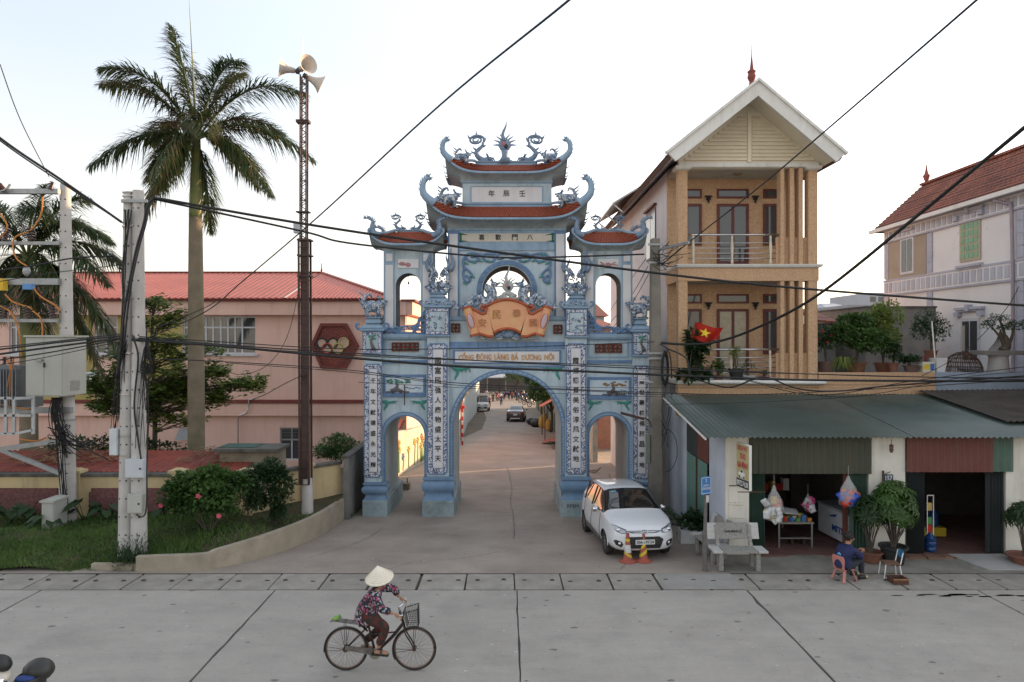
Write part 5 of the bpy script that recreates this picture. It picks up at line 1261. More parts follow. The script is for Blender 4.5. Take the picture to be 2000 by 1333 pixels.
def palm(name,base,ptop,trunk,fronds,label,seed,Lf=.95,spear=None,cat='palm tree'):
 t=thing(name,base,label,cat); r=Rn(seed); base=Vc(base); top=Vc(ptop)
 m_tr=M('palm_trunk',(.22,.18,.125),(.16,.13,.09),sc=2.5,rough=.9,bump=.4,bsc=18,stain=.5,sc3=(.12,.13,.05),ssc=.8)
 m=MB(); rings=[]
 N=40
 for i in range(N+1):
  q=i/N; p=base.lerp(trunk[0],q); rad=trunk[1](q)*(1+.012*(i%2))
  rings.append([p+Vc((mc(a)*rad,ms(a)*rad,0))for a in[k*pi_/8 for k in range(16)]])
 m.loft(rings); m.bd('trunk',m_tr,t,smooth=True)
 m=MB(); b=Vc(trunk[0]); rings=[]
 for i in range(13):
  q=i/12; p=b.lerp(top,q); rad=trunk[1](1)*(1.02-.45*q**1.5); rings.append([p+Vc((mc(a)*rad,ms(a)*rad,0))for a in[k*pi_/8 for k in range(16)]])
 m.loft(rings); m.bd('crownshaft',M('crownshaft_green',(.20,.21,.07),(.13,.16,.06),sc=3,rough=.55,stain=.3,sc3=(.12,.09,.05)),t,smooth=True)
 for tip,sag,dry in fronds:
  m=MB(); frond(m,top+Vc((0,0,-.1)),tip,sag,r,Lf,dry); m.bd('frond',[m_palm,M('rachis_green',(.12,.14,.05),rough=.6),m_palmdry],t)
 if spear:
  m=MB(); m.tube([top,top.lerp(Vc(spear),.6),spear],[.035,.02,.004],5); m.bd('spear_leaf',M('rachis_green'),t)
 return t
Yp=23.0; f=lambda px,py,dy,sag,dry=.06:(P(px,py,Yp)+Vc((0,dy,0)),sag,dry)
palm('royal_palm',(X(384,Yp),Yp,-.3),P(384,268,Yp),(P(382,425,Yp),lambda q:.27-.035*abs(q-.35)-.04*q**3),[f(183,160,.3,1.5,.10),f(322,40,.4,.9),f(195,335,-.6,1.25),f(300,440,-.9,.9,.35),f(402,448,.5,.7,.10),f(590,175,.5,1.9),f(600,300,.9,1.6),f(545,392,-.7,1.5,.15),f(455,300,-2.2,1.5,.35),f(235,250,1.9,1.4),f(440,110,1.6,1.2),f(520,230,1.9,1.3),f(250,170,-1.6,1.6),f(500,150,-1.2,1.7),f(345,380,-1.9,1.2,.3),f(480,350,1.2,1.4,.2),f(270,360,1.2,1.3),f(345,110,1.0,.8)],'tall royal palm with grey trunk and wind-swept crown beside the speaker mast',3,1.08,spear=P(369,-2,Yp))
Yp=22.0; f=lambda px,py,dy,sag,dry=.06:(P(px,py,Yp)+Vc((0,dy,0)),sag,dry)
palm('royal_palm',(X(57,Yp),Yp,-.2),P(54,500,Yp),(P(56,700,Yp),lambda q:.27-.02*q),[f(205,470,.4,1.7),f(225,560,-.3,1.5,.1),f(230,690,.2,1.5,.25),f(150,380,.6,1.2),f(55,350,.8,.6),f(-60,400,.2,1.5),f(-110,520,-.4,1.6),f(20,640,-.9,.9,.4),f(120,640,-1.2,1.0,.3),f(-60,680,.2,1.4,.3),f(170,740,.9,1.6,.4),f(90,420,1.9,1.2),f(180,620,-1.0,1.5,.2),f(-20,450,-1.2,1.5),f(130,430,-1.4,1.4),f(60,720,.9,.8,.5),f(-80,600,.9,1.4),f(210,520,1.5,1.5)],'shorter royal palm with drooping crown behind the transformer pole',8,1.05)
# ------------------------------------------------------------------ poles, transformer, speaker mast
m_pole=M('pole_concrete',(.50,.48,.45),(.41,.39,.365),sc=2.2,rough=.85,bump=.2,bsc=50,stain=.4,sc3=(.22,.21,.20),ssc=1.3,streak=True)
m_galv=M('galvanised_steel',(.33,.34,.34),(.25,.26,.26),sc=5,rough=.5,metal=.5)
m_box=M('cabinet_beige',(.40,.40,.36),(.36,.36,.32),sc=1.2,rough=.5,stain=.2,sc3=(.25,.24,.2),ssc=1.5,streak=True)
m_porc=M('brown_porcelain',(.07,.035,.03),rough=.2,spec=.6)
m_hole=M('pole_socket',(.05,.05,.05),rough=.95)
def pole(t,b,top,r0,r1,sockets=True,a0=-1.2):
 b=Vc(b); top=Vc(top); p=MB().tube([b.lerp(top,i/12)for i in range(13)],lambda q:r0+(r1-r0)*q,20).bd('pole',m_pole,t,smooth=50)
 if sockets:
  m=MB(); L=(top-b).length; n=int(L/.42)
  for i in range(1,n):
   q=i/n
   for a in(-R(62),-R(118)):
    rr_=r0+(r1-r0)*q; c=b.lerp(top,q)+Vc((mc(a)*rr_,ms(a)*rr_,0)); u=Vc((-ms(a),mc(a),0)); nn=Vc((mc(a),ms(a),0)); h=.018
    for e,k,zz in((1.0,.002,0),):
     m.loft([[c+nn*(k-.02)+u*h*s1+Vc((0,0,h*s2))for s1,s2 in((-1,-1),(1,-1),(1,1),(-1,1))],[c+nn*k+u*h*s1+Vc((0,0,h*s2))for s1,s2 in((-1,-1),(1,-1),(1,1),(-1,1))]])
  tag(m.bd('socket_hole',m_hole,p),kind='stuff')
 return p
def band(m,c,r,h=.03):
 m.lathe([(r,-h/2),(r+.008,-h/2),(r+.008,h/2),(r,h/2)],c,20)
Yd=16.2
t=thing('double_pole',(X(259,Yd),Yd,.1),'pair of touching concrete utility poles standing in the grass bed','utility pole')
pole(t,(X(245,Yd),Yd,-.2),P(252,377,Yd),.17,.115); pole(t,(X(274,Yd),Yd-.05,-.2),P(270,373,Yd-.05),.185,.12)
m=MB()
for py in(377,384,392,443,560,568,583,690,770,850,888):
 for px_ in(252,269):m=MB(); band(m,P(px_-(py-380)*.008*(1 if px_<260 else-.7),py,Yd),.135+.055*(py-380)/700,.03); m.bd('pole_strap',steel,t,smooth=30)
MB().box(X(236,Yd-.2),X(286,Yd-.2),Yd-.2,Yd-.12,Z(399,Yd),Z(393,Yd)).bd('cross_bracket',m_galv,t)
def boxy(t,px0,px1,py0,py1,Y,dep,mat,name='meter_box',lock=True):
 o=MB().box(X(px0,Y),X(px1,Y),Y,Y+dep,Z(py1,Y),Z(py0,Y)).bd(name,mat,t,bevel=.008)
 MB().box(X(px0,Y)+.015,X(px1,Y)-.015,Y-.008,Y-.001,Z(py1,Y)+.02,Z(py0,Y)-.02).bd('box_door',mat,o)
 if lock:MB().box(X(px1,Y)-.09,X(px1,Y)-.05,Y-.02,Y-.008,Z((py0+py1)/2,Y)-.02,Z((py0+py1)/2,Y)+.02).bd('box_lock',black,o)
 return o
boxy(t,244,280,898,934,15.85,.2,M('box_pale_grey',(.47,.49,.52),(.43,.45,.48),rough=.45)); boxy(t,248,277,966,1003,15.85,.18,m_box)
boxy(t,213,229,838,890,16.05,.22,M('box_white',(.52,.55,.57),rough=.45),lock=False)
m=MB()
m.tube(Sm([P(260,660,15.9),P(270,700,15.95),P(262,790,15.95),P(270,860,15.95),P(276,900,15.9)],4),.02,6)
m.tube(Sm([P(287,640,15.95),P(283,720,16),P(290,800,16),P(287,900,16),P(286,990,15.9),P(278,1010,15.9),P(266,1005,15.9)],4),.016,6)
for i in range(7):
 r=Rn(i+50); x0=236+i*2.2; m.tube(Sm([P(250+r.uniform(-8,8),410,16.0-.02*i),P(243+r.uniform(-5,3),520,15.98),P(240+r.uniform(-5,5),640,15.98),P(232+r.uniform(-10,3),740,16.0)],4),.012,5)
m.tube(Sm([P(300,387,16),P(288,402,15.9),P(280,440,15.85),P(268,480,15.85),P(255,540,15.85),P(244,600,15.9),P(238,660,15.95),P(228,740,16.0)],5),.028,6)
m.tube(Sm([P(304,388,16.05),P(292,404,15.9),P(284,440,15.82),P(272,482,15.8),P(258,545,15.8),P(250,600,15.9),P(242,680,15.95)],5),.022,6)
m.bd('cable_run',cable,t,smooth=True)
m=MB(); r=Rn(91)
for i in range(26):
 a=P(240+r.uniform(-8,10),665+r.uniform(-6,8),15.95); b_=P(228+r.uniform(-14,6),740+r.uniform(0,120),16.1+r.uniform(0,.6)); m.tube(Sm([a,a.lerp(b_,.5)+Vc((r.uniform(-.1,.1),0,r.uniform(-.2,.1))),b_],4),.008,4)
for i in range(5):
 c=P(286,700+i*5,15.9); m.tube([c+Vc((.14*mc(R(k))*(.6+.1*i),0,.30*ms(R(k))))for k in range(0,361,24)],.010,4)
for i in range(14):
 a=P(286+r.uniform(-3,6),665,15.95); b_=P(276+r.uniform(-14,12),760+r.uniform(0,130),15.98); m.tube(Sm([a,a.lerp(b_,.5)+Vc((r.uniform(-.08,.12),-.02,0)),b_],4),.006,4)
tag(m.bd('cable_tangle',cable,t,smooth=True),kind='stuff')
# transformer pole with its cabinet and cross arms
Ys1=18.6
t=thing('transformer_pole',(X(131,Ys1),Ys1,.2),'concrete transformer pole with steel arms, orange leads and beige cabinet','utility pole')
pole(t,(X(133,Ys1),Ys1,-.1),P(128,360,Ys1),.215,.125); pole(t,(X(-125,Ys1),Ys1,-.1),P(-120,360,Ys1),.215,.125)
for py,h in((378,.13),(382,.0),(478,.09),(552,.17),(558,0),(627,.09),(800,.16)):
 if h:MB().box(X(-140,Ys1),X(126 if py<700 else 150,Ys1),Ys1-.28,Ys1-.16,Z(py,Ys1)-h/2,Z(py,Ys1)+h/2).bd('cross_arm',m_galv,t)
MB().beam(P(-120,895,18.3),P(112,862,18.3),.12,.12).bd('brace_beam',m_galv,t); MB().beam(P(5,880,18.28),P(118,925,18.28),.10,.10).bd('brace_beam',m_galv,t)
def insul(px,py,Y,s=1.0,ang=0):
 m=MB(); prof=[]
 for i in range(5):prof+=[(.035*s,i*.055*s),(.085*s,i*.055*s+.012*s),(.08*s,i*.055*s+.025*s),(.035*s,i*.055*s+.04*s)]
 m.lathe(prof,P(px,py,Y),12,Mr(R(ang),3,'Y')); return m.bd('insulator',m_porc,t,smooth=40)
for px,py in((10,470),(62,470),(8,622),(56,622),(105,622),(-40,470),(-40,622)):insul(px,py,18.32,1.3,10 if px<30 else-8)
for px,py,a in((97,371,20),(8,373,-40)):insul(px,py,18.3,.9,a)
m_or=M('orange_lead',(.50,.20,.04),(.40,.15,.03),rough=.5); m=MB()
for l in([(83,385),(80,420),(60,450),(32,462),(25,480),(32,505),(52,520)],[(0,418),(14,440),(10,455),(0,465)],[(63,560),(80,580),(105,595),(118,608)],[(10,575),(25,590),(55,600),(63,605)],[(64,608),(78,620),(83,640),(82,658)],[(0,598),(20,610),(35,640),(42,690),(40,700)],[(12,700),(20,720),(14,760),(16,785)],[(0,790),(20,795),(60,800)],[(38,858),(70,862),(90,855)],[(26,700),(22,730),(24,800)]):
 m=MB(); m.tube(Sm([P(a,b,18.25)for a,b in l],4),.022,6); m.bd('orange_lead',m_or,t,smooth=True)
m=MB(); m.tube(Sm([P(-30,380,18.2),P(8,372,18.2),P(20,360,18.2)],3),.03,5); m.bd('strain_clamp',m_galv,t)
m=MB(); m.ell(P(52,530,18.25),(.10,.08,.14),10,6); m.cur=1; m.box(X(46,18.2),X(64,18.2),18.15,18.3,Z(566,18.2),Z(555,18.2)); m.cur=2; m.box(X(-3,18.2),X(10,18.2),18.12,18.3,Z(568,18.2),Z(545,18.2)); m.bd('fuse_holder',[m_galv,M('blue_tag',(.1,.25,.5),rough=.5),M('yellow_clamp',(.6,.38,.02),rough=.5)],t)
# control cabinet on the pole: front and side visible
c0=MB().box(X(50,17.9),X(123,17.9),17.9,18.9,Z(775,17.9),Z(659,17.9)).bd('control_cabinet',m_box,t,bevel=.012)
MB().box(X(47,17.88),X(125,17.88),17.85,18.95,Z(659,17.9)+.002,Z(659,17.9)+.05).bd('cabinet_lid',m_box,c0)
for a,b in((51.5,86),(87,121.5)):MB().box(X(a,17.9),X(b,17.9),17.886,17.898,Z(772,17.9),Z(662,17.9)).bd('cabinet_door',m_box,c0)
MB().box(X(73,17.9),X(85,17.9),17.8,17.88,Z(706,17.9),Z(702,17.9)).bd('lock_cover',m_galv,c0); MB().box(X(87,17.9),X(89,17.9),17.84,17.88,Z(718,17.9),Z(709,17.9)).bd('door_handle',black,c0)
m=MB()
for i in range(8):m.box(X(123,17.9)+.001,X(123,17.9)+.012,18.2,18.6,Z(765,17.9)+i*.035,Z(765,17.9)+i*.035+.015)
m.bd('vent_slot',m_galv,c0)
# transformer with fins, and the platform rail
tr=MB().box(X(-60,18.0),X(30,18.2),18.4,19.3,Z(800,18.3),Z(715,18.3)).bd('transformer_tank',M('transformer_grey',(.16,.17,.18),rough=.5),t)
m=MB()
for i in range(16):x=X(-60,18.2)+i*.08; m.box(x,x+.025,18.22,18.4,Z(795,18.3),Z(722,18.3))
tag(m.bd('cooling_fin',M('transformer_grey'),tr),kind='stuff')
for i in range(3):insul(-5+i*14,712,18.7,.8)
m=MB()
for a,b in(((-80,778),(65,778)),((-80,812),(65,812)),((-80,845),(28,848))):m.beam(P(*a,17.6),P(*b,17.6),.06)
for px in(65,28,12,-40):m.beam(P(px,776,17.6),P(px,848,17.6),.06)
m.beam(P(65,776,17.6),P(62,776,18.5),.06); m.beam(P(65,840,17.6),P(28,848,17.6),.06); m.beam(P(65,776,17.6),P(28,780,17.2),.05)
m.bd('platform_rail',M('rail_grey',(.42,.43,.43),rough=.5),t)
m=MB(); r=Rn(19)
for i in range(34):
 a=P(108+r.uniform(-8,14),777,18.2); b_=P(112+r.uniform(-10,22),838+r.uniform(-10,30),18.15+r.uniform(-.1,.1)); c_=P(150+r.uniform(-20,70),855+r.uniform(0,50),18.2+r.uniform(0,.5))if r.random()<.7 else P(125+r.uniform(-4,10),1000,18.3)
 m.tube(Sm([a,a.lerp(b_,.5)+Vc((r.uniform(-.15,.05),0,0)),b_,b_.lerp(c_,.5)+Vc((0,0,-.12)),c_],4),.011,4)
for i in range(4):c=P(125,835+i*16,18.32); m.tube([c+Vc((.26*mc(R(k)),-.2+.24*ms(R(k)),.05*ms(R(k*2+i*60))))for k in range(0,361,24)],.012,4)
tag(m.bd('cable_tangle',cable,t,smooth=True),kind='stuff')
for a_,b_,c_ in((131,905,.20),(132,1000,.215),(131,820,.19)):m=MB(); band(m,P(a_,b_,Ys1),c_,.05); m.bd('pole_strap',m_galv,t,smooth=30)
t=thing('ground_cabinet',(X(98,18.0),18.0,.25),'knee-high pale grey cable cabinet on the grass by the pole','cabinet')
MB().box(X(81,17.7),X(105,17.7),17.7,18.25,.2,Z(982,17.7)).bd('cabinet_body',m_box,t,bevel=.01); m=MB(); m.prism([(X(79,17.7),Z(982,17.7)+.002),(X(107,17.7),Z(982,17.7)+.002),(X(107,17.7),Z(978,17.7)),(X(93,17.7),Z(975,17.7)),(X(79,17.7),Z(978,17.7))],17.65,18.3); m.bd('cabinet_lid',m_box,t)
MB().box(X(82.5,17.7),X(103.5,17.7),17.688,17.699,.28,Z(984,17.7)).bd('cabinet_door',m_box,t)
# speaker mast
Ym=19.2; m_mast=M('mast_brown_steel',(.06,.04,.035),(.09,.055,.045),sc=6,rough=.6,metal=.3,stain=.4,sc3=(.12,.06,.04))
t=thing('speaker_mast',(X(598,Ym),Ym,.3),'tall brown lattice mast carrying loudspeakers, set on a concrete stub','mast')
MB().tube([(X(601,Ym),Ym,0),(X(600,Ym),Ym,Z(935,Ym))],[.17,.14],16).bd('concrete_stub',m_pole,t,smooth=40)
xa,xb=X(588,Ym),X(606,Ym); zb_,zm_,zt_=Z(945,Ym),Z(468,Ym),Z(148,Ym); m=MB()
for x in(xa,xb):
 for y in(Ym-.13,Ym+.13):m.beam((x,y,zb_),(x-.03,y,zm_),.05)
m.box(xa+.02,xb-.06,Ym-.10,Ym+.10,zb_,zm_)
for i in range(30):z=zb_+(zm_-zb_)*i/29; m.beam((xa-.02-.03*i/29,Ym-.155,z),(xb+.02-.03*i/29,Ym-.155,z),.02)
m.bd('mast_lower',m_mast,t)
xc,xd=X(587.5,Ym),X(599,Ym); m=MB()
for x in(xc,xd):
 for y in(Ym-.08,Ym+.08):m.beam((x,y,zm_),(x+.01,y,zt_),.035)
n=34
for i in range(n):
 z0=zm_+(zt_-zm_)*i/n; z1=zm_+(zt_-zm_)*(i+1)/n
 for y in(Ym-.08,Ym+.08):m.beam((xc,y,z0),(xd,y,z1),.016)if i%2 else m.beam((xd,y,z0),(xc,y,z1),.016)
 if i%4==0:m.beam((xc,Ym-.08,z0),(xd,Ym-.08,z0),.03); m.beam((xc,Ym-.08,z0),(xc,Ym+.08,z1),.016)
for py in(237,240,415):z=Z(py,Ym); m.box(X(580,Ym),X(605,Ym),Ym-.12,Ym+.12,z-.015,z+.015)
for py in(470,500,540):z=Z(py,Ym); m.box(X(583,Ym),X(609,Ym),Ym-.17,Ym+.17,z-.02,z+.02)
m.bd('mast_lattice',m_mast,t)
MB().tube([P(592,148,Ym),P(590.5,72,Ym)],.012,5).bd('antenna_rod',steel,t)
MB().box(X(575,Ym),X(588,Ym),Ym-.1,Ym+.06,Z(456,Ym),Z(437,Ym)).bd('junction_box',M('box_white2',(.45,.46,.46),rough=.5),t)
m=MB(); m.beam(P(585,138,Ym),P(600,138,Ym),.04); m.beam(P(575,137,Ym-.02),P(592,140,Ym),.03); m.bd('speaker_bracket',m_mast,t)
def horn_sp(px,py,d,label):
 c=P(px,py,Ym); q=thing('horn_loudspeaker',c,label,'loudspeaker','loudspeakers on top of the mast'); rot=Vc(d).normalized().to_track_quat('Z','Y').to_matrix()
 m=MB(); m.lathe([(.04,0),(.07,.02),(.085,.12),(.12,.24),(.18,.34),(.255,.42),(.27,.43),(.262,.418),(.18,.33),(.11,.22),(.05,.1),(.02,.05)],c,24,rot); m.bd('horn',M('horn_cream',(.55,.50,.44),(.50,.45,.40),rough=.5),q,smooth=50)
 m=MB(); m.lathe([(.02,-.13),(.07,-.12),(.075,-.02),(.05,.0)],c,14,rot); m.bd('driver',M('driver_grey',(.07,.07,.075),rough=.5),q,smooth=40)
horn_sp(577,139,(-1,-.35,.12),'left of three cream horn loudspeakers, facing left on the mast'); horn_sp(587,135,(.78,-.75,.05),'upper right cream horn loudspeaker facing forward on the mast'); horn_sp(600,151,(.72,.30,-.32),'lower right cream horn loudspeaker facing away behind the mast')
# concrete pole by the gate, right
Yg=20.6
t=thing('gate_pole',(X(1281,Yg),Yg,-.25),'weathered concrete utility pole between the gate and the shop','utility pole')
m_old=M('old_concrete',(.22,.20,.17),(.16,.145,.125),sc=2,rough=.92,bump=.3,stain=.5,sc3=(.10,.09,.075),ssc=1.2)
MB().loft([[(X(a,Yg),Yg-.2,zz),(X(b,Yg),Yg-.2,zz),(X(b,Yg),Yg+.15,zz),(X(a,Yg),Yg+.15,zz)]for a,b,zz in((1267,1293,-.5),(1268,1291,Z(800,Yg)),(1271,1286.5,Z(467,Yg)))]).bd('pole',m_old,t,bevel=.03)
m=MB()
for py in(480,515,690,700):MB().box(X(1263,Yg),X(1292,Yg),Yg-.25,Yg-.21,Z(py,Yg)-.03,Z(py,Yg)+.03).bd('pole_clamp',m_galv,t)
m.beam(P(1288,488,Yg-.2),P(1345,474,18.9),.07); m.bd('wire_anchor',m_galv,t)
boxy(t,1262,1270,850,905,Yg-.25,.12,M('grey_green_box',(.20,.22,.19),rough=.7),lock=False)
m=MB(); m.beam(P(1252,743,Yg-.9),P(1273,747,Yg-.25),.10,.04); m.bd('small_lamp',M('lamp_white',(.6,.6,.6),rough=.4),t)
m=MB(); m.beam(P(1213,807,Yg-.7),P(1258,819,Yg-.7),.14,.07); m.tube(Sm([P(1256,816,Yg-.7),P(1268,822,Yg-.5),P(1272,835,Yg-.3)],3),.015,5); m.bd('tube_lamp_housing',rust,t)
m=MB(); r=Rn(77)
for i in range(9):
 c=P(1297,720+r.uniform(-4,4),Yg-.25); rx_=.08+.02*r.random(); rz_=.42+.1*r.random(); m.tube([c+Vc((rx_*mc(R(k))+.02*r.random(),-.02*i,rz_*ms(R(k))))for k in range(0,361,20)],.014,5)
m.tube(Sm([P(1290,672,Yg-.3),P(1308,690,Yg-.3),P(1312,740,Yg-.3)],3),.02,5)
m.bd('cable_coil',cable,t,smooth=True)
m=MB()
for i in range(16):
 a=P(1280+r.uniform(-8,8),500+r.uniform(-15,20),Yg-.3); b_=P(1300+r.uniform(-20,45),470+r.uniform(0,60),Yg-.3+r.uniform(-.6,.2)); m.tube(Sm([a,a.lerp(b_,.5)+Vc((0,0,r.uniform(-.3,.15))),b_],4),.010,4)
for i in range(9):
 a=P(1292,800+r.uniform(0,80),Yg-.25); b_=P(1300+r.uniform(-8,14),700+r.uniform(0,200),Yg-.25); m.tube(Sm([a,a.lerp(b_,.5)+Vc((.15*r.random(),0,0)),b_],4),.007,4)
c=P(1300,880,Yg-.2); m.tube([c+Vc((.35*mc(R(k)),0,.65*ms(R(k))))for k in range(-90,110,20)],.009,4)
tag(m.bd('cable_tangle',cable,t,smooth=True),kind='stuff')
# ------------------------------------------------------------------ tan balcony house
m_tan=M('tan_roughcast',(0.56,0.365,0.22),(0.43,0.275,0.165),sc=22,rough=.92,bump=.7,bsc=38,stain=.35,sc3=(.26,.18,.11),ssc=1.0,streak=True,lo=.4,hi=.6)
m_trim=M('white_trim',(0.70,0.69,0.65),(0.62,0.61,0.57),sc=2,rough=.75,stain=.4,sc3=(.30,.28,.25),ssc=1.4,streak=True)
m_gable=M('cream_gable',(0.74,0.67,0.52),(0.68,0.61,0.47),sc=1,rough=.8,stain=.2,sc3=(.4,.36,.28))
m_maroonf=M('maroon_frame',(0.13,0.035,0.03),(0.10,0.028,0.025),sc=5,rough=.5)
m_clay=tilemat('clay_roof_tile',(.26,.085,.05),(.19,.06,.04),.25,.22)
m_sidew=M('side_wall_white',(0.60,0.58,0.58),(0.50,0.48,0.48),sc=.9,rough=.88,stain=.45,sc3=(.28,.25,.24),ssc=.8,streak=True)
m_curt=M('curtain_beige',(.42,.38,.28),(.32,.28,.2),sc=9,rough=.9)
H=thing('tan_house',(7.3,21,-.3),'narrow tan two-balcony house with cream louvred gable above the shop roof','house')
Y0=20.8; Ybk=22.4; HX0,HX1=5.25,9.48; k0=Y0
zc1,zf1,zc2,zf2=Z(327,Y0),Z(524,Y0),Z(549,Y0),Z(752,Y0)
MB().box(HX0,HX1,Ybk,34.5,-1,zc1).bd('house_core',m_sidew,H)
def colm(px0,px1,py0,py1,yy0=Y0,yy1=Y0+.30,name='column',mat=m_tan):return MB().box(X(px0,Y0),X(px1,Y0),yy0,yy1,Z(py1,Y0),Z(py0,Y0)).bd(name,mat,H,bevel=.008)
for a,b in((328,517),(549,743)):
 colm(1325,1343,a,b); colm(1579,1597,a,b)
 for c in((1524.5,1532),(1543,1551),(1560.5,1568.5)):colm(c[0],c[1],a,b,name='fin')
 bb=463 if a<400 else 690
 MB().box(X(1532,Y0),X(1579,Y0),Y0+.12,Y0+.20,Z(b,Y0),Z(bb,Y0)).bd('fin_apron',m_tan,H)
 MB().box(X(1518,Y0),X(1524.5,Y0)-.002,Y0+.10,Y0+.16,Z(b,Y0),Z(bb,Y0)).bd('fin_apron',m_tan,H)
 MB().box(HX0-.002,HX1,Ybk-.06,Ybk-.002,Z(b,Y0)-.05,Z(a,Y0)+.02).bd('balcony_back_wall',m_tan,H)
for a in(1325,1579):MB().rloft(X(a,Y0)-.0,X(a+18,Y0),Y0,Y0+.3,[(Z(333,Y0),.02),(Z(331,Y0),.08),(Z(328.5,Y0),.10),(Z(325,Y0),.10)]).bd('column_cap',m_trim,H)
# slabs and cornices
for py0,py1,ov in((517,524,.12),(743,752,.10)):
 MB().rloft(HX0,HX1,Y0,Ybk+.3,[(Z(py1,Y0),0.02),(Z(py1-2,Y0),ov*.7),(Z(py0+1,Y0),ov),(Z(py0,Y0),ov)]).bd('balcony_slab',m_trim,H)
MB().box(HX0-.03,HX1+.02,Y0-.02,Y0+.25,Z(549,Y0),Z(524.5,Y0)).bd('fascia_band',m_tan,H); MB().box(HX0-.03,HX0+.12,Y0+.26,Ybk,Z(549,Y0),Z(524.5,Y0)).bd('fascia_band',m_tan,H)
MB().box(HX0-.05,X(1827,Y0),Y0-.02,Y0+.25,Z(775,Y0)-.6,Z(752.5,Y0)).bd('lower_band',m_tan,H)
MB().box(HX0,HX1,Y0+.26,Ybk,Z(549,Y0)+.05,Z(545,Y0)+.1).bd('balcony_ceiling',M('ceiling_cream',(.48,.43,.33),rough=.9),H)
MB().box(HX0,HX1,Y0+.01,Ybk,zc1+.0,zc1+.12).bd('balcony_ceiling',MT['ceiling_cream'],H)
MB().box(X(1345,Y0),X(1520,Y0),Y0+.9,Y0+1.2,zc1-.05,zc1-.002).bd('ceiling_panel',MT['ceiling_cream'],H)if False else None
# openings on both balconies
kb_=Ybk-.06
def opening(px0,px1,py0,py1,leaves,curtain=False):
 x0,x1,z0,z1=X(px0,kb_),X(px1,kb_),Z(py1,kb_),Z(py0,kb_); cols=[x0+(x1-x0)*i/leaves for i in range(leaves+1)]
 window(H,x0,x1,z0,z1,kb_-.055,cols,fr=.085 if py1-py0>30 else.055,mat=m_maroonf,glass=m_glass if not curtain else M('curtained_glass',(.30,.27,.19),(.24,.21,.15),sc=6,rough=.12,spec=.7),dep=.05,name='door' if py1-py0>100 else 'window')
for dy,cur in((0,False),(205,True)):
 opening(1400,1461.5,399+dy,516+dy+(0 if dy==0 else 22),2,cur); opening(1400,1461.5,367+dy+3,386+dy+2,1)
 for a,b in((1338,1370),(1490,1519)):opening(a,b,399+dy,(480 if dy==0 else 487)+dy,1); opening(a,b,368+dy+2,387+dy+1,1)
 for px in(1384,1475.5):
  p=P(px,(383 if dy==0 else 591),kb_-.1); m=MB(); m.lathe([(.13,0),(.12,-.03),(.05,-.07),(.09,-.10),(.03,-.16),(.04,-.20),(.01,-.24)],p,10,sy=.7); m.bd('wall_lamp',black,H,smooth=40)
m=MB(); m.lathe([(.001,0),(.14,0),(.12,-.04),(.001,-.06)],(7.3,21.6,zc1-.005),14); m.bd('ceiling_lamp',M('lamp_bronze',(.3,.2,.12),rough=.4),H,smooth=40)
# railings
m_bal=M('baluster_cream',(.60,.52,.40),rough=.5)
for py0,posts,bars,e,b0 in((459,(1354,1430,1505),(475,485,495,505),1523,517),(683,(1364,1428,1504),(699,708,718,728),1523,743)):
 rl=thing('x',(0,0,0),'x','x'); bpy.data.objects.remove(rl)
 m=MB(); m.tube([P(1343,py0,Y0+.12),P(e+2,py0,Y0+.12)],.032,8); rail=m.bd('railing',M('polished_steel',(.55,.55,.56),rough=.2,metal=1.0),H,smooth=True)
 for b in bars:MB().tube([P(1343,b,Y0+.12),P(e-4,b,Y0+.12)],.014,6).bd('rail_bar',MT['polished_steel'],rail,smooth=True)
 for p in posts:m=MB(); h=Z(py0,Y0)-Z(b0,Y0); m.lathe([(.035,0),(.045,.1*h),(.03,.2*h),(.05,.6*h),(.03,.86*h),(.04,.9*h),(.02,h)],P(p,b0,Y0+.12),8); m.bd('baluster',m_bal,rail,smooth=True)
m=MB(); m.lathe([(.001,0),(.055,.01),(.055,.2),(.03,.22),(.03,.26)],P(1598,748,Y0-.14),10,Mr(R(90),3,'Y')); m.tube([P(1345,746,Y0-.14),P(1600,748,Y0-.14)],.06,10); m.bd('white_drain_pipe',m_trim,H,smooth=40)
# gable with louvres
gx0,gx1,gb=HX0-.0,HX1+.0,Z(327,Y0); ax=7.37; ga=Z(203,Y0)
m=MB(); m.prism([(gx0,gb-.02),(gx1,gb-.02),(gx1,gb+.42),(ax,ga+.12),(gx0,gb+.42)],Y0+.02,Y0+.22); gb_=m.bd('gable_wall',m_gable,H)
MB().box(gx0-.02,gx1+.02,Y0-.05,Y0+.25,Z(327,Y0)+.0,Z(327,Y0)+.122).bd('gable_sill',m_trim,H)
zl0,zl1=Z(311,Y0),Z(230,Y0); n=12
for i in range(n):
 z=zl0+(zl1-zl0)*i/(n-1); hw=2.02*(1-(z-zl0)/(ga-zl0-.10))-.05
 for s in(-1,1):
  a=ax-.06 if s<0 else ax+.10; b=ax+.02+s*hw
  if abs(b-a)<.1:continue
  m=MB(); m.prism([(Y0+.018,z-.045),(Y0-.035,z-.045),(Y0-.035,z-.03),(Y0+.018,z+.05)],min(a,b),max(a,b),'yz'); m.bd('louvre_slat',m_gable,gb_)
MB().box(ax-.04,ax+.08,Y0-.03,Y0+.018,zl0-.1,Z(216,Y0)).bd('gable_mullion',m_gable,gb_)
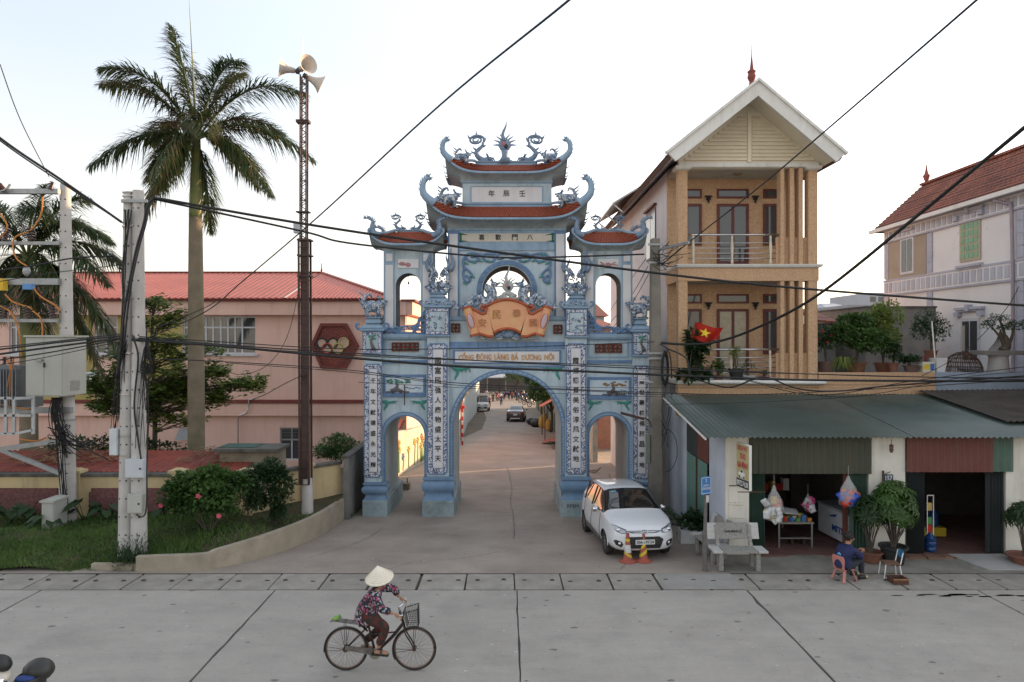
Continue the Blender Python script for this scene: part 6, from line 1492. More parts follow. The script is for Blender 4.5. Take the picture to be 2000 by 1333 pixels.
# roof: two pitches, deep verge, barge boards
Yv=19.8; apx=X(1480,Yv); apz=Z(166,Yv); lx,lz=X(1310,Yv),Z(301,Yv); rx_,rz_=X(1643,Yv),Z(303,Yv)
for s,(ex,ez)in((0,(lx,lz)),(1,(rx_,rz_))):
 d=Vc((ex-apx,0,ez-apz)).normalized(); nn=Vc((-d.z,0,d.x)); nn=nn if nn.z>0 else-nn
 A=Vc((apx,Yv,apz)); E=Vc((ex,Yv,ez))
 m=MB(); q=[A,E,E-nn*.10,A-nn*.10]; m.loft([[p+Vc((0,.12,0))for p in q],[p+Vc((0,34.9-Yv,0))for p in q]]); m.bd('roof_soffit',m_sidew if s==0 else m_gable,H)
 m=MB(); rows=[]; N=16
 for j in range(N+1):
  p=E.lerp(A,j/N);
  if j:rows.append([p+nn*.03+Vc((0,.1,0)),p+nn*.03+Vc((0,35-Yv,0))])
  rows.append([p+nn*.075+Vc((0,.1,0)),p+nn*.075+Vc((0,35-Yv,0))])
 m.loft(rows,closed=False); m.bd('tile_slope',m_clay,H)
 m=MB(); q=[A+Vc((0,0,.115)),E+nn*.09+d*.06,E-nn*.26+d*.02,A+Vc((0,0,-.33))]; m.loft([[p+Vc((0,-.05,0))for p in q],[p+Vc((0,.05,0))for p in q]]); m.bd('barge_board',m_trim,H)
 m=MB(); q=[A+Vc((0,0,.18)),E+nn*.14+d*.1,E+nn*.07+d*.1,A+Vc((0,0,.09))]; m.loft([[p+Vc((0,-.12,0))for p in q],[p+Vc((0,.02,0))for p in q]]); m.bd('barge_cap',m_trim,H)
 m=MB(); q=[E+nn*.03,E+nn*.03+d*.10,E-nn*.10+d*.10,E-nn*.10]; m.loft([[p+Vc((0,.12,0))for p in q],[p+Vc((0,35-Yv,0))for p in q]]); m.bd('eave_board',M('eave_brown',(.12,.07,.05),rough=.85),H)
MB().beam((apx,Yv+.1,apz+.10),(apx,34.9,apz+.10),.22,.10).bd('ridge_cap',m_clay,H)
m=MB(); m.lathe([(.10,-.05),(.07,.10),(.10,.16),(.13,.24),(.10,.34),(.13,.40),(.06,.46),(.04,.62),(.015,.86),(.006,1.25)],(apx-.05,Yv+.35,apz+.12),12); m.bd('roof_finial',M('finial_red',(.25,.07,.06),rough=.7),H,smooth=40)
m=MB(); m.prism([(HX0,zc1-.05),(HX1,zc1-.05),(HX1,10.75),(apx,apz-.15),(HX0,10.75)],33.9,34.4); m.bd('rear_gable',m_sidew,H); m=MB(); m.prism([(HX0+.01,zc1-.05),(HX1-.01,zc1-.05),(HX1-.01,10.8),(apx,apz-.25),(HX0+.01,10.8)],22.45,34); m.bd('attic',m_sidew,H)
# side windows
def sidewin(y0,y1,z0,z1):
 m=MB(); m.box(HX0-.03,HX0-.003,y0,y1,z0,z1); w=m.bd('side_window',m_maroonf,H)
 for a,b in((y0+.06,(y0+y1)/2-.03),((y0+y1)/2+.03,y1-.06)):MB().box(HX0-.036,HX0-.031,a,b,z0+.06,z1-.06).bd('pane',M('sky_glass',(.35,.34,.33),rough=.1,spec=.8),w)
 MB().box(HX0-.12,HX0-.003,y0-.1,y1+.1,z1+.05,z1+.12).bd('window_hood',m_maroonf,H)
sidewin(24.0,25.6,8.2,9.95); sidewin(28.6,29.6,8.6,9.6); sidewin(24.0,25.6,4.9,6.4); sidewin(28.6,29.6,5.0,6.0)
# canopy frame over the rear roof
m=MB(); a=Vc((4.3,27.2,11.0)); m.loft([[(4.2,27.0,10.65),(4.2,31.5,10.65),(4.2,31.5,10.72),(4.2,27.0,10.72)],[(6.6,27.0,12.1),(6.6,31.5,12.1),(6.6,31.5,12.17),(6.6,27.0,12.17)]]);
for y in(27.1,29.2,31.4):m.beam((4.25,y,10.65),(4.6,y,10.35),.05); m.beam((5.6,y,11.5),(5.6,y,11.2),.05)
m.bd('roof_canopy',m_trim,H)
m=MB(); m.tube([(5.9,25.5,11.6),(6.0,25.5,14.0)],.012,4); m.bd('aerial',steel,H)
# terrace parapet to the right
MB().box(HX1+.03,X(1827,Y0),Y0+.02,Y0+.22,Z(752,Y0)+.002,Z(728,Y0)).bd('terrace_parapet',m_tan,H)
MB().box(X(1827,Y0)+.01,20,Y0,Y0+.22,Z(766,Y0),Z(728,Y0)).bd('blue_parapet',M('blue_grey_render',(.28,.34,.41),(.22,.27,.33),sc=1.5,rough=.85,stain=.4),H)
MB().box(HX1+.03,20,Y0+.25,27,3.7,4.0).bd('terrace_slab',conc,H)
brk=M('bare_brick',(.22,.09,.06),(.16,.07,.05),sc=8,rough=.95,bump=.6); MB().box(X(1827,Y0)+.01,20,Y0+.02,Y0+.2,Z(800,Y0),Z(766.5,Y0)).bd('brick_band',tilemat('brick_band',(.24,.09,.06),(.18,.07,.05),.22,.075,(.22,.20,.18)),H)
# ------------------------------------------------------------------ shop
SH=thing('shop',(9,16.5,0),'corner shop with white piers, green corrugated shutters and green metal roof','shop')
m_shopw=M('shop_wall',(0.68,0.65,0.58),(0.58,0.55,0.48),sc=1.2,rough=.88,bump=.1,stain=.5,sc3=(.30,.26,.19),ssc=1.3,streak=True)
m_shopb=M('shop_wall_bluish_lit',(0.47,0.50,0.56),(0.40,0.43,0.49),sc=1.2,rough=.88,stain=.45,sc3=(.27,.28,.30),ssc=1.0)  # side of the white wall, its bluish light put into the colour
m_gr=M('green_corrugated',(0.085,0.11,0.098),(0.062,0.085,0.075),sc=1.2,rough=.36,spec=.5,stain=.35,sc3=(.07,.085,.08),ssc=1.0)
m_gs=M('green_shutter',(0.075,0.13,0.10),(0.055,0.10,0.075),sc=2,rough=.55,stain=.3,sc3=(.10,.09,.06)); m_gh=M('olive_header',(0.045,0.052,0.035),(0.06,0.06,0.04),sc=2,rough=.6,stain=.5,sc3=(.09,.07,.045),ssc=2,streak=True)
m_rs=M('red_shutter',(0.135,0.05,0.038),(0.13,0.04,0.03),sc=2,rough=.6,stain=.4,sc3=(.10,.06,.05),ssc=2,streak=True); m_dk=M('dark_shutter',(0.045,0.05,0.05),(0.035,0.04,0.04),sc=2,rough=.55)
m_lg=M('pale_green_panel',(0.13,0.22,0.19),(0.10,0.18,0.155),sc=2,rough=.55)
zr0,zr1=2.92,3.58
m=MB(); corr(m,(4.69,16.08,zr0),(14.6,16.08,zr0),(4.69,20.78,zr1),(14.6,20.78,zr1),.135,.045,1); m.bd('corrugated_roof',m_gr,SH)
m=MB(); m.beam((4.69,16.1,zr0-.015),(4.69,20.78,zr1-.015),.03,.05); m.bd('roof_edge_trim',m_trim,SH)
m=MB(); a=(8.05,20.7,zr1+.035); b=(10.5,16.1,zr0+.035);
for i in range(3):m.beam((X(1615,20.7)+i*.02,20.7,zr1+.03),(X(1790,16.1)+i*.02,16.1,zr0+.03),.012,.012)if i==0 else None
m.bd('loose_wire',steel,SH)
m=MB(); corr(m,(12.55,17.2,3.17),(20,17.2,3.25),(12.45,20.75,3.70),(20,20.75,3.78),.15,.04,1); m.bd('fibre_cement_roof',M('old_fibre_cement',(.075,.062,.055),(.05,.042,.038),sc=2,rough=.95,bump=.3,stain=.4,sc3=(.12,.11,.1)),SH)
r=Rn(71); m=MB()
for i in range(90):
 x=r.uniform(5.2,12.2); y=20.7-abs(r.gauss(0,1.1)); y=max(16.4,y); z=zr0+(y-16.08)*.1404+.04; a=r.uniform(0,6.28); q=r.uniform(.02,.06)
 m.add([(x+q*mc(a+t)*s_,y+q*ms(a+t)*s_,z+.006)for t,s_ in((0,1),(1.4,.5),(3.1,1.1),(4.6,.5))],[(0,1,2,3)])
tag(m.bd('roof_litter',m_lf,SH),kind='stuff')
def xs_(p):return X(p,16.5)
for a,b,nm in((1417,1463,0),(1697,1768,1),(1965,2150,2)):
 MB().box(xs_(a),xs_(b),16.5,17.8 if nm==0 else 16.8,-.3,2.92).bd('pier',m_shopw,SH)
MB().box(5.278,5.284,16.51,17.8,-.3,2.90).bd('bluish_lit_face',m_shopb,SH)  # thin skin giving the white pier's side its bluish light as colour
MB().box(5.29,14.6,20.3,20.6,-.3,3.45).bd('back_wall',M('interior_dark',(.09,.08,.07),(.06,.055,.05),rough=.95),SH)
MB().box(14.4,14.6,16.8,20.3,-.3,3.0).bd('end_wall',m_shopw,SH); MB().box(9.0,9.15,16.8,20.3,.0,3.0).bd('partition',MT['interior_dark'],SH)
MB().box(5.285,5.4,20.0,22.4,-.4,3.45).bd('side_wall',m_shopb,SH); m=MB(); m.prism([(16.5,2.93),(22.4,2.93),(22.4,4.0),(20.8,3.58)],5.29,5.39,'yz')if False else None
# side panels: sheet doors
for y0,y1,z0,z1,mt in((17.82,18.88,2.0,2.95,m_rs),(18.9,20.0,2.0,3.2,m_dk),(17.95,18.86,-.05,1.98,m_lg),(18.96,20.0,-.05,1.98,m_lg)):
 m=MB(); n=int((y1-y0)/.12)
 corr(m,(5.28,y1,z0),(5.28,y0,z0),(5.28,y1,z1),(5.28,y0,z1),.12,.012,1,trap=True); m.bd('side_sheet',mt,SH)
MB().box(5.24,5.30,18.86,18.95,-.1,2.0).bd('door_post',rust,SH)
# shop floor, threshold and apron
m_ft=tilemat('floor_tile_brown',(.16,.075,.06),(.13,.06,.05),.4,.4,(.08,.05,.04))
MB().box(5.29,14.4,16.45,20.3,-.2,.06).bd('shop_floor',m_ft,SH); MB().box(5.85,9.0,16.36,16.45,-.2,.055).bd('threshold',M('brick_edge',(.20,.10,.07),(.14,.09,.06),sc=6,rough=.9),SH)
ap=thing('shop_apron',(9,16,0),'x','x'); del ap['category']; ap['kind']='structure'; ap['label']='sloping concrete apron in front of the shop'
m=MB(); N=30; rows=[]
for j in range(5):
 y=15.34+(16.44-15.34)*j/4; rows.append([(4.95+(14.5-4.95)*i/N,y,(.005+.05*(j/4)**1.2)+.012*ms(i*1.1)*(j/4))for i in range(N+1)])
m.loft(rows,closed=False); m.bd('apron',M('apron_concrete',(.22,.205,.18),(.15,.14,.12),sc=1.5,rough=.92,bump=.4,bsc=30,stain=.6,sc3=(.08,.075,.06),ssc=1.0),ap,smooth=True)
m=MB(); m.loft([[(10.6,16.42,.0),(11.9,16.42,.0),(11.9,16.42,.10),(10.6,16.42,.10)],[(10.95,15.5,-.02),(12.35,15.5,-.02),(12.35,15.5,.03),(10.95,15.5,.03)]]); m.bd('door_ramp',conc,ap)
m=MB()
for i in range(16):x=9.3+i*.21+.02; m.box(x,x+.19,16.2+.02*(i%3),16.43,-.02,.085+.01*(i%2))
m.bd('brick_edging',M('brick_edge'),ap)if False else None
for i in range(7):x=9.35+i*.215; MB().box(x,x+.2,16.18+.02*(i%3),16.43,-.02,.08+.012*(i%2)).bd('brick',M('brick_edge'),ap)
# shutters
def sheet(px0,px1,z0,z1,y,mat,pitch=.16,amp=.03,name='shutter'):
 m=MB(); corr(m,(xs_(px0),y,z0),(xs_(px1),y,z0),(xs_(px0),y,z1),(xs_(px1),y,z1),pitch,-amp,1,trap=True); return m.bd(name,mat,SH)
sheet(1463,1700,2.02,2.92,16.42,m_gh,.15,.025,'header_sheet'); sheet(1768,1937,2.06,2.92,16.42,m_rs,.16,.025,'header_sheet'); sheet(1937,1976,2.07,2.92,16.42,m_gs,.16,.025,'header_sheet')
def folded(px0,px1,z0,z1,mat,n):
 m=MB(); x0,x1=xs_(px0),xs_(px1); row=[]
 for i in range(n*2+1):row.append((x0+(x1-x0)*i/(n*2),16.52 if i%2 else 16.64))
 m.loft([[(x,y,z0)for x,y in row],[(x,y,z1)for x,y in row]],closed=False); return m.bd('folded_shutter',mat,SH)
folded(1464,1497,.06,2.02,m_gs,6); folded(1665,1697,.06,2.02,m_gs,5); folded(1769,1810,.08,2.06,m_dk,6); folded(1932,1964,.08,2.06,m_dk,5)
m=MB(); m.box(xs_(1655),xs_(1660),16.7,16.75,.06,2.05); m.box(xs_(1661),xs_(1664),16.7,16.75,.06,2.05); m.bd('red_door_post',m_rs,SH)
# sign board, faded letters, number plate, bulb
sg=thing('taxi_sign',P(1455,900,16.2),'hanging yellow taxi sign board with red letters at the shop corner','sign')
A0,A1=P(1439,868,16.45),P(1466,858,15.85); zb0,zb1=Z(925,16.45),Z(940,15.85)
A1=Vc((X(1466,15.9),15.9,0)); A0=Vc((X(1440,16.5),16.5,0)); zt_=2.78; zm1=1.95; zm0=1.72
dx=(A1-A0); dn=dx.normalized(); nn=Vc((dn.y,-dn.x,0)); nn=nn if nn.x<0 else-nn
def slab3(o,z0,z1,t0,t1,u0=0,u1=1):
 m=MB(); a=A0+dx*u0; b=A0+dx*u1; m.loft([[a+nn*t0+Vc((0,0,z0)),a+nn*t1+Vc((0,0,z0)),a+nn*t1+Vc((0,0,z1)),a+nn*t0+Vc((0,0,z1))],[b+nn*t0+Vc((0,0,z0)),b+nn*t1+Vc((0,0,z0)),b+nn*t1+Vc((0,0,z1)),b+nn*t0+Vc((0,0,z1))]]); return m
slab3(0,zm0,zt_,-.03,.03).bd('board_frame',m_trim,sg); slab3(0,zm1,zt_-.02,.031,.035,.04,.96).bd('yellow_face',M('sign_yellow',(.46,.39,.20),(.40,.33,.17),rough=.5),sg); slab3(0,zm0+.01,zm1-.01,.031,.036,.04,.96).bd('black_strip',M('sign_black',(.03,.03,.03),rough=.4),sg)
Rm=Mx(((dn.x,-nn.x,0),(dn.y,-nn.y,0),(0,0,1)))
mid=A0+dx*.5+nn*.04
m_sr=M('sign_red',(.50,.05,.07),rough=.5)
for tx,z,w,h,mt in(('DỊCH VỤ',2.66,.42,.13,m_sr),('TAXI',2.48,.26,.14,m_sr),('GIA ĐÌNH',2.29,.46,.17,m_sr),('0972.74.38',1.835,.50,.13,m_trim)):
 m=MB(); text(m,tx,mid+Vc((0,0,z)),w=w,h=h,depth=.004,M4=Rm,bold=.015); m.bd('sign_letters',mt,sg)
m=MB()
for u,z,r1,r2 in((-.02,2.06,.17,.05),(-.02,2.11,.09,.05),(.02,2.0,.17,.02)):
 m.ell(mid+dn*u+Vc((0,0,z))+nn*.004,(r1,.004,r2),12,6,Rm)
m.bd('sign_car',m_trim,sg); m=MB(); m.ell(mid+Vc((0,0,2.12))+nn*.009-dn*.02,(.06,.003,.03),10,5,Rm); m.ell(mid+Vc((0,0,1.99))+nn*.009-dn*.11,(.03,.003,.03),8,5,Rm); m.ell(mid+Vc((0,0,1.99))+nn*.009+dn*.09,(.03,.003,.03),8,5,Rm); m.bd('sign_car_detail',black,sg)
m=MB(); m.beam(A1+Vc((-.3,0,zm0-.02)),A1+Vc((.35,.0,zm0-.02)),.02); m.beam(A0+Vc((-.2,0,zm0-.0)),A0+Vc((.2,.0,zm0-.0)),.02); m.bd('sign_bracket',rust,sg)
np_=thing('number_plate',P(1733,934,16.45),'small dark blue house number plate 157 on the white pier','sign')
MB().box(xs_(1725),xs_(1742.5),16.46,16.475,Z(940.5,16.5),Z(926.5,16.5)).bd('plate',M('plate_blue',(.02,.045,.09),rough=.4),np_); m=MB(); text(m,'157',(xs_(1734),16.455,Z(933.5,16.5)),w=.165,h=.115,depth=.006,bold=.02); m.bd('digits',white,np_)
m=MB(); m.box(xs_(1722),xs_(1724.5),16.44,16.48,Z(943,16.5),Z(919,16.5)); m.beam((xs_(1723),16.45,Z(927,16.5)),(xs_(1737),16.45,Z(921,16.5)),.012); m.bd('plate_bracket',rust,np_)
bl=thing('hanging_bulb',P(1741,876,16.4),'hanging bulb holder under the roof above the white pier','lamp'); m=MB(); m.tube([P(1741,858,16.3),P(1741,868,16.3)],.008,4); m.lathe([(.02,0),(.05,-.03),(.04,-.10),(.05,-.13),(.03,-.2)],P(1741,868,16.3),10); m.bd('bulb_holder',M('holder_brown',(.12,.07,.05),rough=.5),bl)
m=MB(); r=Rn(44)
for y_ in(948,981,986,1012):
 for i in range(11):
  if r.random()<.8:px=1424+i*2.6+r.uniform(-.4,.4); m.box(xs_(px),xs_(px+r.uniform(1,2.2)),16.494,16.499,Z(y_+r.uniform(1,2.4),16.5),Z(y_,16.5))
for i in range(12):m.box(xs_(1422),xs_(1423.4),16.494,16.499,Z(955+i*5+2.5,16.5),Z(955+i*5,16.5))
tag(m.bd('faded_stencil',M('stencil_tan',(.44,.37,.22),(.48,.44,.34),sc=9,rough=.9),SH),kind='stuff')
# ------------------------------------------------------------------ things in and before the shop
fz=thing('chest_freezer',(8.74,17.62,.06),'white chest freezer with blue lettering just inside the open shop','freezer',rz=R(-86))
m=MB(); m.box(-.75,.75,-.33,.33,.08,.82); m.bd('freezer_body',M('freezer_white',(.50,.52,.55),rough=.35),fz,off=False,bevel=.02)
m=MB(); m.box(-.77,-.01,-.35,.35,.825,.88); m.box(.01,.77,-.35,.35,.825,.88); m.bd('freezer_lid',M('lid_grey',(.28,.29,.31),rough=.3),fz,off=False,bevel=.01)
m=MB(); text(m,'MITSU',(.32,-.34,.36),w=.72,h=.17,depth=.004,bold=.03); m.bd('freezer_letters',M('logo_blue',(.02,.06,.24),rough=.4),fz,off=False)
m=MB(); m.prism([(-.2,.60),(.1,.64),(.2,.74),(.0,.69),(-.1,.66)],-.334,-.338); m.bd('blue_fish_mark',MT['logo_blue'],fz,off=False)
tb_=thing('goods_table',(7.15,17.3,.06),'low table inside the shop covered with small packaged goods','table'); x0,x1,y0,y1=6.75,7.65,17.0,18.9
MB().box(x0,x1,y0,y1,.66,.70).bd('table_top',M('table_top',(.25,.22,.18),rough=.5),tb_)
for a in(x0+.04,x1-.04):
 for b in(y0+.04,y1-.04):MB().box(a-.02,a+.02,b-.02,b+.02,.06,.66).bd('leg',steel,tb_)
MB().box(x0+.04,x1-.04,y0+.03,y0+.05,.28,.31).bd('stretcher',steel,tb_)
r=Rn(13); pal=[M('pack_red',(.45,.04,.03),rough=.3),M('pack_yellow',(.6,.45,.05),rough=.3),M('pack_white',(.6,.6,.6),rough=.3),M('pack_blue',(.05,.15,.4),rough=.3),M('pack_green',(.08,.25,.08),rough=.3),M('pack_orange',(.5,.2,.04),rough=.3)]
words_=['red packet','yellow packet','white carton','blue tub','green tin','orange jar']
k=0
for i in range(6):
 for j in range(4):
  x=x0+.09+i*.15; y=y0+.12+j*.22+r.uniform(-.03,.03); h=r.uniform(.06,.16); c_=r.randrange(6); o=MB()
  if r.random()<.5:o.box(x-.05,x+.05,y-.04,y+.04,.702,.702+h)
  else:o.lathe([(.045,0),(.05,.01),(.05,h*.8),(.03,h)],(x,y,.702),10)
  tag(o.bd('grocery_item',pal[c_]),f'small {words_[c_]}, '+['first','second','third','fourth','fifth','sixth'][i]+' from the left, '+['front','second','third','back'][j]+' row of goods on the shop table','groceries','packets and tins on the shop table')
bk=thing('white_box_lid',(7.2,17.35,.86),'tilted white box lid lying on top of the table goods','lid'); m=MB(); m.loft([[(7.0,17.2,.87),(7.38,17.25,.83),(7.42,17.5,.90),(7.05,17.52,.94)],[(7.0,17.2,.885),(7.38,17.25,.845),(7.42,17.5,.915),(7.05,17.52,.955)]]); m.bd('lid',M('pack_white'),bk)
tag(MB().box(7.9,8.0,16.9,17.0,.06,.06).bd('x',conc)if False else fz,None)
st_=thing('low_stool',(7.35,17.3,.06),'small low wooden stool under the shop table','stool'); MB().box(7.15,7.55,17.2,17.45,.26,.29).bd('seat',M('dark_wood',(.05,.035,.025),rough=.6),st_)
for a in(7.2,7.5):MB().box(a-.02,a+.02,17.22,17.43,.06,.26).bd('leg',MT['dark_wood'],st_)
def snackbag(px,py,Y,w,h,lab,cols,seed):
 t=thing('snack_bag',P(px,py,Y),lab,'plastic bag','clear bags of snacks hanging at the shop opening'); r=Rn(seed); c=P(px,py,Y); m=MB()
 for i in range(16):
  m.cur=r.randrange(len(cols)); q=Vc((r.gauss(0,w*.24),r.gauss(0,.07),-h*(.42+.55*r.random()))); rt=Mr(r.uniform(-1,1),3,'Y')@Mr(r.uniform(-.6,.6),3,'Z'); m.loft([[c+q+rt@Vc((a*.075,b*.028*(1.6 if k%2 else.5),k_))for a,b in((-1,-.6),(0,-1),(1,-.6),(1,.6),(0,1),(-1,.6))]for k,k_ in enumerate((-.10,-.05,.0,.05,.10))])
 m.bd('snack_packet',[M(*a,rough=.25)for a in cols],t,smooth=True)
 m=MB(); m.loft([[c+Vc((mc(a)*w*.5*s*(1+.12*ms(a*3+z*9)),ms(a)*.15*s,z))for a in[k*pi_/8 for k in range(16)]]for z,s in((0,.12),(-h*.15,.3),(-h*.4,.8),(-h*.7,1.08),(-h*.95,.95),(-h*1.03,.3))]);
 b=m.bd('clear_bag',M('clear_plastic',(.75,.75,.76),rough=.12,alpha=.28),t,smooth=True); m=MB(); m.tube([c,c+Vc((0,0,.25))],.008,4); m.bd('string',steel,t)
snackbag(1512,948,16.3,.42,.85,'clear bag of red and white snack packets hanging left of the opening',[('snack_orange',(.55,.12,.03)),('pack_white',(.6,.6,.6)),('snack_gold',(.5,.35,.1))],2)
snackbag(1657,930,16.3,.44,.72,'clear bag of blue and red snack packets hanging right of the opening',[('snack_blue',(.03,.08,.45)),('snack_orange',(.55,.12,.03)),('snack_red',(.5,.03,.02))],6)
snackbag(1578,965,17.2,.22,.38,'small clear bag with pink packets hanging deep inside the opening',[('snack_pink',(.5,.08,.2)),('pack_white',(.6,.6,.6))],9)
rk=thing('display_rack',(10.45,16.9,.06),'narrow white wire display rack just inside the second opening','rack'); a,b=X(1811,16.8),X(1823,16.8)
m=MB()
for x in(a,b):m.tube([(x,16.8,.1),(x,16.8,Z(968,16.8)),],.012,5)
m.tube([(a,16.8,Z(968,16.8)),(b,16.8,Z(968,16.8))],.014,5); m.bd('rack_frame',m_trim,rk)
for py,c_ in((990,'snack_gold'),(1018,'pack_green'),(1032,'snack_red')):MB().box(a+.01,b-.02,16.82,16.88,Z(py+8,16.8),Z(py-7,16.8)).bd('hanging_packet',MT.get(c_),rk)
wb=thing('blue_water_bottles',(X(1817,16.7),16.7,.06),'stack of big blue water bottles beside the display rack','water bottle')
m=MB(); z=.06
m.lathe([(.11,0),(.13,.03),(.13,.10),(.12,.12),(.13,.14),(.13,.24),(.12,.26),(.13,.28),(.13,.34),(.05,.42),(.04,.46)],(X(1817,16.75),16.75,z),16); m.bd('bottle',M('blue_pet',(.015,.05,.16),rough=.15),wb,smooth=30)
for i,(x,y)in enumerate(((10.75,18.3),(11.1,18.5),(11.35,18.2))):
 o=MB().lathe([(.11,0),(.14,.03),(.14,.16),(.13,.18),(.14,.20),(.14,.34),(.05,.44),(.04,.48)],(x,y,.30),14).bd('water_bottle',M('blue_pet'),smooth=30); tag(o,['left blue water bottle on the yellow crate in the dark room','middle blue water bottle on the yellow crate in the dark room','right blue water bottle on the yellow crate in the dark room'][i],'water bottle','water bottles in the dark room')
tag(MB().box(10.5,11.6,18.0,18.7,.06,.29).bd('yellow_crate',M('crate_yellow',(.5,.36,.03),rough=.5),bevel=.02),'yellow plastic crate holding blue bottles in the dark room','crate')
# benches
m_terr=M('terrazzo_grey',(.31,.30,.275),(.17,.16,.145),sc=28,rough=.6,bump=.1,stain=.3,sc3=(.15,.14,.12)); m_terw=M('terrazzo_pale',(.47,.46,.43),(.38,.37,.35),sc=20,rough=.6,stain=.35,sc3=(.25,.23,.2))
def bench(loc,rz,label,txt):
 t=thing('stone_bench',loc,label,'bench','terrazzo benches beside the shop',rz)
 def slabp(x0,x1,mat,nm,back):
  m=MB()
  if not back:m.box(x0,x1,-.02,.42,.42,.47)
  else:m.loft([[(x0,.50,.60),(x1,.50,.60),(x1,.54,.60),(x0,.54,.60)],[(x0,.60,.95),(x1,.60,.95),(x1,.64,.95),(x0,.64,.95)]])
  return m.bd(nm,mat,t,off=False,bevel=.008)
 for back in(False,True):
  e=.62 if not back else.60
  slabp(-e,-e+.22,m_terw,'backrest_end' if back else 'seat_end',back); slabp(-e+.235,e-.235,m_terr,'backrest' if back else 'seat',back); slabp(e-.22,e,m_terw,'backrest_end' if back else 'seat_end',back)
 for s in(-1,1):
  m=MB(); m.prism([(.05,.0),(.13,.0),(.12,.42),(.06,.42)],s*.42-.05,s*.42+.05,'yz'); m.bd('leg',m_terr,t,off=False,bevel=.01)
  m=MB(); m.prism([(.34,.0),(.42,.0),(.50,.45),(.60,.92),(.56,.92),(.46,.55),(.34,.42)],s*.38-.04,s*.38+.04,'yz'); m.bd('leg',m_terr,t,off=False,bevel=.01)
 m=MB(); Mt=Mr(R(-16),3,'X'); text(m,txt,(0,.537,.78),w=.42,h=.07,depth=.006,M4=Mt,bold=.01); m.bd('inscription',M('inscription',(.06,.055,.05),rough=.8),t,off=False)
bench((X(1445,15.45),15.38,.01),R(0),'terrazzo bench with inscription facing the road before the shop pier','TAM MINH LÊ')
bench((X(1372,16.4),16.5,-.04),R(-80),'second terrazzo bench turned sideways behind the blue sign post','CÔNG ĐÔNG')
sp=thing('street_sign',(X(1377,15.55),15.5,0),'blue street name sign on a grey iron post beside the bench','sign')
m=MB(); m.tube([(X(1377,15.5),15.5,0),(X(1376,15.5),15.52,.9)],.055,12); m.tube([(X(1377,15.5),15.5,.9),(X(1380,15.5),15.52,2.12)],.04,12); m.bd('post',M('post_grey',(.16,.15,.14),(.11,.10,.095),sc=7,rough=.7,metal=.2,bump=.2),sp,smooth=40)
rot=Mr(R(28),3,'Z')
def signpart(x0,x1,z0,z1,y0,y1,mat,nm):
 m=MB(); vs=[]; mm=MB().box(x0,x1,y0,y1,z0,z1); c=Vc((X(1379.5,15.4),15.42,Z(949,15.4))); m.add([c+rot@Vc(v)for v in mm.v],mm.f); return m.bd(nm,mat,sp)
c=Vc((X(1379.5,15.4),15.42,Z(949,15.4)))
signpart(-.15,.15,-.20,.20,-.004,.004,M('sign_blue',(.04,.17,.42),(.035,.15,.38),rough=.35),'sign_plate');
for a in((-.14,.14,.17,.18),(-.14,.14,-.18,-.17),(-.14,-.13,-.17,.17),(.13,.14,-.17,.17)):signpart(*a[:2],a[2],a[3],-.0065,-.005,white,'sign_border')
for tx,dz,w,h in(('ĐƯỜNG',.01,.16,.05),('CÔNG ĐÔNG',-.06,.24,.07)):m=MB(); text(m,tx,c+rot@Vc((0,-.007,dz)),w=w,h=h,depth=.002,M4=rot,bold=.01); m.bd('sign_letters',white,sp)
m=MB(); text(m,'2',c+rot@Vc((0,-.007,.11)),h=.07,depth=.002,M4=rot,bold=.01); m.bd('sign_digit',white,sp)
signpart(-.02,.06,-.38,-.22,-.03,-.02,M('paper_white',(.5,.5,.47),rough=.8),'pasted_notice')
# ------------------------------------------------------------------ terrace plants, lavender house, distance
def potted(px,py,Y,pr,ph,lab,rx,rz,n,L,W_,mat,seed,potmat=None,group='potted plants on the terrace parapet',dz=0,cat='potted plant'):
 c=P(px,py,Y); t=thing('potted_plant',c,lab,cat,group); m=MB()
 m.lathe([(.001,0),(pr*.7,0),(pr*.95,ph*.9),(pr*1.06,ph*.9),(pr*1.06,ph),(pr*.9,ph),(pr*.85,ph*.9),(.001,ph*.88)],c,14); m.bd('pot',potmat or M('clay_pot',(.20,.085,.055),(.15,.065,.045),sc=6,rough=.85),t,smooth=40)
 b=Vc(c)+Vc((0,0,ph)); stems(t,b-Vc((0,0,.05)),[b+Vc((rnd.uniform(-.3,.3)*rx,0,rz*1.1+dz))for _ in range(4)],.018)
 m=MB(); bush(m,b+Vc((0,0,rz+dz)),rx,rx*.8,rz,n,L,W_,seed,clumps=10); m.bd('foliage',mat,t); return t
Yp_=21.15
m_bp=M('brown_pot',(.13,.085,.075),rough=.7); m_blackpot=M('black_pot',(.025,.025,.025),rough=.6); m_palepot=M('pale_pot',(.45,.47,.50),rough=.6); m_pinkpot=M('pink_pot',(.45,.16,.20),rough=.6)
potted(1613,727,21.3,.28,.33,'rose bush in a wide brown pot next to the house corner',.42,.62,600,.09,.05,m_green2,61,m_bp)
m=MB()
for a,b in((1600,662),(1623,655),(1616,668),(1606,648)):m.ell(P(a,b,21.2),(.05,.05,.05),7,5)
tag(m.bd('red_rose',M('rose_red',(.45,.02,.03),rough=.6),smooth=True),'few red rose blooms above the wide brown pot','roses',kind='stuff')
potted(1672,727,21.35,.30,.30,'big leafy green bush in a clay pot, largest left clump on the terrace',.95,.80,2600,.12,.07,m_green1,62,dz=-.05)
potted(1725,727,21.8,.28,.30,'tall loose yellow-green shrub behind the others on the terrace',.75,.95,1900,.11,.06,m_green3,63,dz=.05)
potted(1745,726,21.1,.15,.26,'small dark bush in a small clay pot right of the big bush',.30,.35,420,.08,.05,m_green2,64)
potted(1780,727,21.1,.24,.20,'low leafy plant in a shallow brown bowl',.32,.16,260,.09,.06,m_green2,65,m_bp)
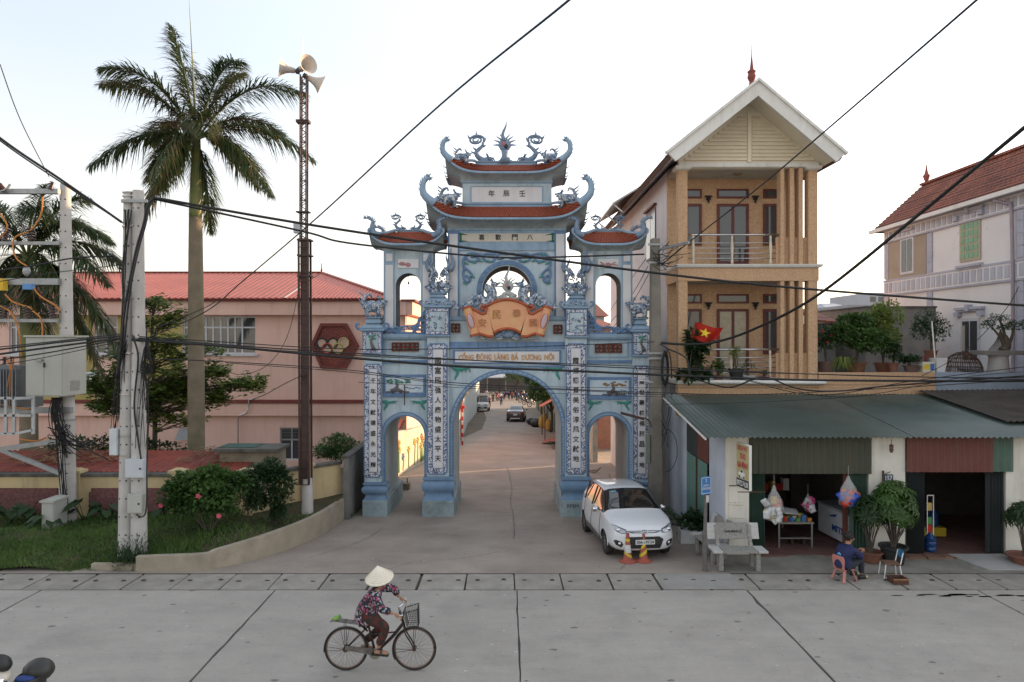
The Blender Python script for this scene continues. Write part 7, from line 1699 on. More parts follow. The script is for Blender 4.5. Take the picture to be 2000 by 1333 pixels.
t=potted(1818,700,21.9,.2,.25,'airy bonsai shrub with sparse branches behind the foam tub',.55,.70,800,.09,.045,m_green2,66)
t=thing('spider_plant',P(1648,727,21.05),'arching striped spider plant spilling over the terrace parapet','plant'); m=MB(); r=Rn(5); c=P(1648,722,21.05)
for i in range(75):
 a=r.uniform(0,6.28); L=r.uniform(.26,.55); e=c+Vc((mc(a)*L*1.2,ms(a)*L*.4-.05,L*.15-.12)); mid=c+Vc((mc(a)*L*.6,ms(a)*L*.2,L*.75)); w=Vc((-ms(a),mc(a),0))*.011
 m.add([c-w,c+w,mid+w,mid-w,e],[(0,1,2,3),(3,2,4)])
m.bd('foliage',m_green3,t)
t=thing('red_leaf_plant',P(1800,712,21.2),'small plant with red pointed leaves beside the foam tub','plant'); m=MB(); c=P(1800,714,21.2)
for i in range(60):leaf(m,c+Vc((r.uniform(-.2,.2),r.uniform(-.1,.1),r.uniform(0,.25))),rdir(r,.2,1),(0,0,1),.16,.04)
m.bd('foliage',M('red_leaf',(.22,.03,.04),rough=.6),t)
t=thing('foam_tub',P(1833,728,21.2),'white foam tub with a leaning white stick on the terrace','tub'); a,b=X(1824,21.1),X(1844,21.1); z=Z(728,21.1); m=MB(); m.loft([[(a+.04,21,z),(b-.04,21,z),(b-.04,21.3,z),(a+.04,21.3,z)],[(a,20.97,z+.45),(b+.03,20.97,z+.45),(b+.03,21.33,z+.45),(a,21.33,z+.45)]]); m.bd('tub',M('pack_white'),t); MB().tube([P(1826,700,21.1),P(1820,628,21.1)],.02,6).bd('stick',m_trim,t)
t=thing('carton',P(1811,728,21.05),'printed yellow and blue carton on the terrace parapet','box'); a,b=X(1800,21.05),X(1824,21.05); z=Z(727,21.05); MB().box(a,b,21.0,21.22,z,z+.31).bd('carton_body',M('carton_mix',(.55,.55,.50),(.5,.48,.35),sc=9),t); MB().box(a+.03,b-.16,20.993,20.999,z+.08,z+.24).bd('yellow_print',M('pack_yellow'),t); MB().box(b-.14,b-.02,20.993,20.999,z+.05,z+.26).bd('blue_print',M('pack_blue'),t)
t=thing('wire_basket',P(1880,727,21.4),'upturned domed wire basket of rusty rods on the terrace','basket'); m=MB(); c=P(1880,727,21.4); r=Rn(8)
for i in range(26):
 a=R(i*180/26); pts=[c+Vc((mc(a)*.58*mc(q),ms(a)*.45*mc(q),.62*ms(q)))for q in[pi_*k/12 for k in range(13)]]; m.tube([p+Vc((r.gauss(0,.012),0,r.gauss(0,.012)))for p in pts],.008,4)
for k in range(1,6):q=k*.26; m.tube([c+Vc((mc(a)*.58*mc(q),ms(a)*.45*mc(q),.62*ms(q)))for a in[R(j*20)for j in range(19)]],.008,4)
tag(m.bd('basket_wire',rust,t),kind='stuff')
t=thing('bonsai',P(1955,727,21.4),'gnarled bonsai tree in a stone tray on a pedestal','bonsai'); c=P(1950,728,21.4)
m=MB(); zt0=Z(690,21.4); m.lathe([(.001,0),(.35,0),(.30,.08),(.26,zt0-c.z-.12),(.32,zt0-c.z-.04),(.001,zt0-c.z-.04)],c,12); m.bd('pedestal',conc,t,smooth=40)
a,b=X(1905,21.4),X(2030,21.4); m=MB(); m.loft([[(a+.1,21.1,zt0-.06),(b,21.1,zt0-.06),(b,21.7,zt0-.06),(a+.1,21.7,zt0-.06)],[(a,21.0,zt0+.08),(b+.1,21.0,zt0+.08),(b+.1,21.8,zt0+.08),(a,21.8,zt0+.08)]]); m.bd('tray',conc,t)
m=MB(); q=Vc((X(1960,21.4),21.4,zt0+.05))
for e in((.05,.5,.16),(-.12,1.0,.06),(.35,.85,.06),(-.35,.75,.05)):m.tube(Sm([q,q+Vc((e[0]*.4+.1,0,e[1]*.45)),q+Vc((e[0],0,e[1]))],4),lambda s:e[2]*(1-.7*s)+.01,7)
for i in range(9):m.tube(Sm([q+Vc((-.05*i-.1,0,0)),q+Vc((-.03*i,-.02,.35)),q+Vc((-.1,0,.7))],3),.012,4)
m.bd('trunk',m_bark,t,smooth=True); m=MB()
for dx,dz,rx in((-.15,1.05,.35),(.4,.9,.35),(-.45,.8,.25),(.75,.75,.25),(.1,.75,.3)):bush(m,q+Vc((dx,0,dz)),rx,.25,.16,130,.07,.035,int(dx*50)+90,clumps=5)
m.bd('foliage',m_green2,t)
# balcony plants, flag
potted(1360,743,20.72,.15,.26,'trailing vine with broad leaves climbing the left balcony corner',.30,.55,260,.20,.14,m_green2,71,m_blackpot,'potted plants on the lower balcony')
m=MB(); bush(m,P(1352,735,20.65),.50,.2,.22,110,.20,.14,72); bush(m,P(1362,672,20.65),.34,.2,.42,120,.20,.14,75); tag(m.bd('vine_leaves',m_green2),'vine leaves hanging over the white cornice at the balcony corner','vine',kind='stuff')
potted(1438,741,20.85,.24,.32,'bushy plant in a large black pot at the middle of the balcony',.20,.25,150,.07,.03,m_green3,73,m_blackpot,'potted plants on the lower balcony',dz=.2)
potted(1462,744,20.8,.2,.16,'thin plant in a pale blue pot on the balcony',.22,.22,60,.08,.03,m_green2,74,m_palepot,'potted plants on the lower balcony')
potted(1493,744,20.8,.17,.14,'low plant in a pink pot on the balcony',.12,.08,50,.08,.03,m_green2,76,m_pinkpot,'potted plants on the lower balcony')
potted(1403,744,20.8,.16,.16,'geranium in a small clay pot on the balcony',.22,.26,90,.10,.08,m_green1,77,None,'potted plants on the lower balcony')
potted(1383,744,20.8,.10,.16,'sprig in a tiny pale pot next to the corner vine',.15,.22,60,.06,.03,m_green2,78,m_palepot,'potted plants on the lower balcony')
fl=thing('national_flag',P(1350,668,20.5),'red flag with a yellow star flying from the lower balcony','flag')
MB().tube([P(1345,735,20.55),P(1358,628,20.5)],.014,6).bd('flag_staff',m_bark,fl)
def fpt(u,v):
 a=P(1357.5,632.5,20.5).lerp(P(1350,664,20.5),v); b=P(1415,640,20.35).lerp(P(1402,665,20.35),v); p=a.lerp(b,u); p.y+=.09*ms(u*7+v*2.0); p.z+=.05*ms(u*5.5+1+v)-.02*v; return p
m=MB(); N=22; Mv=10; m.loft([[fpt(i/N,j/Mv)for i in range(N+1)]for j in range(Mv+1)],closed=False)
fo=m.bd('flag_cloth',leafmat('flag_red',(.52,.025,.012),(.42,.02,.01),tr=.35,rough=.8),fl,smooth=True)
m=MB(); sp5=[]
for k in range(10):a=R(90+k*36); rr_=.30 if k%2==0 else.115; sp5.append(fpt(.40+rr_*mc(a)*.62,.46-rr_*ms(a))+Vc((0,-.012,0)))
cpt=fpt(.40,.46)+Vc((0,-.014,0)); m.add(sp5+[cpt],[(k,(k+1)%10,10)for k in range(10)]); m.bd('yellow_star',M('star_yellow',(.75,.55,.03),rough=.7),fl)
# lavender house
LH=thing('lavender_house',(18.3,28,-.9),'two-storey lavender house with peeling paint and red tiled roof','house')
m_lav=M('lavender_render',(0.71,0.695,0.68),(0.64,0.625,0.615),sc=.6,rough=.88,stain=.55,sc3=(.50,.35,.24),ssc=1.6)
mst=m_lav.node_tree.nodes
for n_ in mst:
 if n_.type=='MAP_RANGE' and n_.inputs[2].default_value>.77:n_.inputs[1].default_value=.64; n_.inputs[2].default_value=.67
m_lb=M('lavender_trim',(.42,.425,.48),(.36,.37,.43),sc=3,rough=.85,stain=.3); m_bare=M('bare_plaster',(.36,.29,.22),(.30,.25,.19),sc=1.3,rough=.95,stain=.5,sc3=(.42,.40,.44),ssc=1.1)
WX=18.3; yz=lambda px:WX*1333/(px-990)
YN,YF_=20.0,33.0
def zL(px,py):return 5.2-(py-668)*yz(px)/1333
MB().box(WX,23.0,YN,YF_,-1.5,10.68).bd('house_body',m_lav,LH)
def lbox(y0,y1,z0,z1,t0,t1,mat,nm):return MB().box(WX-t1,WX-t0,y0,y1,z0,z1).bd(nm,mat,LH)
lbox(yz(1810),yz(1736),8.05,10.25,.003,.03,m_bare,'bare_plaster_patch')
zb_=7.35
lbox(YN,YF_+.05,zb_+.12,zb_+.72,.003,.05,m_lav,'belt_band'); lbox(YN,YF_+.08,zb_+.72,zb_+.80,.003,.075,m_lb,'belt_moulding'); lbox(YN,YF_+.08,zb_+.04,zb_+.12,.003,.075,m_lb,'belt_moulding')
lbox(YN,YF_+.05,10.0,10.5,.003,.04,m_lav,'frieze_band'); lbox(YN,YF_+.05,9.93,10.0,.003,.09,m_lb,'frieze_moulding')
meT=MB().box(-.02,0,0,.24,0,.46).mesh('belt_tile',[M('belt_tile_mix',(.42,.435,.49),(.37,.385,.44),sc=3,rough=.7,rand=.12)]); meF=MB().box(-.02,0,0,.24,0,.36).mesh('frieze_tile',[MT['belt_tile_mix']]); y=YN+.1; i=0
while y<YF_-.2:
 inst('belt_tile',meT,LH,(WX-.052,y,zb_+.19),world=True); inst('frieze_tile',meF,LH,(WX-.042,y,10.07),world=True); y+=.36
def quoin(y,z0,z1):
 m=MB(); z=z0
 while z<z1:m.box(WX-.05,WX-.003,y-.18,y+.18,z+.004,min(z+.436,z1)); z+=.44
 m.bd('quoin_strip',m_lb,LH)
for y_ in(yz(1817),YF_-.15,yz(1994)):quoin(y_,-.5,7.35); quoin(y_,8.2,9.9)
def lwin(pa,pb_,pya,pyb,at,cols,rows,frame,pane,hood=True):
 y0,y1=yz(pb_),yz(pa); z1=5.2-(pya-668)*(y0+y1)/2/1333; z0=5.2-(pyb-668)*(y0+y1)/2/1333
 w=MB().box(WX-.05,WX-.003,y0-.08,y1+.08,z0-.08,z1+.08).bd('window_frame',frame,LH); ch=(y1-y0)/cols; rh=(z1-z0)/rows
 for i in range(cols):
  for j in range(rows):MB().box(WX-.062,WX-.051,y0+i*ch+.035,y0+(i+1)*ch-.035,z0+j*rh+.035,z0+(j+1)*rh-.035).bd('pane',pane,w)
 if hood:
  m=MB(); m.box(WX-.16,WX-.003,y0-.35,y1+.35,z1+.42,z1+.52); m.box(WX-.10,WX-.003,y0-.28,y1+.28,z1+.34,z1+.42)
  for e in(y0-.33,y1+.10):m.box(WX-.18,WX-.003,e,e+.24,z1+.16,z1+.34)
  m.box(WX-.2,WX-.003,(y0+y1)/2-.1,(y0+y1)/2+.1,z1+.36,z1+.62); m.bd('window_hood',m_lb,LH)
  m=MB(); m.box(WX-.16,WX-.003,y0-.2,y1+.2,z0-.32,z0-.22); m.box(WX-.10,WX-.003,y0-.14,y1+.14,z0-.40,z0-.32); m.bd('window_sill',m_lb,LH)
 else:m=MB(); m.box(WX-.14,WX-.003,y0-.15,y1+.15,z1+.35,z1+.43); m.bd('window_hood',m_lb,LH)
 return w
w=lwin(1879,1914,434,506,0,4,5,M('frame_ochre',(.42,.37,.26),rough=.7),M('green_pane',(.16,.36,.22),(.13,.30,.18),sc=3,rough=.3))
lwin(1762,1784,467,532,0,2,1,m_frame,m_glass,False); lwin(1881,1912,626,705,0,2,1,m_frame,m_glass)
m=MB(); xr2,zr2,xe2,ze2=20.35,12.85,17.9,10.62; N=14; rows=[]
E=Vc((xe2,0,ze2)); T_=Vc((xr2,0,zr2))
for j in range(N+1):
 p=E.lerp(T_,j/N)
 if j:rows.append([Vc((p.x,YN,p.z-.03)),Vc((p.x,YF_+.5,p.z-.03))])
 rows.append([Vc((p.x,YN,p.z+.03)),Vc((p.x,YF_+.5,p.z+.03))])
m.loft(rows,closed=False); m.add([(xr2,YN,zr2),(xr2,YF_+.5,zr2),(xr2+3,YF_+.5,ze2),(xr2+3,YN,ze2)],[(0,1,2,3)]); m.bd('tile_roof',m_clay,LH)
m=MB(); m.prism([(xe2+.1,ze2-.12),(xr2+2.9,ze2-.12),(xr2,zr2-.08)],YF_-.1,YF_+.4); m.bd('gable_end',m_lav,LH)
MB().box(xe2-.12,xe2+.02,YN,YF_+.55,ze2-.14,ze2+.02).bd('white_gutter',m_trim,LH); MB().box(xe2+.02,WX+.1,YN,YF_+.3,ze2-.12,ze2-.08).bd('eave_soffit',m_lb,LH)
MB().beam((xr2,YN,zr2+.05),(xr2,YF_+.5,zr2+.05),.22,.10).bd('ridge_cap',m_clay,LH)
m=MB(); m.lathe([(.12,0),(.07,.12),(.13,.28),(.16,.4),(.08,.52),(.05,.7),(.015,.95)],(xr2,YF_+.1,zr2),10); m.bd('roof_finial',M('finial_red'),LH,smooth=40)
m=MB(); m.tube(Sm([(xe2,yz(1962),10.4),(WX-.15,yz(1975),10.2),(WX-.12,yz(1982),9.8),(WX-.12,yz(1985),5.5),(WX-.12,yz(1985),1)],3),.06,8); m.bd('drain_pipe',M('pipe_lilac',(.34,.28,.32),rough=.6),LH,smooth=True)
# neighbours behind the terrace
t=thing('brick_wall_house',(13.5,26,-1),'grey rendered blank wall behind the terrace plants','building'); MB().box(X(1690,26),X(1828,26),26,30,-1.5,Z(602,26)).bd('wall',M('grey_brick_render',(.24,.22,.20),(.18,.165,.15),sc=2,rough=.95,bump=.4,stain=.5,sc3=(.12,.11,.1)),t)
MB().box(X(1689,26),X(1829,26),25.95,30,Z(602,26)+.002,Z(602,26)+.07).bd('coping',m_cap,t)
t=thing('shed_house',(12.3,27,-1),'small grey shed with old red tiles right of the tan house','shed'); MB().box(X(1590,27),X(1632,27),27,30,-1.5,Z(632,27)).bd('wall',MT['grey_render'],t)
m=MB(); m.loft([[(X(1588,27),26.6,Z(630,26.6)),(X(1638,27),26.6,Z(634,26.6)),(X(1638,27),26.6,Z(634,26.6)+.1),(X(1588,27),26.6,Z(630,26.6)+.1)],[(X(1588,27),30,Z(596,30)),(X(1620,27),30,Z(604,30)),(X(1620,27),30,Z(604,30)+.1),(X(1588,27),30,Z(596,30)+.1)]]); m.bd('tile_roof',m_clay,t)
t=thing('orange_house',(16,32,-1),'orange-walled low house with pale sloping roof behind the terrace bushes','building'); m=MB(); m.prism([(X(1625,32),-1.5),(X(1720,32),-1.5),(X(1720,32),Z(610,32)),(X(1690,32),Z(606,32)),(X(1625,32),Z(632,32))],32,38); m.bd('wall',M('orange_wall',(.42,.17,.08),(.36,.15,.08),sc=1,rough=.9),t)
m=MB(); m.loft([[(X(1620,32),31.7,Z(636,31.7)),(X(1692,32),31.7,Z(606,31.7)),(X(1692,32),31.7,Z(606,31.7)+.12),(X(1620,32),31.7,Z(636,31.7)+.12)],[(X(1620,32),38,Z(636,31.7)),(X(1692,32),38,Z(606,31.7)),(X(1692,32),38,Z(606,31.7)+.12),(X(1620,32),38,Z(636,31.7)+.12)]]); m.bd('sheet_roof',M('roof_edge_tan',(.35,.27,.18),rough=.8),t)
def farhouse(px0,px1,pyt,Y,dep,wallm,roofm,lab,roofh=0,wins=(),name='distant_house'):
 x0,x1=X(px0,Y),X(px1,Y); zt=Z(pyt,Y); t=thing(name,(x0,Y,gz(Y)),lab,'house','distant houses behind the terrace')
 MB().box(x0,x1,Y,Y+dep,gz(Y)-1,zt).bd('wall',wallm,t)
 if roofh:
  m=MB(); m.loft([[(x0-.5,Y-.5,zt),(x1+.5,Y-.5,zt),(x1+.5,Y+dep+.5,zt),(x0-.5,Y+dep+.5,zt)],[(x0+(x1-x0)*.25,Y+dep*.5,zt+roofh),(x1-(x1-x0)*.25,Y+dep*.5,zt+roofh),(x1-(x1-x0)*.25,Y+dep*.5+.1,zt+roofh),(x0+(x1-x0)*.25,Y+dep*.5+.1,zt+roofh)]]); m.bd('roof',roofm,t)
 for a,b,c,d in wins:MB().box(X(a,Y),X(b,Y),Y-.06,Y-.003,Z(d,Y),Z(c,Y)).bd('window',m_glass,t)
 return t
m_fw=M('far_white',(.40,.42,.45),(.34,.36,.40),sc=.3,rough=.9); m_fg=M('far_grey',(.30,.31,.33),rough=.9); m_fr=M('far_red_roof',(.28,.10,.07),rough=.8)
farhouse(1695,1735,572,85,10,m_fw,m_fg,'pale distant house right with flat roof next to the lavender house',0,((1700,1710,580,590),(1716,1728,580,590))); farhouse(1655,1730,596,70,8,m_fg,m_fg,'wide low grey distant building above the bushes',0,((1668,1676,600,604),)); farhouse(1622,1672,606,78,8,m_fw,m_fw,'distant white house with sloping pale roof left of the grey one',1.0)
farhouse(1160,1180,618,75,9,m_fw,m_fr,'distant white house with red hipped roof seen through the right tower arch',1.6,((1164,1167,626,632),(1172,1176,626,632)))
farhouse(1140,1200,640,60,8,M('far_tan',(.36,.26,.18),rough=.9),m_fr,'distant tan house with brick-red roof below the right tower arch',.8)
# more houses of the street to the right and behind, beyond the frame
def rowhouse(x0,x1,y0,y1,h,wallm,lab,rh=1.5):
 t=thing('row_house',(x0,y0,0),lab,'house','houses further along the road'); MB().box(x0,x1,y0,y1,-5,h).bd('wall',wallm,t)
 m=MB(); m.prism([(x0-.4,h+.01),(x1+.4,h+.01),((x0+x1)/2,h+rh)],y0-.5,y1+.3); m.bd('roof',m_clay,t)
 for i in range(2):
  for j in range(2):MB().box(x0+.8+i*(x1-x0)*.5,x0+2.0+i*(x1-x0)*.5,y0-.05,y0-.003,1.0+j*3.3,2.4+j*3.3).bd('window',m_glass,t)
rowhouse(15.4,22.5,16.6,19.6,8.0,m_pinkw,'pink two-storey house right of the shop, just outside the frame'); rowhouse(23.6,31,17.0,34,9.5,m_lav,'large lilac house further right along the road'); rowhouse(31.5,40,17.0,30,8.0,m_fw,'pale house at the far right along the road'); rowhouse(41,56,17,36,10.5,m_tan,'wide tan house farthest right along the road'); rowhouse(57,75,17,40,10,m_fg,'grey building beyond the wide tan house')
# ------------------------------------------------------------------ the street behind the gate
lw_=thing('lane_wall',(-4,36,-1.5),'sunlit cream wall with painted flowers along the left of the lane','wall')
m_lane=M('lane_wall_paint',(0.55,0.50,0.40),(0.48,0.43,0.34),sc=1.0,rough=.9,stain=.5,sc3=(.40,.22,.08),ssc=.9,streak=True)
pts=[(-5.0,27.6),(-4.65,31),(-4.15,35),(-3.6,40),(-3.15,44.5)]
for i in range(len(pts)-1):
 a,b=Vc((*pts[i],0)),Vc((*pts[i+1],0)); m=MB(); q=Vc((-(b-a).y,(b-a).x,0)).normalized();
 za,zb=gz(a.y),gz(b.y); h=1.95-.12*i*.5
 m.loft([[a+Vc((0,0,za-.3)),a+q*.2+Vc((0,0,za-.3)),a+q*.2+Vc((0,0,za+h)),a+Vc((0,0,za+h))],[b+Vc((0,0,zb-.3)),b+q*.2+Vc((0,0,zb-.3)),b+q*.2+Vc((0,0,zb+h)),b+Vc((0,0,zb+h))]]); m.bd('wall_run',m_lane,lw_)
r=Rn(3); fc=[M('mural_green',(.18,.34,.10),rough=.9),M('mural_yellow',(.6,.45,.08),rough=.9),M('mural_orange',(.55,.25,.06),rough=.9),M('mural_blue',(.15,.28,.42),rough=.9)]
for k in range(22):
 t=r.uniform(0,3.0); i=int(t); f=t-i; a,b=Vc((*pts[i],0)),Vc((*pts[i+1],0)); p=a.lerp(b,f); q=Vc(((b-a).y,-(b-a).x,0)).normalized(); d=(b-a).normalized()
 z0=gz(p.y)+.15; h=r.uniform(.6,1.3); m=MB(); m.tube([p+q*.012+Vc((0,0,z0)),p+q*.012+d*r.uniform(-.2,.2)+Vc((0,0,z0+h))],.03,4,flat=1); m.cur=1
 for j in range(6):aa=j*1.05; m.ell(p+q*.015+d*.12*mc(aa)+Vc((0,0,z0+h+.12*ms(aa))),(.06,.06,.05),6,4)
 m.bd('painted_flower',[fc[0],fc[1+k%3]],lw_)
# second, whiter wall further on
m=MB(); a,b=Vc((-3.1,44.6,gz(44.6))),Vc((-3.0,90,gz(90))); m.loft([[a+Vc((0,0,-.3)),a+Vc((-.2,0,-.3)),a+Vc((-.2,0,2.6)),a+Vc((0,0,2.6))],[b+Vc((-1.3,0,-.3)),b+Vc((-1.5,0,-.3)),b+Vc((-1.5,0,3.2)),b+Vc((-1.3,0,3.2))]])
t=thing('pale_lane_wall',(-3.1,50,-2),'long pale wall further down the left side of the lane','wall'); m.bd('wall_run',M('pale_wall',(.50,.52,.50),(.42,.44,.42),sc=.6,rough=.9,stain=.3),t)
t=thing('left_lane_roof',(-8,50,0),'long dark tiled roof with ochre verge on the left of the lane','roof'); m=MB(); m.loft([[(-3.4,47,1.2),(-3.9,90,.6),(-3.9,90,.75),(-3.4,47,1.35)],[(-9,47,4.2),(-9,90,3.9),(-9,90,4.05),(-9,47,4.35)]]); m.bd('tile_roof',M('dark_tiles',(.13,.10,.08),(.09,.07,.06),sc=4,rough=.95,bump=.5),t)
m=MB();
for i in range(60):y=47+i*.72; m.lathe([(.14,0),(.14,.5)],(-3.45-.5*(y-47)/43,y,1.15-.6*(y-47)/43+.12),6,Mr(R(70),3,'Y'))
tag(m.bd('edge_tile',M('ochre_edge',(.40,.30,.12),rough=.9),t),kind='stuff')
MB().box(-9,-3.6,47.2,89,-4,1.0).bd('wall',M('pale_wall'),t)
bp=thing('barrier_post',P(903,868,43),'red and white striped barrier post at the left of the lane','post'); m=MB(); x,y=X(903,43.2),43.2; z=gz(y)
for i in range(9):o=MB().tube([(x,y,z+i*.26),(x,y,z+(i+1)*.26)],.06,10).bd('post_band',M('post_red',(.45,.03,.03),rough=.6)if i%2==0 else white,bp,smooth=40)
MB().beam((x,y,z+2.3),(x+.0,y-.0,z+2.5),.3,.2).bd('post_cap',M('post_red'),bp)
ob=thing('orange_gatepost',(-3.0,46,-1.5),'orange rusty gate post standing at the lane wall corner','post'); MB().box(-3.25,-3.0,46,46.3,-1.8,1.4).bd('post',M('orange_post',(.5,.14,.05),rough=.7),ob)
# small tree box in the left arch
t=thing('concrete_block',(X(793,26.5),26.5,gz(26.5)),'square concrete block with a rusty bar just behind the left arch','block'); x=X(793,26.5); z=gz(26.5); MB().box(x-.15,x+.15,26.3,26.7,z,z+.26).bd('block',MT['outhouse_wall'],t); MB().tube([(x+.05,26.5,z+.25),(x+.05,26.5,z+.45)],.02,5).bd('bar',rust,t)
t=thing('red_shed_roof',(-6.3,30,0),'brick-red sheet roof seen over the wall through the left arch','shed'); m=MB(); corr(m,(-5.75,28.6,.75),(-4.9,28.8,.6),(-5.9,32.5,1.6),(-4.8,32.5,1.45),.2,.03,1); m.bd('corrugated_roof',m_redtin,t); MB().box(-5.9,-5.2,28.9,32.3,-2,.55).bd('wall',MT['shed_dark'],t)
# right side: lane walls, stalls, trees
t=thing('mural_wall',(4.6,36,-1),'short wall with a colourful mural seen through the right arch','wall'); MB().box(4.35,4.6,34.6,40,-2,1.2).bd('wall',M('mural_mix',(.50,.45,.38),(.30,.38,.36),sc=.9,rough=.9,lo=.45,hi=.55,stain=.9,sc3=(.45,.28,.10),ssc=.8),t); MB().box(4.3,4.65,34.5,40,1.203,1.3).bd('coping',m_cap,t)
t=thing('lane_shed',(5.0,34.8,-1),'dark gap with rubble and planks beside the mural wall','rubble'); r=Rn(6); m=MB()
for i in range(40):x,y=r.uniform(2.9,4.2),r.uniform(26,44); z=gz(y)+.05; m.beam((x,y,z),(x+r.uniform(-.5,.5),y+r.uniform(-.6,.6),z+r.uniform(0,.2)),r.uniform(.05,.14),.05)
tag(m.bd('rubble_pieces',MT['outhouse_wall'],t),kind='stuff')
for y0,y1,x,h,mt,lab in((41,52,3.9,2.6,M('lane_pink',(.40,.22,.17),rough=.9),'pink low house on the right of the lane beyond the mural'),(52.5,66,3.75,2.9,M('lane_green',(.26,.34,.27),(.35,.32,.22),sc=.7,rough=.9),'greenish stall front with posts on the right of the lane'),(66.5,92,3.9,3.2,M('lane_ochre',(.40,.32,.2),(.3,.24,.16),sc=.5,rough=.9),'ochre stall row at the far right of the lane')):
 t=thing('lane_house',(x,y0,gz(y0)),lab,'house','low houses along the right of the lane'); MB().box(x,x+5,y0,y1,gz(y1)-.5,gz(y0)+h).bd('wall',mt,t); MB().box(x-.6,x+5,y0-.2,y1,gz(y0)+h+.003,gz(y0)+h+.1).bd('roof',m_clay,t)
 for k in range(int((y1-y0)/2.4)):MB().box(x-.05,x-.003,y0+.6+k*2.4,y0+1.9+k*2.4,gz(y1),gz(y1)+2.0+.3*(k%2)).bd('door',(m_lg,rust,M('door_ochre',(.4,.3,.15),rough=.8))[k%3],t)
t=thing('orange_awning',(3.0,50,0),'sloping orange-red awning over the right edge of the lane','awning'); m=MB(); m.loft([[(2.35,46.5,.75),(2.35,50.5,.45),(2.35,50.5,.5),(2.35,46.5,.8)],[(4.2,46.5,1.75),(4.2,50.5,1.45),(4.2,50.5,1.5),(4.2,46.5,1.8)]]); m.bd('awning_sheet',M('awning_orange',(.50,.13,.06),rough=.6),t)
for y in(46.6,50.4):MB().beam((2.6,y,gz(y)),(2.6,y,.55),.06).bd('awning_post',rust,t)
t=thing('red_carpet_pile',(3.3,45,-1.4),'flat reddish tarpaulin and branches lying at the right lane edge','tarpaulin'); m=MB(); m.loft([[(2.5,46,gz(46)+.05),(3.8,46,gz(46)+.3)],[(2.2,43.8,gz(43.8)+.05),(3.8,43.4,gz(43.4)+.3)]],closed=False); m.bd('tarpaulin',M('tarp_red',(.30,.11,.08),rough=.8),t)
m=MB(); r=Rn(2)
for i in range(260):y=r.uniform(40,43.5); leaf(m,(r.uniform(2.6,3.7),y,gz(y)+r.uniform(.05,.3)),rdir(r,-.2,.5),(0,0,1),.22,.06)
tag(m.bd('cut_branches',m_green2),'cut leafy branches lying at the right lane edge','branches',kind='stuff')
for i,(px,py,s)in enumerate(((1061,836,.42),(1071,841,.36),(1063,826,.38),(1055,831,.30))):
 Y=5952/(py-732); c=Vc((X(px,Y),Y,gz(Y))); o=MB().lathe([(.05,0),(s*.8,.05),(s,.35*s*2),(s*.9,.8*s*2),(s*.35,1.1*s*2),(s*.3,1.2*s*2)],c,10,sy=.8).bd('sack',M('sack_yellow',(.50,.33,.09),(.42,.27,.08),sc=3,rough=.85),smooth=50)
 tag(o,['plump yellow sack standing left of the frontmost one','frontmost small yellow sack at the lane edge','tall yellow sack at the back of the pile','small yellow sack leaning at the left of the pile'][i],'sack','yellow sacks piled at the lane edge')
t=thing('black_bag_heap',(2.9,60,-2),'heap of black rubbish bags left of the yellow sacks','rubbish'); m=MB(); r=Rn(9)
for i in range(7):Y=59+r.uniform(-1,2); m.ell((X(1050,Y)+r.uniform(-.7,.5),Y,gz(Y)+.3),(.4,.35,.32),8,6)
m.bd('bag',black,t,smooth=True)
# lane trees
def lane_tree(x,y,h,rx,rz,seed,lab):
 b=Vc((x,y,gz(y))); t=thing('lane_tree',b,lab,'tree','trees along the right side of the lane'); m=MB(); m.tube(Sm([b,b+Vc((.1,0,h*.4)),b+Vc((-.1,0,h*.8))],4),lambda q:.14*(1-.6*q),8)
 for k in range(5):a=k*1.3; m.tube([b+Vc((0,0,h*.5)),b+Vc((mc(a)*rx*.5,ms(a)*rx*.5,h*.9))],.05,5)
 m.bd('trunk',m_bark,t,smooth=True); m=MB(); bush(m,b+Vc((0,0,h)),rx,rx,rz,1700,.26,.13,seed,clumps=14); m.bd('crown',m_green1 if seed%2 else m_green2,t)
lane_tree(3.4,53,3.1,1.7,1.5,81,'nearest leafy green tree overhanging the lane from the right'); lane_tree(3.9,64,4.0,2.3,1.9,82,'second dark tree further down the right of the lane'); lane_tree(4.3,78,5.0,2.8,2.3,83,'third tree on the right of the lane above the parked motorbikes'); lane_tree(4.6,97,5.8,3.4,2.8,85,'farthest wide tree closing the right of the lane'); lane_tree(4.5,118,4.5,3.5,2.2,86,'distant tree behind the market at the lane end')
t=thing('market_canopy',(-2,125,-4),'pale market canopy at the far end of the lane','canopy'); m=MB(); m.loft([[(-7,122,-1.3),(0,122,-1.3),(0,122,-1.15),(-7,122,-1.15)],[(-7.5,130,.4),(-1.5,130,.4),(-1.5,130,.55),(-7.5,130,.55)]]); m.bd('canopy_sheet',M('canopy_pale',(.45,.45,.44),rough=.7),t)
for x in(-6.8,-3.5,-.2):MB().tube([(x,122.3,gz(122)),(x,122.3,-1.2)],.07,6).bd('canopy_post',steel,t)
farhouse(925,1045,722,138,12,M('far_brown',(.16,.13,.11),(.10,.09,.08),sc=.4,rough=.9),m_fr,'long low dark building with red roof closing the far end of the lane',1.0)
lane_tree(-9,127,5.5,4.5,3.0,87,'left one of the dark trees closing the far end of the lane'); lane_tree(-1.5,134,5.5,4.5,3.2,88,'middle one of the dark trees closing the far end of the lane'); lane_tree(1.6,110,4.6,2.6,2.2,89,'dark tree over the motorbikes at the far right of the lane')
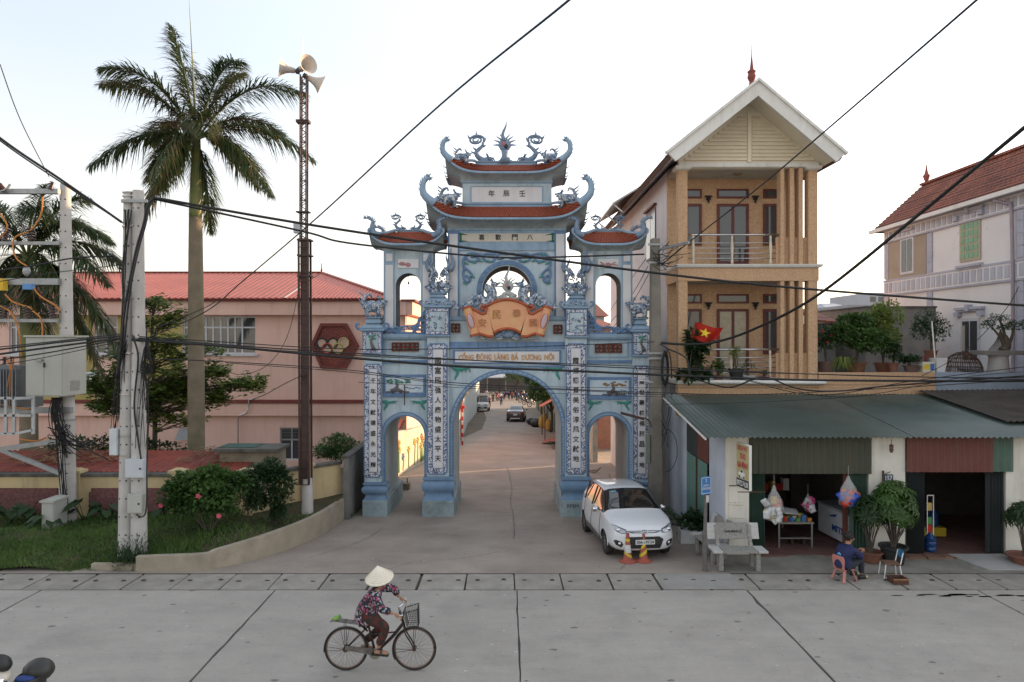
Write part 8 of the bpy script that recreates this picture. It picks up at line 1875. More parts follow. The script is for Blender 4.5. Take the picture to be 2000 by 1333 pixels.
# background greenery and blocks so that the horizon is closed
for i,(x,y,w,h,c_)in enumerate(((-30,75,14,9,m_fw),(-60,90,20,8,m_fg),(60,95,22,9,m_fw),(28,70,8,7,m_fw),(40,85,12,8,m_fg),(-14,140,14,7,m_fw),(14,140,12,7,m_fg),(8,75,8,4.5,m_fw))):
 t=thing('distant_block',(x,y,gz(y)),['far white block behind the pink building','far grey block at the left behind the palms','far white block at the right beyond the lavender house','far white house behind the lavender house','far grey house right of centre','far pale house left of the lane end','far grey house right of the lane end','low pale house right of the lane behind the trees'][i],'building','distant blocks of the town'); MB().box(x-w/2,x+w/2,y,y+8,gz(y)-2,gz(y)+h).bd('wall',c_,t); m=MB(); m.prism([(x-w/2-.4,gz(y)+h+.01),(x+w/2+.4,gz(y)+h+.01),(x,gz(y)+h+1.8)],y-.3,y+8.3); m.bd('roof',m_fr,t)
# ------------------------------------------------------------------ vehicles
m_carwhite=M('car_paint_white',(.62,.63,.65),(.60,.61,.63),rough=.35,coat=.8,spec=.5)
m_carblack=M('car_paint_dark',(.03,.022,.022),(.035,.026,.026),rough=.3,coat=1.0,spec=.5)
m_cglass=M('car_glass',(.012,.014,.015),(.012,.014,.015),rough=.03,spec=.9,coat=.5)
m_tyre=M('tyre_rubber',(.02,.02,.02),(.035,.033,.03),sc=9,rough=.85)
m_rim=M('alloy_rim',(.35,.36,.37),rough=.3,metal=.8); m_chrome=M('chrome',(.7,.7,.72),rough=.08,metal=1.0)
m_lamp=M('lamp_glass',(.50,.52,.54),(.3,.32,.34),sc=18,rough=.08,spec=.9,metal=.5); m_redlamp=M('tail_lamp_red',(.30,.02,.015),rough=.15)
def carbody(st,ws_from,ws_to,roof_to,gl_from,gl_to,mats):
 """closed skin lofted from cross sections st = [x, z_low, z_mid, z_belt, z_top, w_low, w_mid, w_belt, w_top]; glass faces chosen by station"""
 rings=[]
 for x,zl,zm,zb,zt,wl,wm,wb,wt in st:
  h=[(0,zl),(wl*.8,zl),(wl,zl+.07),(wm,zm-.05),(wm,zm+.10),(wb,zb),(wb*.985,zb+.025 if zt>zb+.1 else zb+(zt-zb)*.4),(wt+.03,zt-.07 if zt>zb+.2 else zb+(zt-zb)*.7),(wt*.93,zt-.015),(wt*.55,zt),(0,zt+.01)]
  rings.append([(x,a,b)for a,b in h]+[(x,-a,b)for a,b in reversed(h[1:-1])])
 n=len(rings[0]); v=[p for r in rings for p in r]; f=[]; mi=[]
 for i in range(len(rings)-1):
  for j in range(n):
   k=(j+1)%n; f.append((i*n+j,i*n+k,(i+1)*n+k,(i+1)*n+j))
   side=j==6 or j==n-7; top=7<=j<=n-8
   g=(side and gl_from<=i<gl_to)or(top and(ws_from<=i<ws_to))or(top and roof_to and i in roof_to)
   mi.append(1 if g else 0)
 f.append(tuple(range(n))); f.append(tuple((len(rings)-1)*n+i for i in range(n))); mi+=[0,0]
 return v,f,mi
def make_body(name,st,parent,paint,ws,rear,side,wheels,wr,wy,creases=()):
 v,f,mi=carbody(st,ws[0],ws[1],rear,side[0],side[1],None)
 me=bpy.data.meshes.new(name); me.from_pydata(v,[],f); me.materials.append(paint); me.materials.append(m_cglass); me.materials.append(black); me.polygons.foreach_set('material_index',mi)
 bm=bmesh.new(); bm.from_mesh(me); bmesh.ops.recalc_face_normals(bm,faces=bm.faces)
 cl=bm.edges.layers.float.get('crease_edge')or bm.edges.layers.float.new('crease_edge')
 for e in bm.edges:
  if len({fc.material_index for fc in e.link_faces})>1:e[cl]=.75
 bm.to_mesh(me); bm.free()
 o=bpy.data.objects.new(name,me); COL.objects.link(o)
 s_=o.modifiers.new('s','SUBSURF'); s_.levels=s_.render_levels=2
 cut=MB()
 for x in wheels:
  for s in(-1,1):cut.tube([(x,s*(wy-.26),wr),(x,s*(wy+.4),wr)],wr*1.13,28)
 co=cut.bd('cut',black); b=o.modifiers.new('b','BOOLEAN'); b.object=co; b.operation='DIFFERENCE'; b.solver='EXACT'
 dg=bpy.context.evaluated_depsgraph_get(); dg.update(); me2=bpy.data.meshes.new_from_object(o.evaluated_get(dg)); me2.name=name
 bpy.data.objects.remove(o); bpy.data.objects.remove(co)
 me2.polygons.foreach_set('use_smooth',[True]*len(me2.polygons)); me2.set_sharp_from_angle(angle=R(38))
 o=bpy.data.objects.new(name,me2); COL.objects.link(o); o.parent=parent; return o
def wheel(parent,x,y,r,w,s,spokes=10):
 m=MB(); rot=Mr(R(90)*s,3,'X'); rot=Mr(R(-90*s),3,'X')
 m.lathe([(r*.62,-w/2),(r*.9,-w/2),(r*.985,-w*.4),(r,-w*.2),(r,w*.2),(r*.985,w*.4),(r*.9,w/2),(r*.66,w/2),(r*.62,w*.4)],(x,y,r),32,rot); t=m.bd('wheel',m_tyre,parent,off=False,smooth=35)
 m=MB(); m.lathe([(r*.66,w*.36),(r*.68,w*.46),(r*.64,w*.46),(r*.60,w*.30),(.001,w*.22)],(x,y,r),28,rot);
 m2=MB();
 for k in range(spokes):
  a=2*pi_*k/spokes; p=lambda rr,off,h:rot@Vc((rr*mc(a+off),rr*ms(a+off),h)); c=Vc((x,y,r))
  m2.loft([[c+p(r*.10,-.3,w*.42),c+p(r*.10,.3,w*.42),c+p(r*.10,.3,w*.30),c+p(r*.10,-.3,w*.30)],[c+p(r*.62,-.07,w*.46),c+p(r*.62,.07,w*.46),c+p(r*.62,.07,w*.32),c+p(r*.62,-.07,w*.32)]])
 m2.lathe([(.001,w*.44),(r*.14,w*.44),(r*.14,w*.3)],(x,y,r),12,rot)
 o=m2.bd('rim',m_rim,t,off=False); o2=m.bd('rim_barrel',M('rim_shadow',(.06,.06,.06),rough=.5),t,off=False,smooth=40); return t
# white hatchback beside the right pier: +x of the car is its rear, front at x = 0
fA=Vc((2.95,16.02,0)); fB=Vc((3.33,16.0,0))
Yf,Yr=16.95,19.42
pf=Vc((X(1187,Yf),Yf,gz(Yf))); pr_=Vc((X(1145,Yr),Yr,gz(Yr)))
dirv=(pr_-pf).normalized(); ang=math.atan2(dirv.y,dirv.x)
car=thing('parked_car',(0,0,0),'white five-door hatchback parked beside the right gate pier facing the road','car')
lat=Vc((ms(ang),-mc(ang),0))
org=pf+lat*.72-dirv*.74
Mrot=dirv.to_track_quat('X','Z').to_euler()
car.location=org+Vc((0,0,.018)); car.rotation_euler=(0,math.asin(.048*dirv.y),ang)
st=[[-.02,.33,.40,.52,.60,.40,.46,.46,.36],[.03,.24,.42,.64,.71,.56,.62,.60,.46],[.12,.21,.44,.74,.80,.68,.745,.70,.55],[.32,.19,.46,.82,.89,.74,.80,.76,.62],[.58,.18,.47,.87,.96,.77,.825,.80,.68],[.80,.18,.48,.91,1.02,.78,.83,.80,.70],[.90,.18,.48,.92,1.06,.78,.83,.79,.69],[1.28,.18,.48,.94,1.29,.78,.83,.78,.61],[1.60,.18,.48,.955,1.465,.78,.83,.775,.55],[1.80,.18,.48,.965,1.51,.78,.83,.77,.545],[2.40,.18,.49,.99,1.515,.78,.83,.77,.55],[2.90,.19,.50,1.02,1.50,.78,.825,.76,.54],[3.30,.21,.52,1.05,1.45,.77,.81,.735,.52],[3.46,.23,.54,1.07,1.40,.75,.80,.72,.50],[3.62,.27,.56,1.04,1.22,.71,.77,.69,.54],[3.72,.31,.58,.98,1.06,.66,.73,.64,.52],[3.76,.36,.58,.86,.92,.58,.66,.58,.46]]
body=make_body('body',st,car,m_carwhite,(6,8),(13,),(6,12),(.74,3.165),.29,.70)
for x in(.74,3.165):
 for s in(-1,1):wheel(car,x,s*.715,.29,.18,s)
def cpart(mb,name,mat,smooth=None):return mb.bd(name,mat,car,off=False,smooth=smooth)
from mathutils.bvhtree import BVHTree
bvh=BVHTree.FromPolygons([v.co.copy()for v in body.data.vertices],[tuple(p.vertices)for p in body.data.polygons])
def bumpsurf(z,y):
 h=bvh.ray_cast(Vc((-1.0,y,z)),Vc((1,0,0))); return h[0].x if h[0]is not None else.3*(abs(y)/.72)**2.4
def inset(pts,out,back=.035,s=1):
 m=MB(); c=(sum(p[0]for p in pts)/len(pts),sum(p[1]for p in pts)/len(pts)); rings=[]
 for k in(1.0,.75,.5,.25):rings.append([(bumpsurf(c[1]+(z-c[1])*k,s*(c[0]+(y-c[0])*k))-out,s*(c[0]+(y-c[0])*k),c[1]+(z-c[1])*k)for y,z in pts])
 rings=[[(a+back,b,c_)for a,b,c_ in rings[0]]]+rings; m.loft(rings); return m
def dense(pts,n=4):
 out=[]
 for i in range(len(pts)):
  a=pts[i]; b=pts[(i+1)%len(pts)]; out+=[(a[0]+(b[0]-a[0])*k/n,a[1]+(b[1]-a[1])*k/n)for k in range(n)]
 return out
# front: grille mouth, slim upper bar, lamps, fog lamps, plate, badge
def fpoly(pts,out):return inset(dense(pts,5),out)
cpart(fpoly([(-.46,.50),(-.38,.29),(.38,.29),(.46,.50),(.36,.57),(-.36,.57)],.010),'lower_grille',black)
for k in range(4):cpart(fpoly([(-.37,.335+k*.055),(.37,.335+k*.055),(.37,.343+k*.055),(-.37,.343+k*.055)],.016),'grille_bar',M('grille_dark',(.04,.04,.04),rough=.4))
cpart(fpoly([(-.46,.70),(-.30,.655),(.30,.655),(.46,.70),(.30,.705),(-.30,.705)],.008),'upper_grille',black); cpart(fpoly([(-.42,.695),(-.2,.672),(.2,.672),(.42,.695),(.2,.688),(-.2,.688)],.016),'grille_chrome',m_chrome)
for s in(-1,1):
 pts=[(.44,.66),(.56,.66),(.66,.70),(.725,.775),(.745,.835),(.69,.815),(.58,.765),(.45,.715)]
 m=inset(dense(pts,3),.006,.02,s); hl=cpart(m,'headlight',m_lamp,30); m=inset(dense([(.425,.65),(.56,.645),(.67,.69),(.74,.775),(.76,.85),(.69,.83),(.57,.78),(.43,.73)],3),.002,.02,s); cpart(m,'headlight_surround',black)
 c=Vc((bumpsurf(.72,s*.62)-.006,s*.62,.725)); m=MB(); m.ell(c+Vc((-.008,0,-.005)),(.02,.05,.05),10,6); m.bd('headlight_bulb',m_chrome,hl,off=False,smooth=True)
 m=inset(dense([(.52,.40),(.56,.32),(.68,.37),(.73,.47),(.68,.50),(.56,.46)],3),.006,.02,s); fg=cpart(m,'fog_light',black)
 c=Vc((bumpsurf(.41,s*.62)-.006,s*.62,.41)); m=MB(); m.ell(c+Vc((-.004,-s*.02,0)),(.02,.04,.04),10,6); m.bd('fog_bulb',m_chrome,fg,off=False,smooth=True)
 m=MB(); m.ell((1.30,s*.88,1.0),(.06,.10,.075),12,8); m.cur=1; m.beam((1.34,s*.76,.97),(1.33,s*.86,.985),.04,.03); cpart(m,'door_mirror',[m_chrome,black],True)
 for x in(1.95,2.85):cpart(MB().tube([(x-.09,s*.825,.83),(x,s*.842,.835),(x+.09,s*.825,.83)],.016,6),'door_handle',m_chrome,True)
 m=MB(); m.loft([[(1.15,s*.815,.30),(1.15,s*.843,.30),(1.15,s*.843,.33),(1.15,s*.815,.33)],[(2.62,s*.815,.30),(2.62,s*.843,.30),(2.62,s*.843,.43),(2.62,s*.815,.43)]]); cpart(m,'sill_trim',M('trim_grey',(.10,.10,.105),rough=.5))
 for x0,x1 in((1.12,1.16),(2.13,2.10),(2.92,2.95)):m=MB(); m.tube([(x0,s*.805,.24),(x0,s*.836,.45),(x1,s*.835,.60),(x1+.01,s*.79,.93)],.005,4); cpart(m,'door_seam',black)
 m=MB(); m.tube([(.90,s*.745,1.02),(1.32,s*.68,1.27),(1.66,s*.625,1.45),(2.4,s*.625,1.475),(3.1,s*.60,1.44),(3.35,s*.60,1.38)],.012,5); cpart(m,'window_seal',black,True)
 for x in(2.10,2.98):cpart(MB().beam((x,s*.795,.98),(x+.02,s*.63,1.44),.05,.03),'door_pillar',black)
 m=MB()
 for k in range(13):a=R(-5+k*190/12)
 pts=[(.74+.345*mc(R(k)),s*.80,.29+.345*ms(R(k)))for k in range(0,181,12)]; m.tube(pts,.014,5); cpart(m,'arch_lip',m_carwhite,True); pts=[(3.165+.345*mc(R(k)),s*.79,.29+.345*ms(R(k)))for k in range(0,181,12)]; m=MB(); m.tube(pts,.014,5); cpart(m,'arch_lip',m_carwhite,True)
BX0=bumpsurf(.45,0); pl=MB().box(BX0-.035,BX0-.02,-.235,.235,.395,.505); pl=cpart(pl,'licence_plate',M('plate_white',(.62,.62,.60),rough=.4)); RX=Mx(((0,1,0),(-1,0,0),(0,0,1)))
m=MB(); text(m,'30A-197.54',(BX0-.039,0,.45),w=.42,h=.072,depth=.004,M4=RX,bold=.015); m.bd('plate_number',black,pl,off=False)
bq=lambda y,z:(bumpsurf(z,y)-.022,y,z)
m=MB(); m.tube([bq(.082*mc(R(k)),.685+.040*ms(R(k)))for k in range(0,361,20)],.008,6); m.tube([bq(-.030,.660),bq(-.016,.712)],.009,5); m.tube([bq(.016,.660),bq(.030,.712)],.009,5); m.tube([bq(-.024,.682),bq(.0,.688),bq(.024,.690)],.008,5); cpart(m,'front_badge',m_chrome,True)
m=MB(); m.tube([(-.06+.22*0,0,0)]*0 or[(3.25,0,1.475),(3.40,0,1.56)],.008,5); cpart(m,'roof_aerial',black)
for s in(-.35,.25):m=MB(); m.tube([(.93,s,1.06),(.98,s+.30,1.105),(1.04,s+.55 if s<0 else s+.33,1.13)],.008,5); cpart(m,'wiper',black)
m=MB(); m.box(1.335,1.34,-.50,-.42,1.30,1.33);
for y,c_ in((-.40,'sticker_green'),(-.33,'sticker_blue')):
 z=1.405; x=1.47; m=MB(); m.lathe([(.001,0),(.028,0),(.028,.004),(.001,.004)],(x-.02,-y-.8*0,z),12,Mr(R(-62),3,'Y')); cpart(m,'windscreen_sticker',M(c_,(.08,.35,.28)if 'green' in c_ else(.08,.2,.4),rough=.5))
# interior hint behind the glass is left dark, as in the photograph
# black saloon and white van in the lane
sed=[[-.02,.35,.45,.55,.60,.5,.6,.58,.4],[.06,.27,.48,.68,.74,.70,.78,.72,.5],[.30,.22,.50,.80,.86,.78,.86,.80,.62],[.9,.20,.52,.88,.96,.80,.885,.83,.68],[1.25,.20,.52,.92,1.02,.80,.885,.82,.68],[1.65,.20,.52,.94,1.25,.80,.885,.81,.60],[2.0,.20,.52,.95,1.43,.80,.885,.80,.55],[2.5,.20,.53,.96,1.47,.80,.885,.80,.55],[3.0,.20,.53,.97,1.45,.80,.885,.80,.54],[3.35,.21,.54,.98,1.33,.80,.885,.80,.56],[3.85,.22,.56,1.0,1.06,.79,.88,.80,.64],[4.35,.24,.58,.98,1.04,.77,.86,.78,.62],[4.55,.28,.60,.90,.96,.72,.80,.70,.55],[4.62,.36,.60,.74,.80,.62,.68,.60,.45]]
Y=64.0; sd_=thing('dark_saloon',(X(1018,Y),Y,gz(Y)),'dark saloon car parked in the lane with its rear to the gate','car');
o=make_body('body',sed,sd_,m_carblack,(4,6),(8,9),(5,9),(.85,3.55),.32,.76);
for x in(.85,3.55):
 for s in(-1,1):wheel(sd_,x,s*.77,.32,.2,s)
for s in(-1,1):
 m=MB(); m.loft([[(4.50,s*.50,.78),(4.50,s*.82,.80),(4.50,s*.82,.90),(4.50,s*.50,.92)],[(4.66,s*.48,.78),(4.56,s*.80,.80),(4.50,s*.80,.90),(4.56,s*.48,.92)]]); m.bd('tail_light',m_redlamp,sd_,off=False)
 MB().ell((1.35,s*.95,1.0),(.07,.10,.07),8,6).bd('door_mirror',m_carblack,sd_,off=False,smooth=True)
MB().box(4.62,4.65,-.48,.48,.80,.84).bd('chrome_strip',m_chrome,sd_,off=False); MB().box(4.63,4.665,-.18,.18,.60,.76).bd('licence_plate',M('plate_white'),sd_,off=False)
MB().tube([(4.70,-.45,.33),(4.70,.45,.33)],.04,6).bd('bumper_lip',m_trim,sd_,off=False)
sd_.rotation_euler=(0,math.atan(.048)*-1*-1,R(-90-4)); sd_.location=Vc((X(1018,Y)-.25,Y+4.5,gz(Y+4.5)+.03)); sd_.rotation_euler=(0,0.048*-1,R(-94));
van=[[-.02,.35,.5,.70,.80,.5,.62,.60,.45],[.06,.26,.5,.90,.98,.66,.72,.70,.6],[.30,.24,.5,.98,1.10,.70,.735,.72,.66],[.62,.24,.5,1.02,1.50,.70,.735,.71,.62],[.90,.24,.5,1.04,1.76,.70,.735,.70,.60],[1.3,.24,.5,1.05,1.80,.70,.735,.70,.60],[2.4,.24,.5,1.05,1.81,.70,.735,.70,.60],[3.3,.26,.5,1.05,1.78,.70,.735,.70,.60],[3.5,.30,.5,1.0,1.6,.68,.71,.68,.56]]
Y=82.0; vn=thing('white_van',(X(942,Y),Y,gz(Y)),'small white van with roof rack coming up the lane','van'); make_body('body',van,vn,m_carwhite,(2,4),None,(3,7),(.62,2.7),.29,.64)
for x in(.62,2.7):
 for s in(-1,1):wheel(vn,x,s*.66,.29,.17,s)
for s in(-1,1):MB().box(-.03,.06,s*.40-.14,s*.40+.14,.72,.86).bd('headlight',m_lamp,vn,off=False); MB().ell((.45,s*.82,1.15),(.05,.09,.10),8,6).bd('door_mirror',black,vn,off=False,smooth=True)
MB().box(-.04,.0,-.55,.55,.40,.56).bd('bumper_grille',black,vn,off=False); MB().box(-.05,-.03,-.2,.2,.42,.52).bd('licence_plate',M('plate_white'),vn,off=False)
MB().box(.9,3.3,-.62,.62,1.84,1.87).bd('roof_rack',m_trim,vn,off=False); MB().box(1.0,3.2,-.55,.55,1.875,2.05).bd('rack_load',M('pale_crate',(.55,.5,.42),rough=.7),vn,off=False)
vn.rotation_euler=(0,0.045,R(88)); vn.location=Vc((X(942,Y),Y,gz(Y)+.02))
# ------------------------------------------------------------------ motorbikes
m_mb=[M('bike_red',(.35,.03,.03),rough=.3,coat=.5),M('bike_dark',(.03,.03,.035),rough=.3,coat=.5),M('bike_cream',(.55,.50,.42),rough=.3,coat=.5),M('bike_blue',(.04,.08,.25),rough=.3,coat=.5)]
def motorbike(loc,rz,paint,label,group='motorbikes parked along the lane'):
 t=thing('motorbike',loc,label,'motorbike',group,rz)
 for x in(0,1.25):
  m=MB(); m.tube([(x+.25*mc(R(k)),0,.29+.25*ms(R(k)))for k in range(0,361,24)],.04,6); w=m.bd('wheel',m_tyre,t,off=False,smooth=True)
  m=MB(); m.tube([(x,-.05,.29),(x,.05,.29)],.06,8)
  for k in range(0,360,45):m.tube([(x,0,.29),(x+.23*mc(R(k)),0,.29+.23*ms(R(k)))],.008,4)
  m.bd('spokes',steel,w,off=False)
 m=MB(); m.tube(Sm([(.0,0,.55),(.15,0,.78),(.22,0,.95)],3),.05,6); m.tube([(0,.07,.29),(.16,.07,.75)],.022,6); m.tube([(0,-.07,.29),(.16,-.07,.75)],.022,6); m.bd('fork',steel,t,off=False,smooth=True)
 m=MB(); m.tube(Sm([(.16,0,.92),(.22,0,.70),(.36,0,.42),(.62,0,.36),(.80,0,.52),(1.2,0,.68),(1.45,0,.74)],4),[.10,.12,.13,.14,.15,.15,.13,.12,.12,.12,.13,.14,.15,.15,.14,.13,.12,.11,.10,.10,.09,.08,.07,.05,.04][:25],8); m.tube(Sm([(-.12,0,.60),(.0,0,.60),(.14,0,.52)],3),.07,6); m.bd('fairing',paint,t,off=False,smooth=True)
 m=MB(); m.tube(Sm([(.60,0,.72),(.85,0,.78),(1.1,0,.80),(1.35,0,.84)],3),[.06,.08,.10,.11,.11,.11,.10,.08,.06,.04][:10],8,flat=1.2); m.bd('seat',black,t,off=False,smooth=True)
 m=MB(); m.tube(Sm([(.30,-.34,1.02),(.22,-.12,1.0),(.22,.12,1.0),(.30,.34,1.02)],3),.018,6); m.ell((.13,0,.98),(.10,.10,.09),8,6); m.bd('handlebar',black,t,off=False,smooth=True)
 for s in(-1,1):m=MB(); m.tube([(.24,s*.22,1.02),(.22,s*.30,1.20)],.008,5); m.ell((.22,s*.33,1.24),(.02,.06,.04),8,5); m.bd('mirror',black,t,off=False,smooth=True)
 m=MB(); m.tube([(.55,.10,.25),(1.0,.12,.30),(1.45,.12,.36)],[.03,.04,.045],8); m.bd('exhaust',m_chrome,t,off=False,smooth=True); return t
mb0=motorbike((0,0,0),0,m_mb[2],'cream scooter parked nearest in the row on the right of the lane')
spots=[(1034,796,25,2,None),(1024,792,30,1,'second motorbike, dark, behind the cream scooter'),(1016,789,35,1,'dark motorbike third in the row, its wheel turned out'),(1009,786,20,3,'blue motorbike fourth in the row'),(1040,787,28,0,'red motorbike fifth in the row under the trees'),(1030,785,25,1,'dark motorbike sixth in the row under the trees'),(1020,782,30,2,'cream motorbike seventh in the row under the trees'),(1003,780,20,1,'dark motorbike near the far end of the row'),(1012,777,20,0,'red motorbike at the far end of the row'),(937,778,160,1,'dark motorbike parked left behind the van'),(948,774,150,0,'red motorbike farther left behind the van'),(941,771,170,1,'dark motorbike farthest left by the market'),(953,769,165,2,'cream motorbike at the left of the market'),(990,751,10,3,'blue motorbike at the right of the market'),(984,748,10,1,'dark motorbike close to the market canopy')]
for i,(px,py,rz,c_,lab)in enumerate(spots):
 Y=min(118,5952/(py-732)); o=mb0 if i==0 else copy_tree(mb0); o.location=(X(px,Y),Y,gz(Y)+.02); o.rotation_euler=(0,0,R(rz)); o.scale=(1.25,1.25,1.25)
 if lab:o['label']=lab
 if i:
  for ch in o.children:
   if ch.name.startswith('fairing'):ch.data=ch.data.copy(); ch.data.materials[0]=m_mb[c_]
# motorbike at the bottom left corner of the frame
o=copy_tree(mb0); o.scale=(1,1,1); o.location=(-7.55,9.35,0); o.rotation_euler=(0,0,R(-152)); o['label']='parked dark motorbike cut off by the bottom left corner'; o['group']='motorbike in the foreground'
bkt=thing('rider_basket',(-6.25,9.2,.85),'black covered basket with a blue cloth at the bottom left corner','basket'); m=MB(); c=P(60,1330,9.2)
rb=Mr(R(-20),3,'Y')
m.loft([[c+Vc((mc(a)*.17*s,ms(a)*.22*s,z))for a in[k*pi_/10 for k in range(20)]]for z,s in((-.35,.7),(-.1,.95),(.06,1.0),(.08,.94),(.06,.86))]); m.bd('basket_shell',black,bkt,smooth=40)
m=MB(); m.ell(c+Vc((.04,.10,.10)),(.20,.17,.15),14,8); m.bd('basket_lid',M('lid_dark',(.04,.038,.035),rough=.4),bkt,smooth=True); m=MB(); m.ell(c+Vc((-.02,-.08,.07)),(.13,.09,.035),12,6); m.bd('blue_cloth',M('cloth_blue',(.03,.06,.2),rough=.8),bkt,smooth=True)
MB().tube([c+Vc((0,0,-.4)),(c.x,c.y,.0)],.03,6).bd('basket_stand',black,bkt)
for z_ in(0,):
 t=thing('motorbike_mirror',P(8,1300,9.0),'chrome and black motorbike cowl at the bottom left edge','motorbike'); m=MB(); c2_=P(2,1296,9.0); m.ell(c2_,(.14,.12,.10),12,8,Mr(.5,3,'Y')); m.cur=1; m.ell(c2_+Vc((.03,-.03,-.13)),(.13,.12,.06),12,8,Mr(.6,3,'Y')); m.cur=2; m.ell(c2_+Vc((-.02,-.08,-.20)),(.15,.12,.11),12,8); m.tube([c2_+Vc((0,0,-.2)),(c2_.x,c2_.y,.0)],.04,6); m.bd('cowl',[black,m_mb[2],m_chrome],t,smooth=True)
# ------------------------------------------------------------------ traffic cones
m_co=M('cone_faded_orange',(.36,.09,.06),(.28,.075,.055),sc=5,rough=.7,stain=.3); m_cy=M('cone_tape_yellow',(.60,.50,.03),rough=.4); m_cw=M('cone_tape_white',(.6,.6,.58),rough=.4)
def cone(px,py,lab,bands,tilt):
 Y=5952/(py-732)if py<1000 else(5.2*1333/(py-668)); Y=5.95*1e3/(py-732); z=gz(Y); x=X(px,Y); t=thing('traffic_cone',(x,Y,z),lab,'traffic cone','faded traffic cones in front of the white car')
 prof=[(.001,0),(.20,0),(.205,.03),(.17,.05),(.115,.07),(.10,.10),(.035,.66),(.03,.69),(.001,.69)]; m=MB(); m.lathe(prof,(x,Y,z),20); m.bd('cone_body',m_co,t,smooth=40)
 for z0,z1,sl,mt in bands:
  m=MB(); n=24; rad=lambda h:.10-(h-.10)/.56*.065+.003; A=[]; B=[]
  for k in range(n+1):
   a=2*pi_*k/n; dz=sl*(mc(a)); h0,h1=z0+dz,z1+dz; A.append((x+rad(h0)*mc(a),Y+rad(h0)*ms(a),z+h0)); B.append((x+rad(h1)*mc(a),Y+rad(h1)*ms(a),z+h1))
  m.loft([A,B],closed=False); m.bd('tape_band',mt,t,smooth=True)
 t.rotation_euler=(R(tilt),0,0); return t
cone(1226,1098,'left traffic cone with white sleeve and yellow bands',[(.24,.42,0,m_cw),(.50,.56,0,m_cy),(.16,.22,-.06,m_cy)],0); cone(1257,1097,'right traffic cone with two slanting yellow bands',[(.18,.26,.07,m_cy),(.36,.43,.07,m_cy)],-2)
# ------------------------------------------------------------------ people
m_skin=M('skin_tan',(.36,.19,.12),(.32,.165,.10),sc=9,rough=.55); m_hair=M('hair_black',(.012,.01,.01),(.02,.018,.016),sc=30,rough=.5,bump=.3,bsc=90)
def skinmesh(name,chains,mat,parent,sub=2,extra=None,off=None):
 """one continuous body surface grown from joint chains; chains = [[(x,y,z,r),...],...]; a joint used twice is shared"""
 vs=[]; rs=[]; es=[]; idx={}
 for ch in chains:
  prev=None
  for p in ch:
   k=tuple(round(c,4)for c in p[:3])
   if k not in idx:idx[k]=len(vs); vs.append(p[:3]); rs.append(p[3:]if len(p)>4 else(p[3],p[3]))
   if prev is not None:es.append((prev,idx[k]))
   prev=idx[k]
 me=bpy.data.meshes.new(name); me.from_pydata(vs,es,[]); o=bpy.data.objects.new(name,me); COL.objects.link(o)
 sk=o.modifiers.new('sk','SKIN'); sk.use_smooth_shade=True; sk.branch_smoothing=.6
 for i,r in enumerate(rs):me.skin_vertices[0].data[i].radius=r
 me.skin_vertices[0].data[0].use_root=True
 s=o.modifiers.new('s','SUBSURF'); s.levels=s.render_levels=sub
 dg=bpy.context.evaluated_depsgraph_get(); dg.update(); me2=bpy.data.meshes.new_from_object(o.evaluated_get(dg)); bpy.data.objects.remove(o)
 m=MB(); m.add([v.co for v in me2.vertices],[tuple(p.vertices)for p in me2.polygons]); bpy.data.meshes.remove(me2)
 if extra:extra(m)
 if off is None and parent is not None:off=wloc(parent)
 if off:m.v=[(a-off[0],b-off[1],c-off[2])for a,b,c in m.v]
 me3=bpy.data.meshes.new(name); me3.from_pydata(m.v,[],m.f); me3.materials.append(mat); me3.polygons.foreach_set('use_smooth',[True]*len(me3.polygons)); me3.update()
 o=bpy.data.objects.new(name,me3); COL.objects.link(o); o.parent=parent; return o
def fingers(m,w,d,side,curl,s=1.0):
 """palm and five fingers from wrist w along d, curling towards vector curl"""
 w=Vc(w); d=Vc(d).normalized(); side=Vc(side).normalized(); curl=Vc(curl).normalized()
 m.ell(w+d*.045*s,(.042*s,.036*s,.02*s),10,6,Mx((d,side,d.cross(side))).transposed())
 for i,(o_,L)in enumerate(((-.030,.062),(-.010,.072),(.010,.068),(.029,.054))):
  a=w+d*.078*s+side*o_*s; m.tube([a-d*.02*s,a+d*L*.35*s+curl*.012*s,a+d*L*.55*s+curl*.040*s,a+d*L*.30*s+curl*.062*s],[.0105*s,.0095*s,.009*s,.007*s],6)
 a=w+d*.02*s-side*.036*s; m.tube([a,a+d*.03*s-side*.018*s+curl*.01*s,a+d*.055*s-side*.012*s+curl*.035*s],[.012*s,.011*s,.008*s],6)
def face(m,c,f,up,s=1.0):
 """nose, brows, lips, ears on a head centred on c that looks along f"""
 c=Vc(c); f=Vc(f).normalized(); up=Vc(up).normalized(); r=f.cross(up).normalized()
 m.tube([c+f*.085*s+up*.012*s,c+f*.112*s-up*.028*s,c+f*.092*s-up*.036*s],[.010*s,.017*s,.012*s],6)
 for q in(-1,1):
  m.ell(c+f*.086*s+r*q*.033*s+up*.012*s,(.014*s,.014*s,.009*s),6,4); m.ell(c+r*q*.080*s-up*.005*s-f*.005*s,(.016*s,.016*s,.032*s),7,5); m.ell(c+f*.088*s+r*q*.012*s-up*.060*s,(.010*s,.014*s,.006*s),6,4)
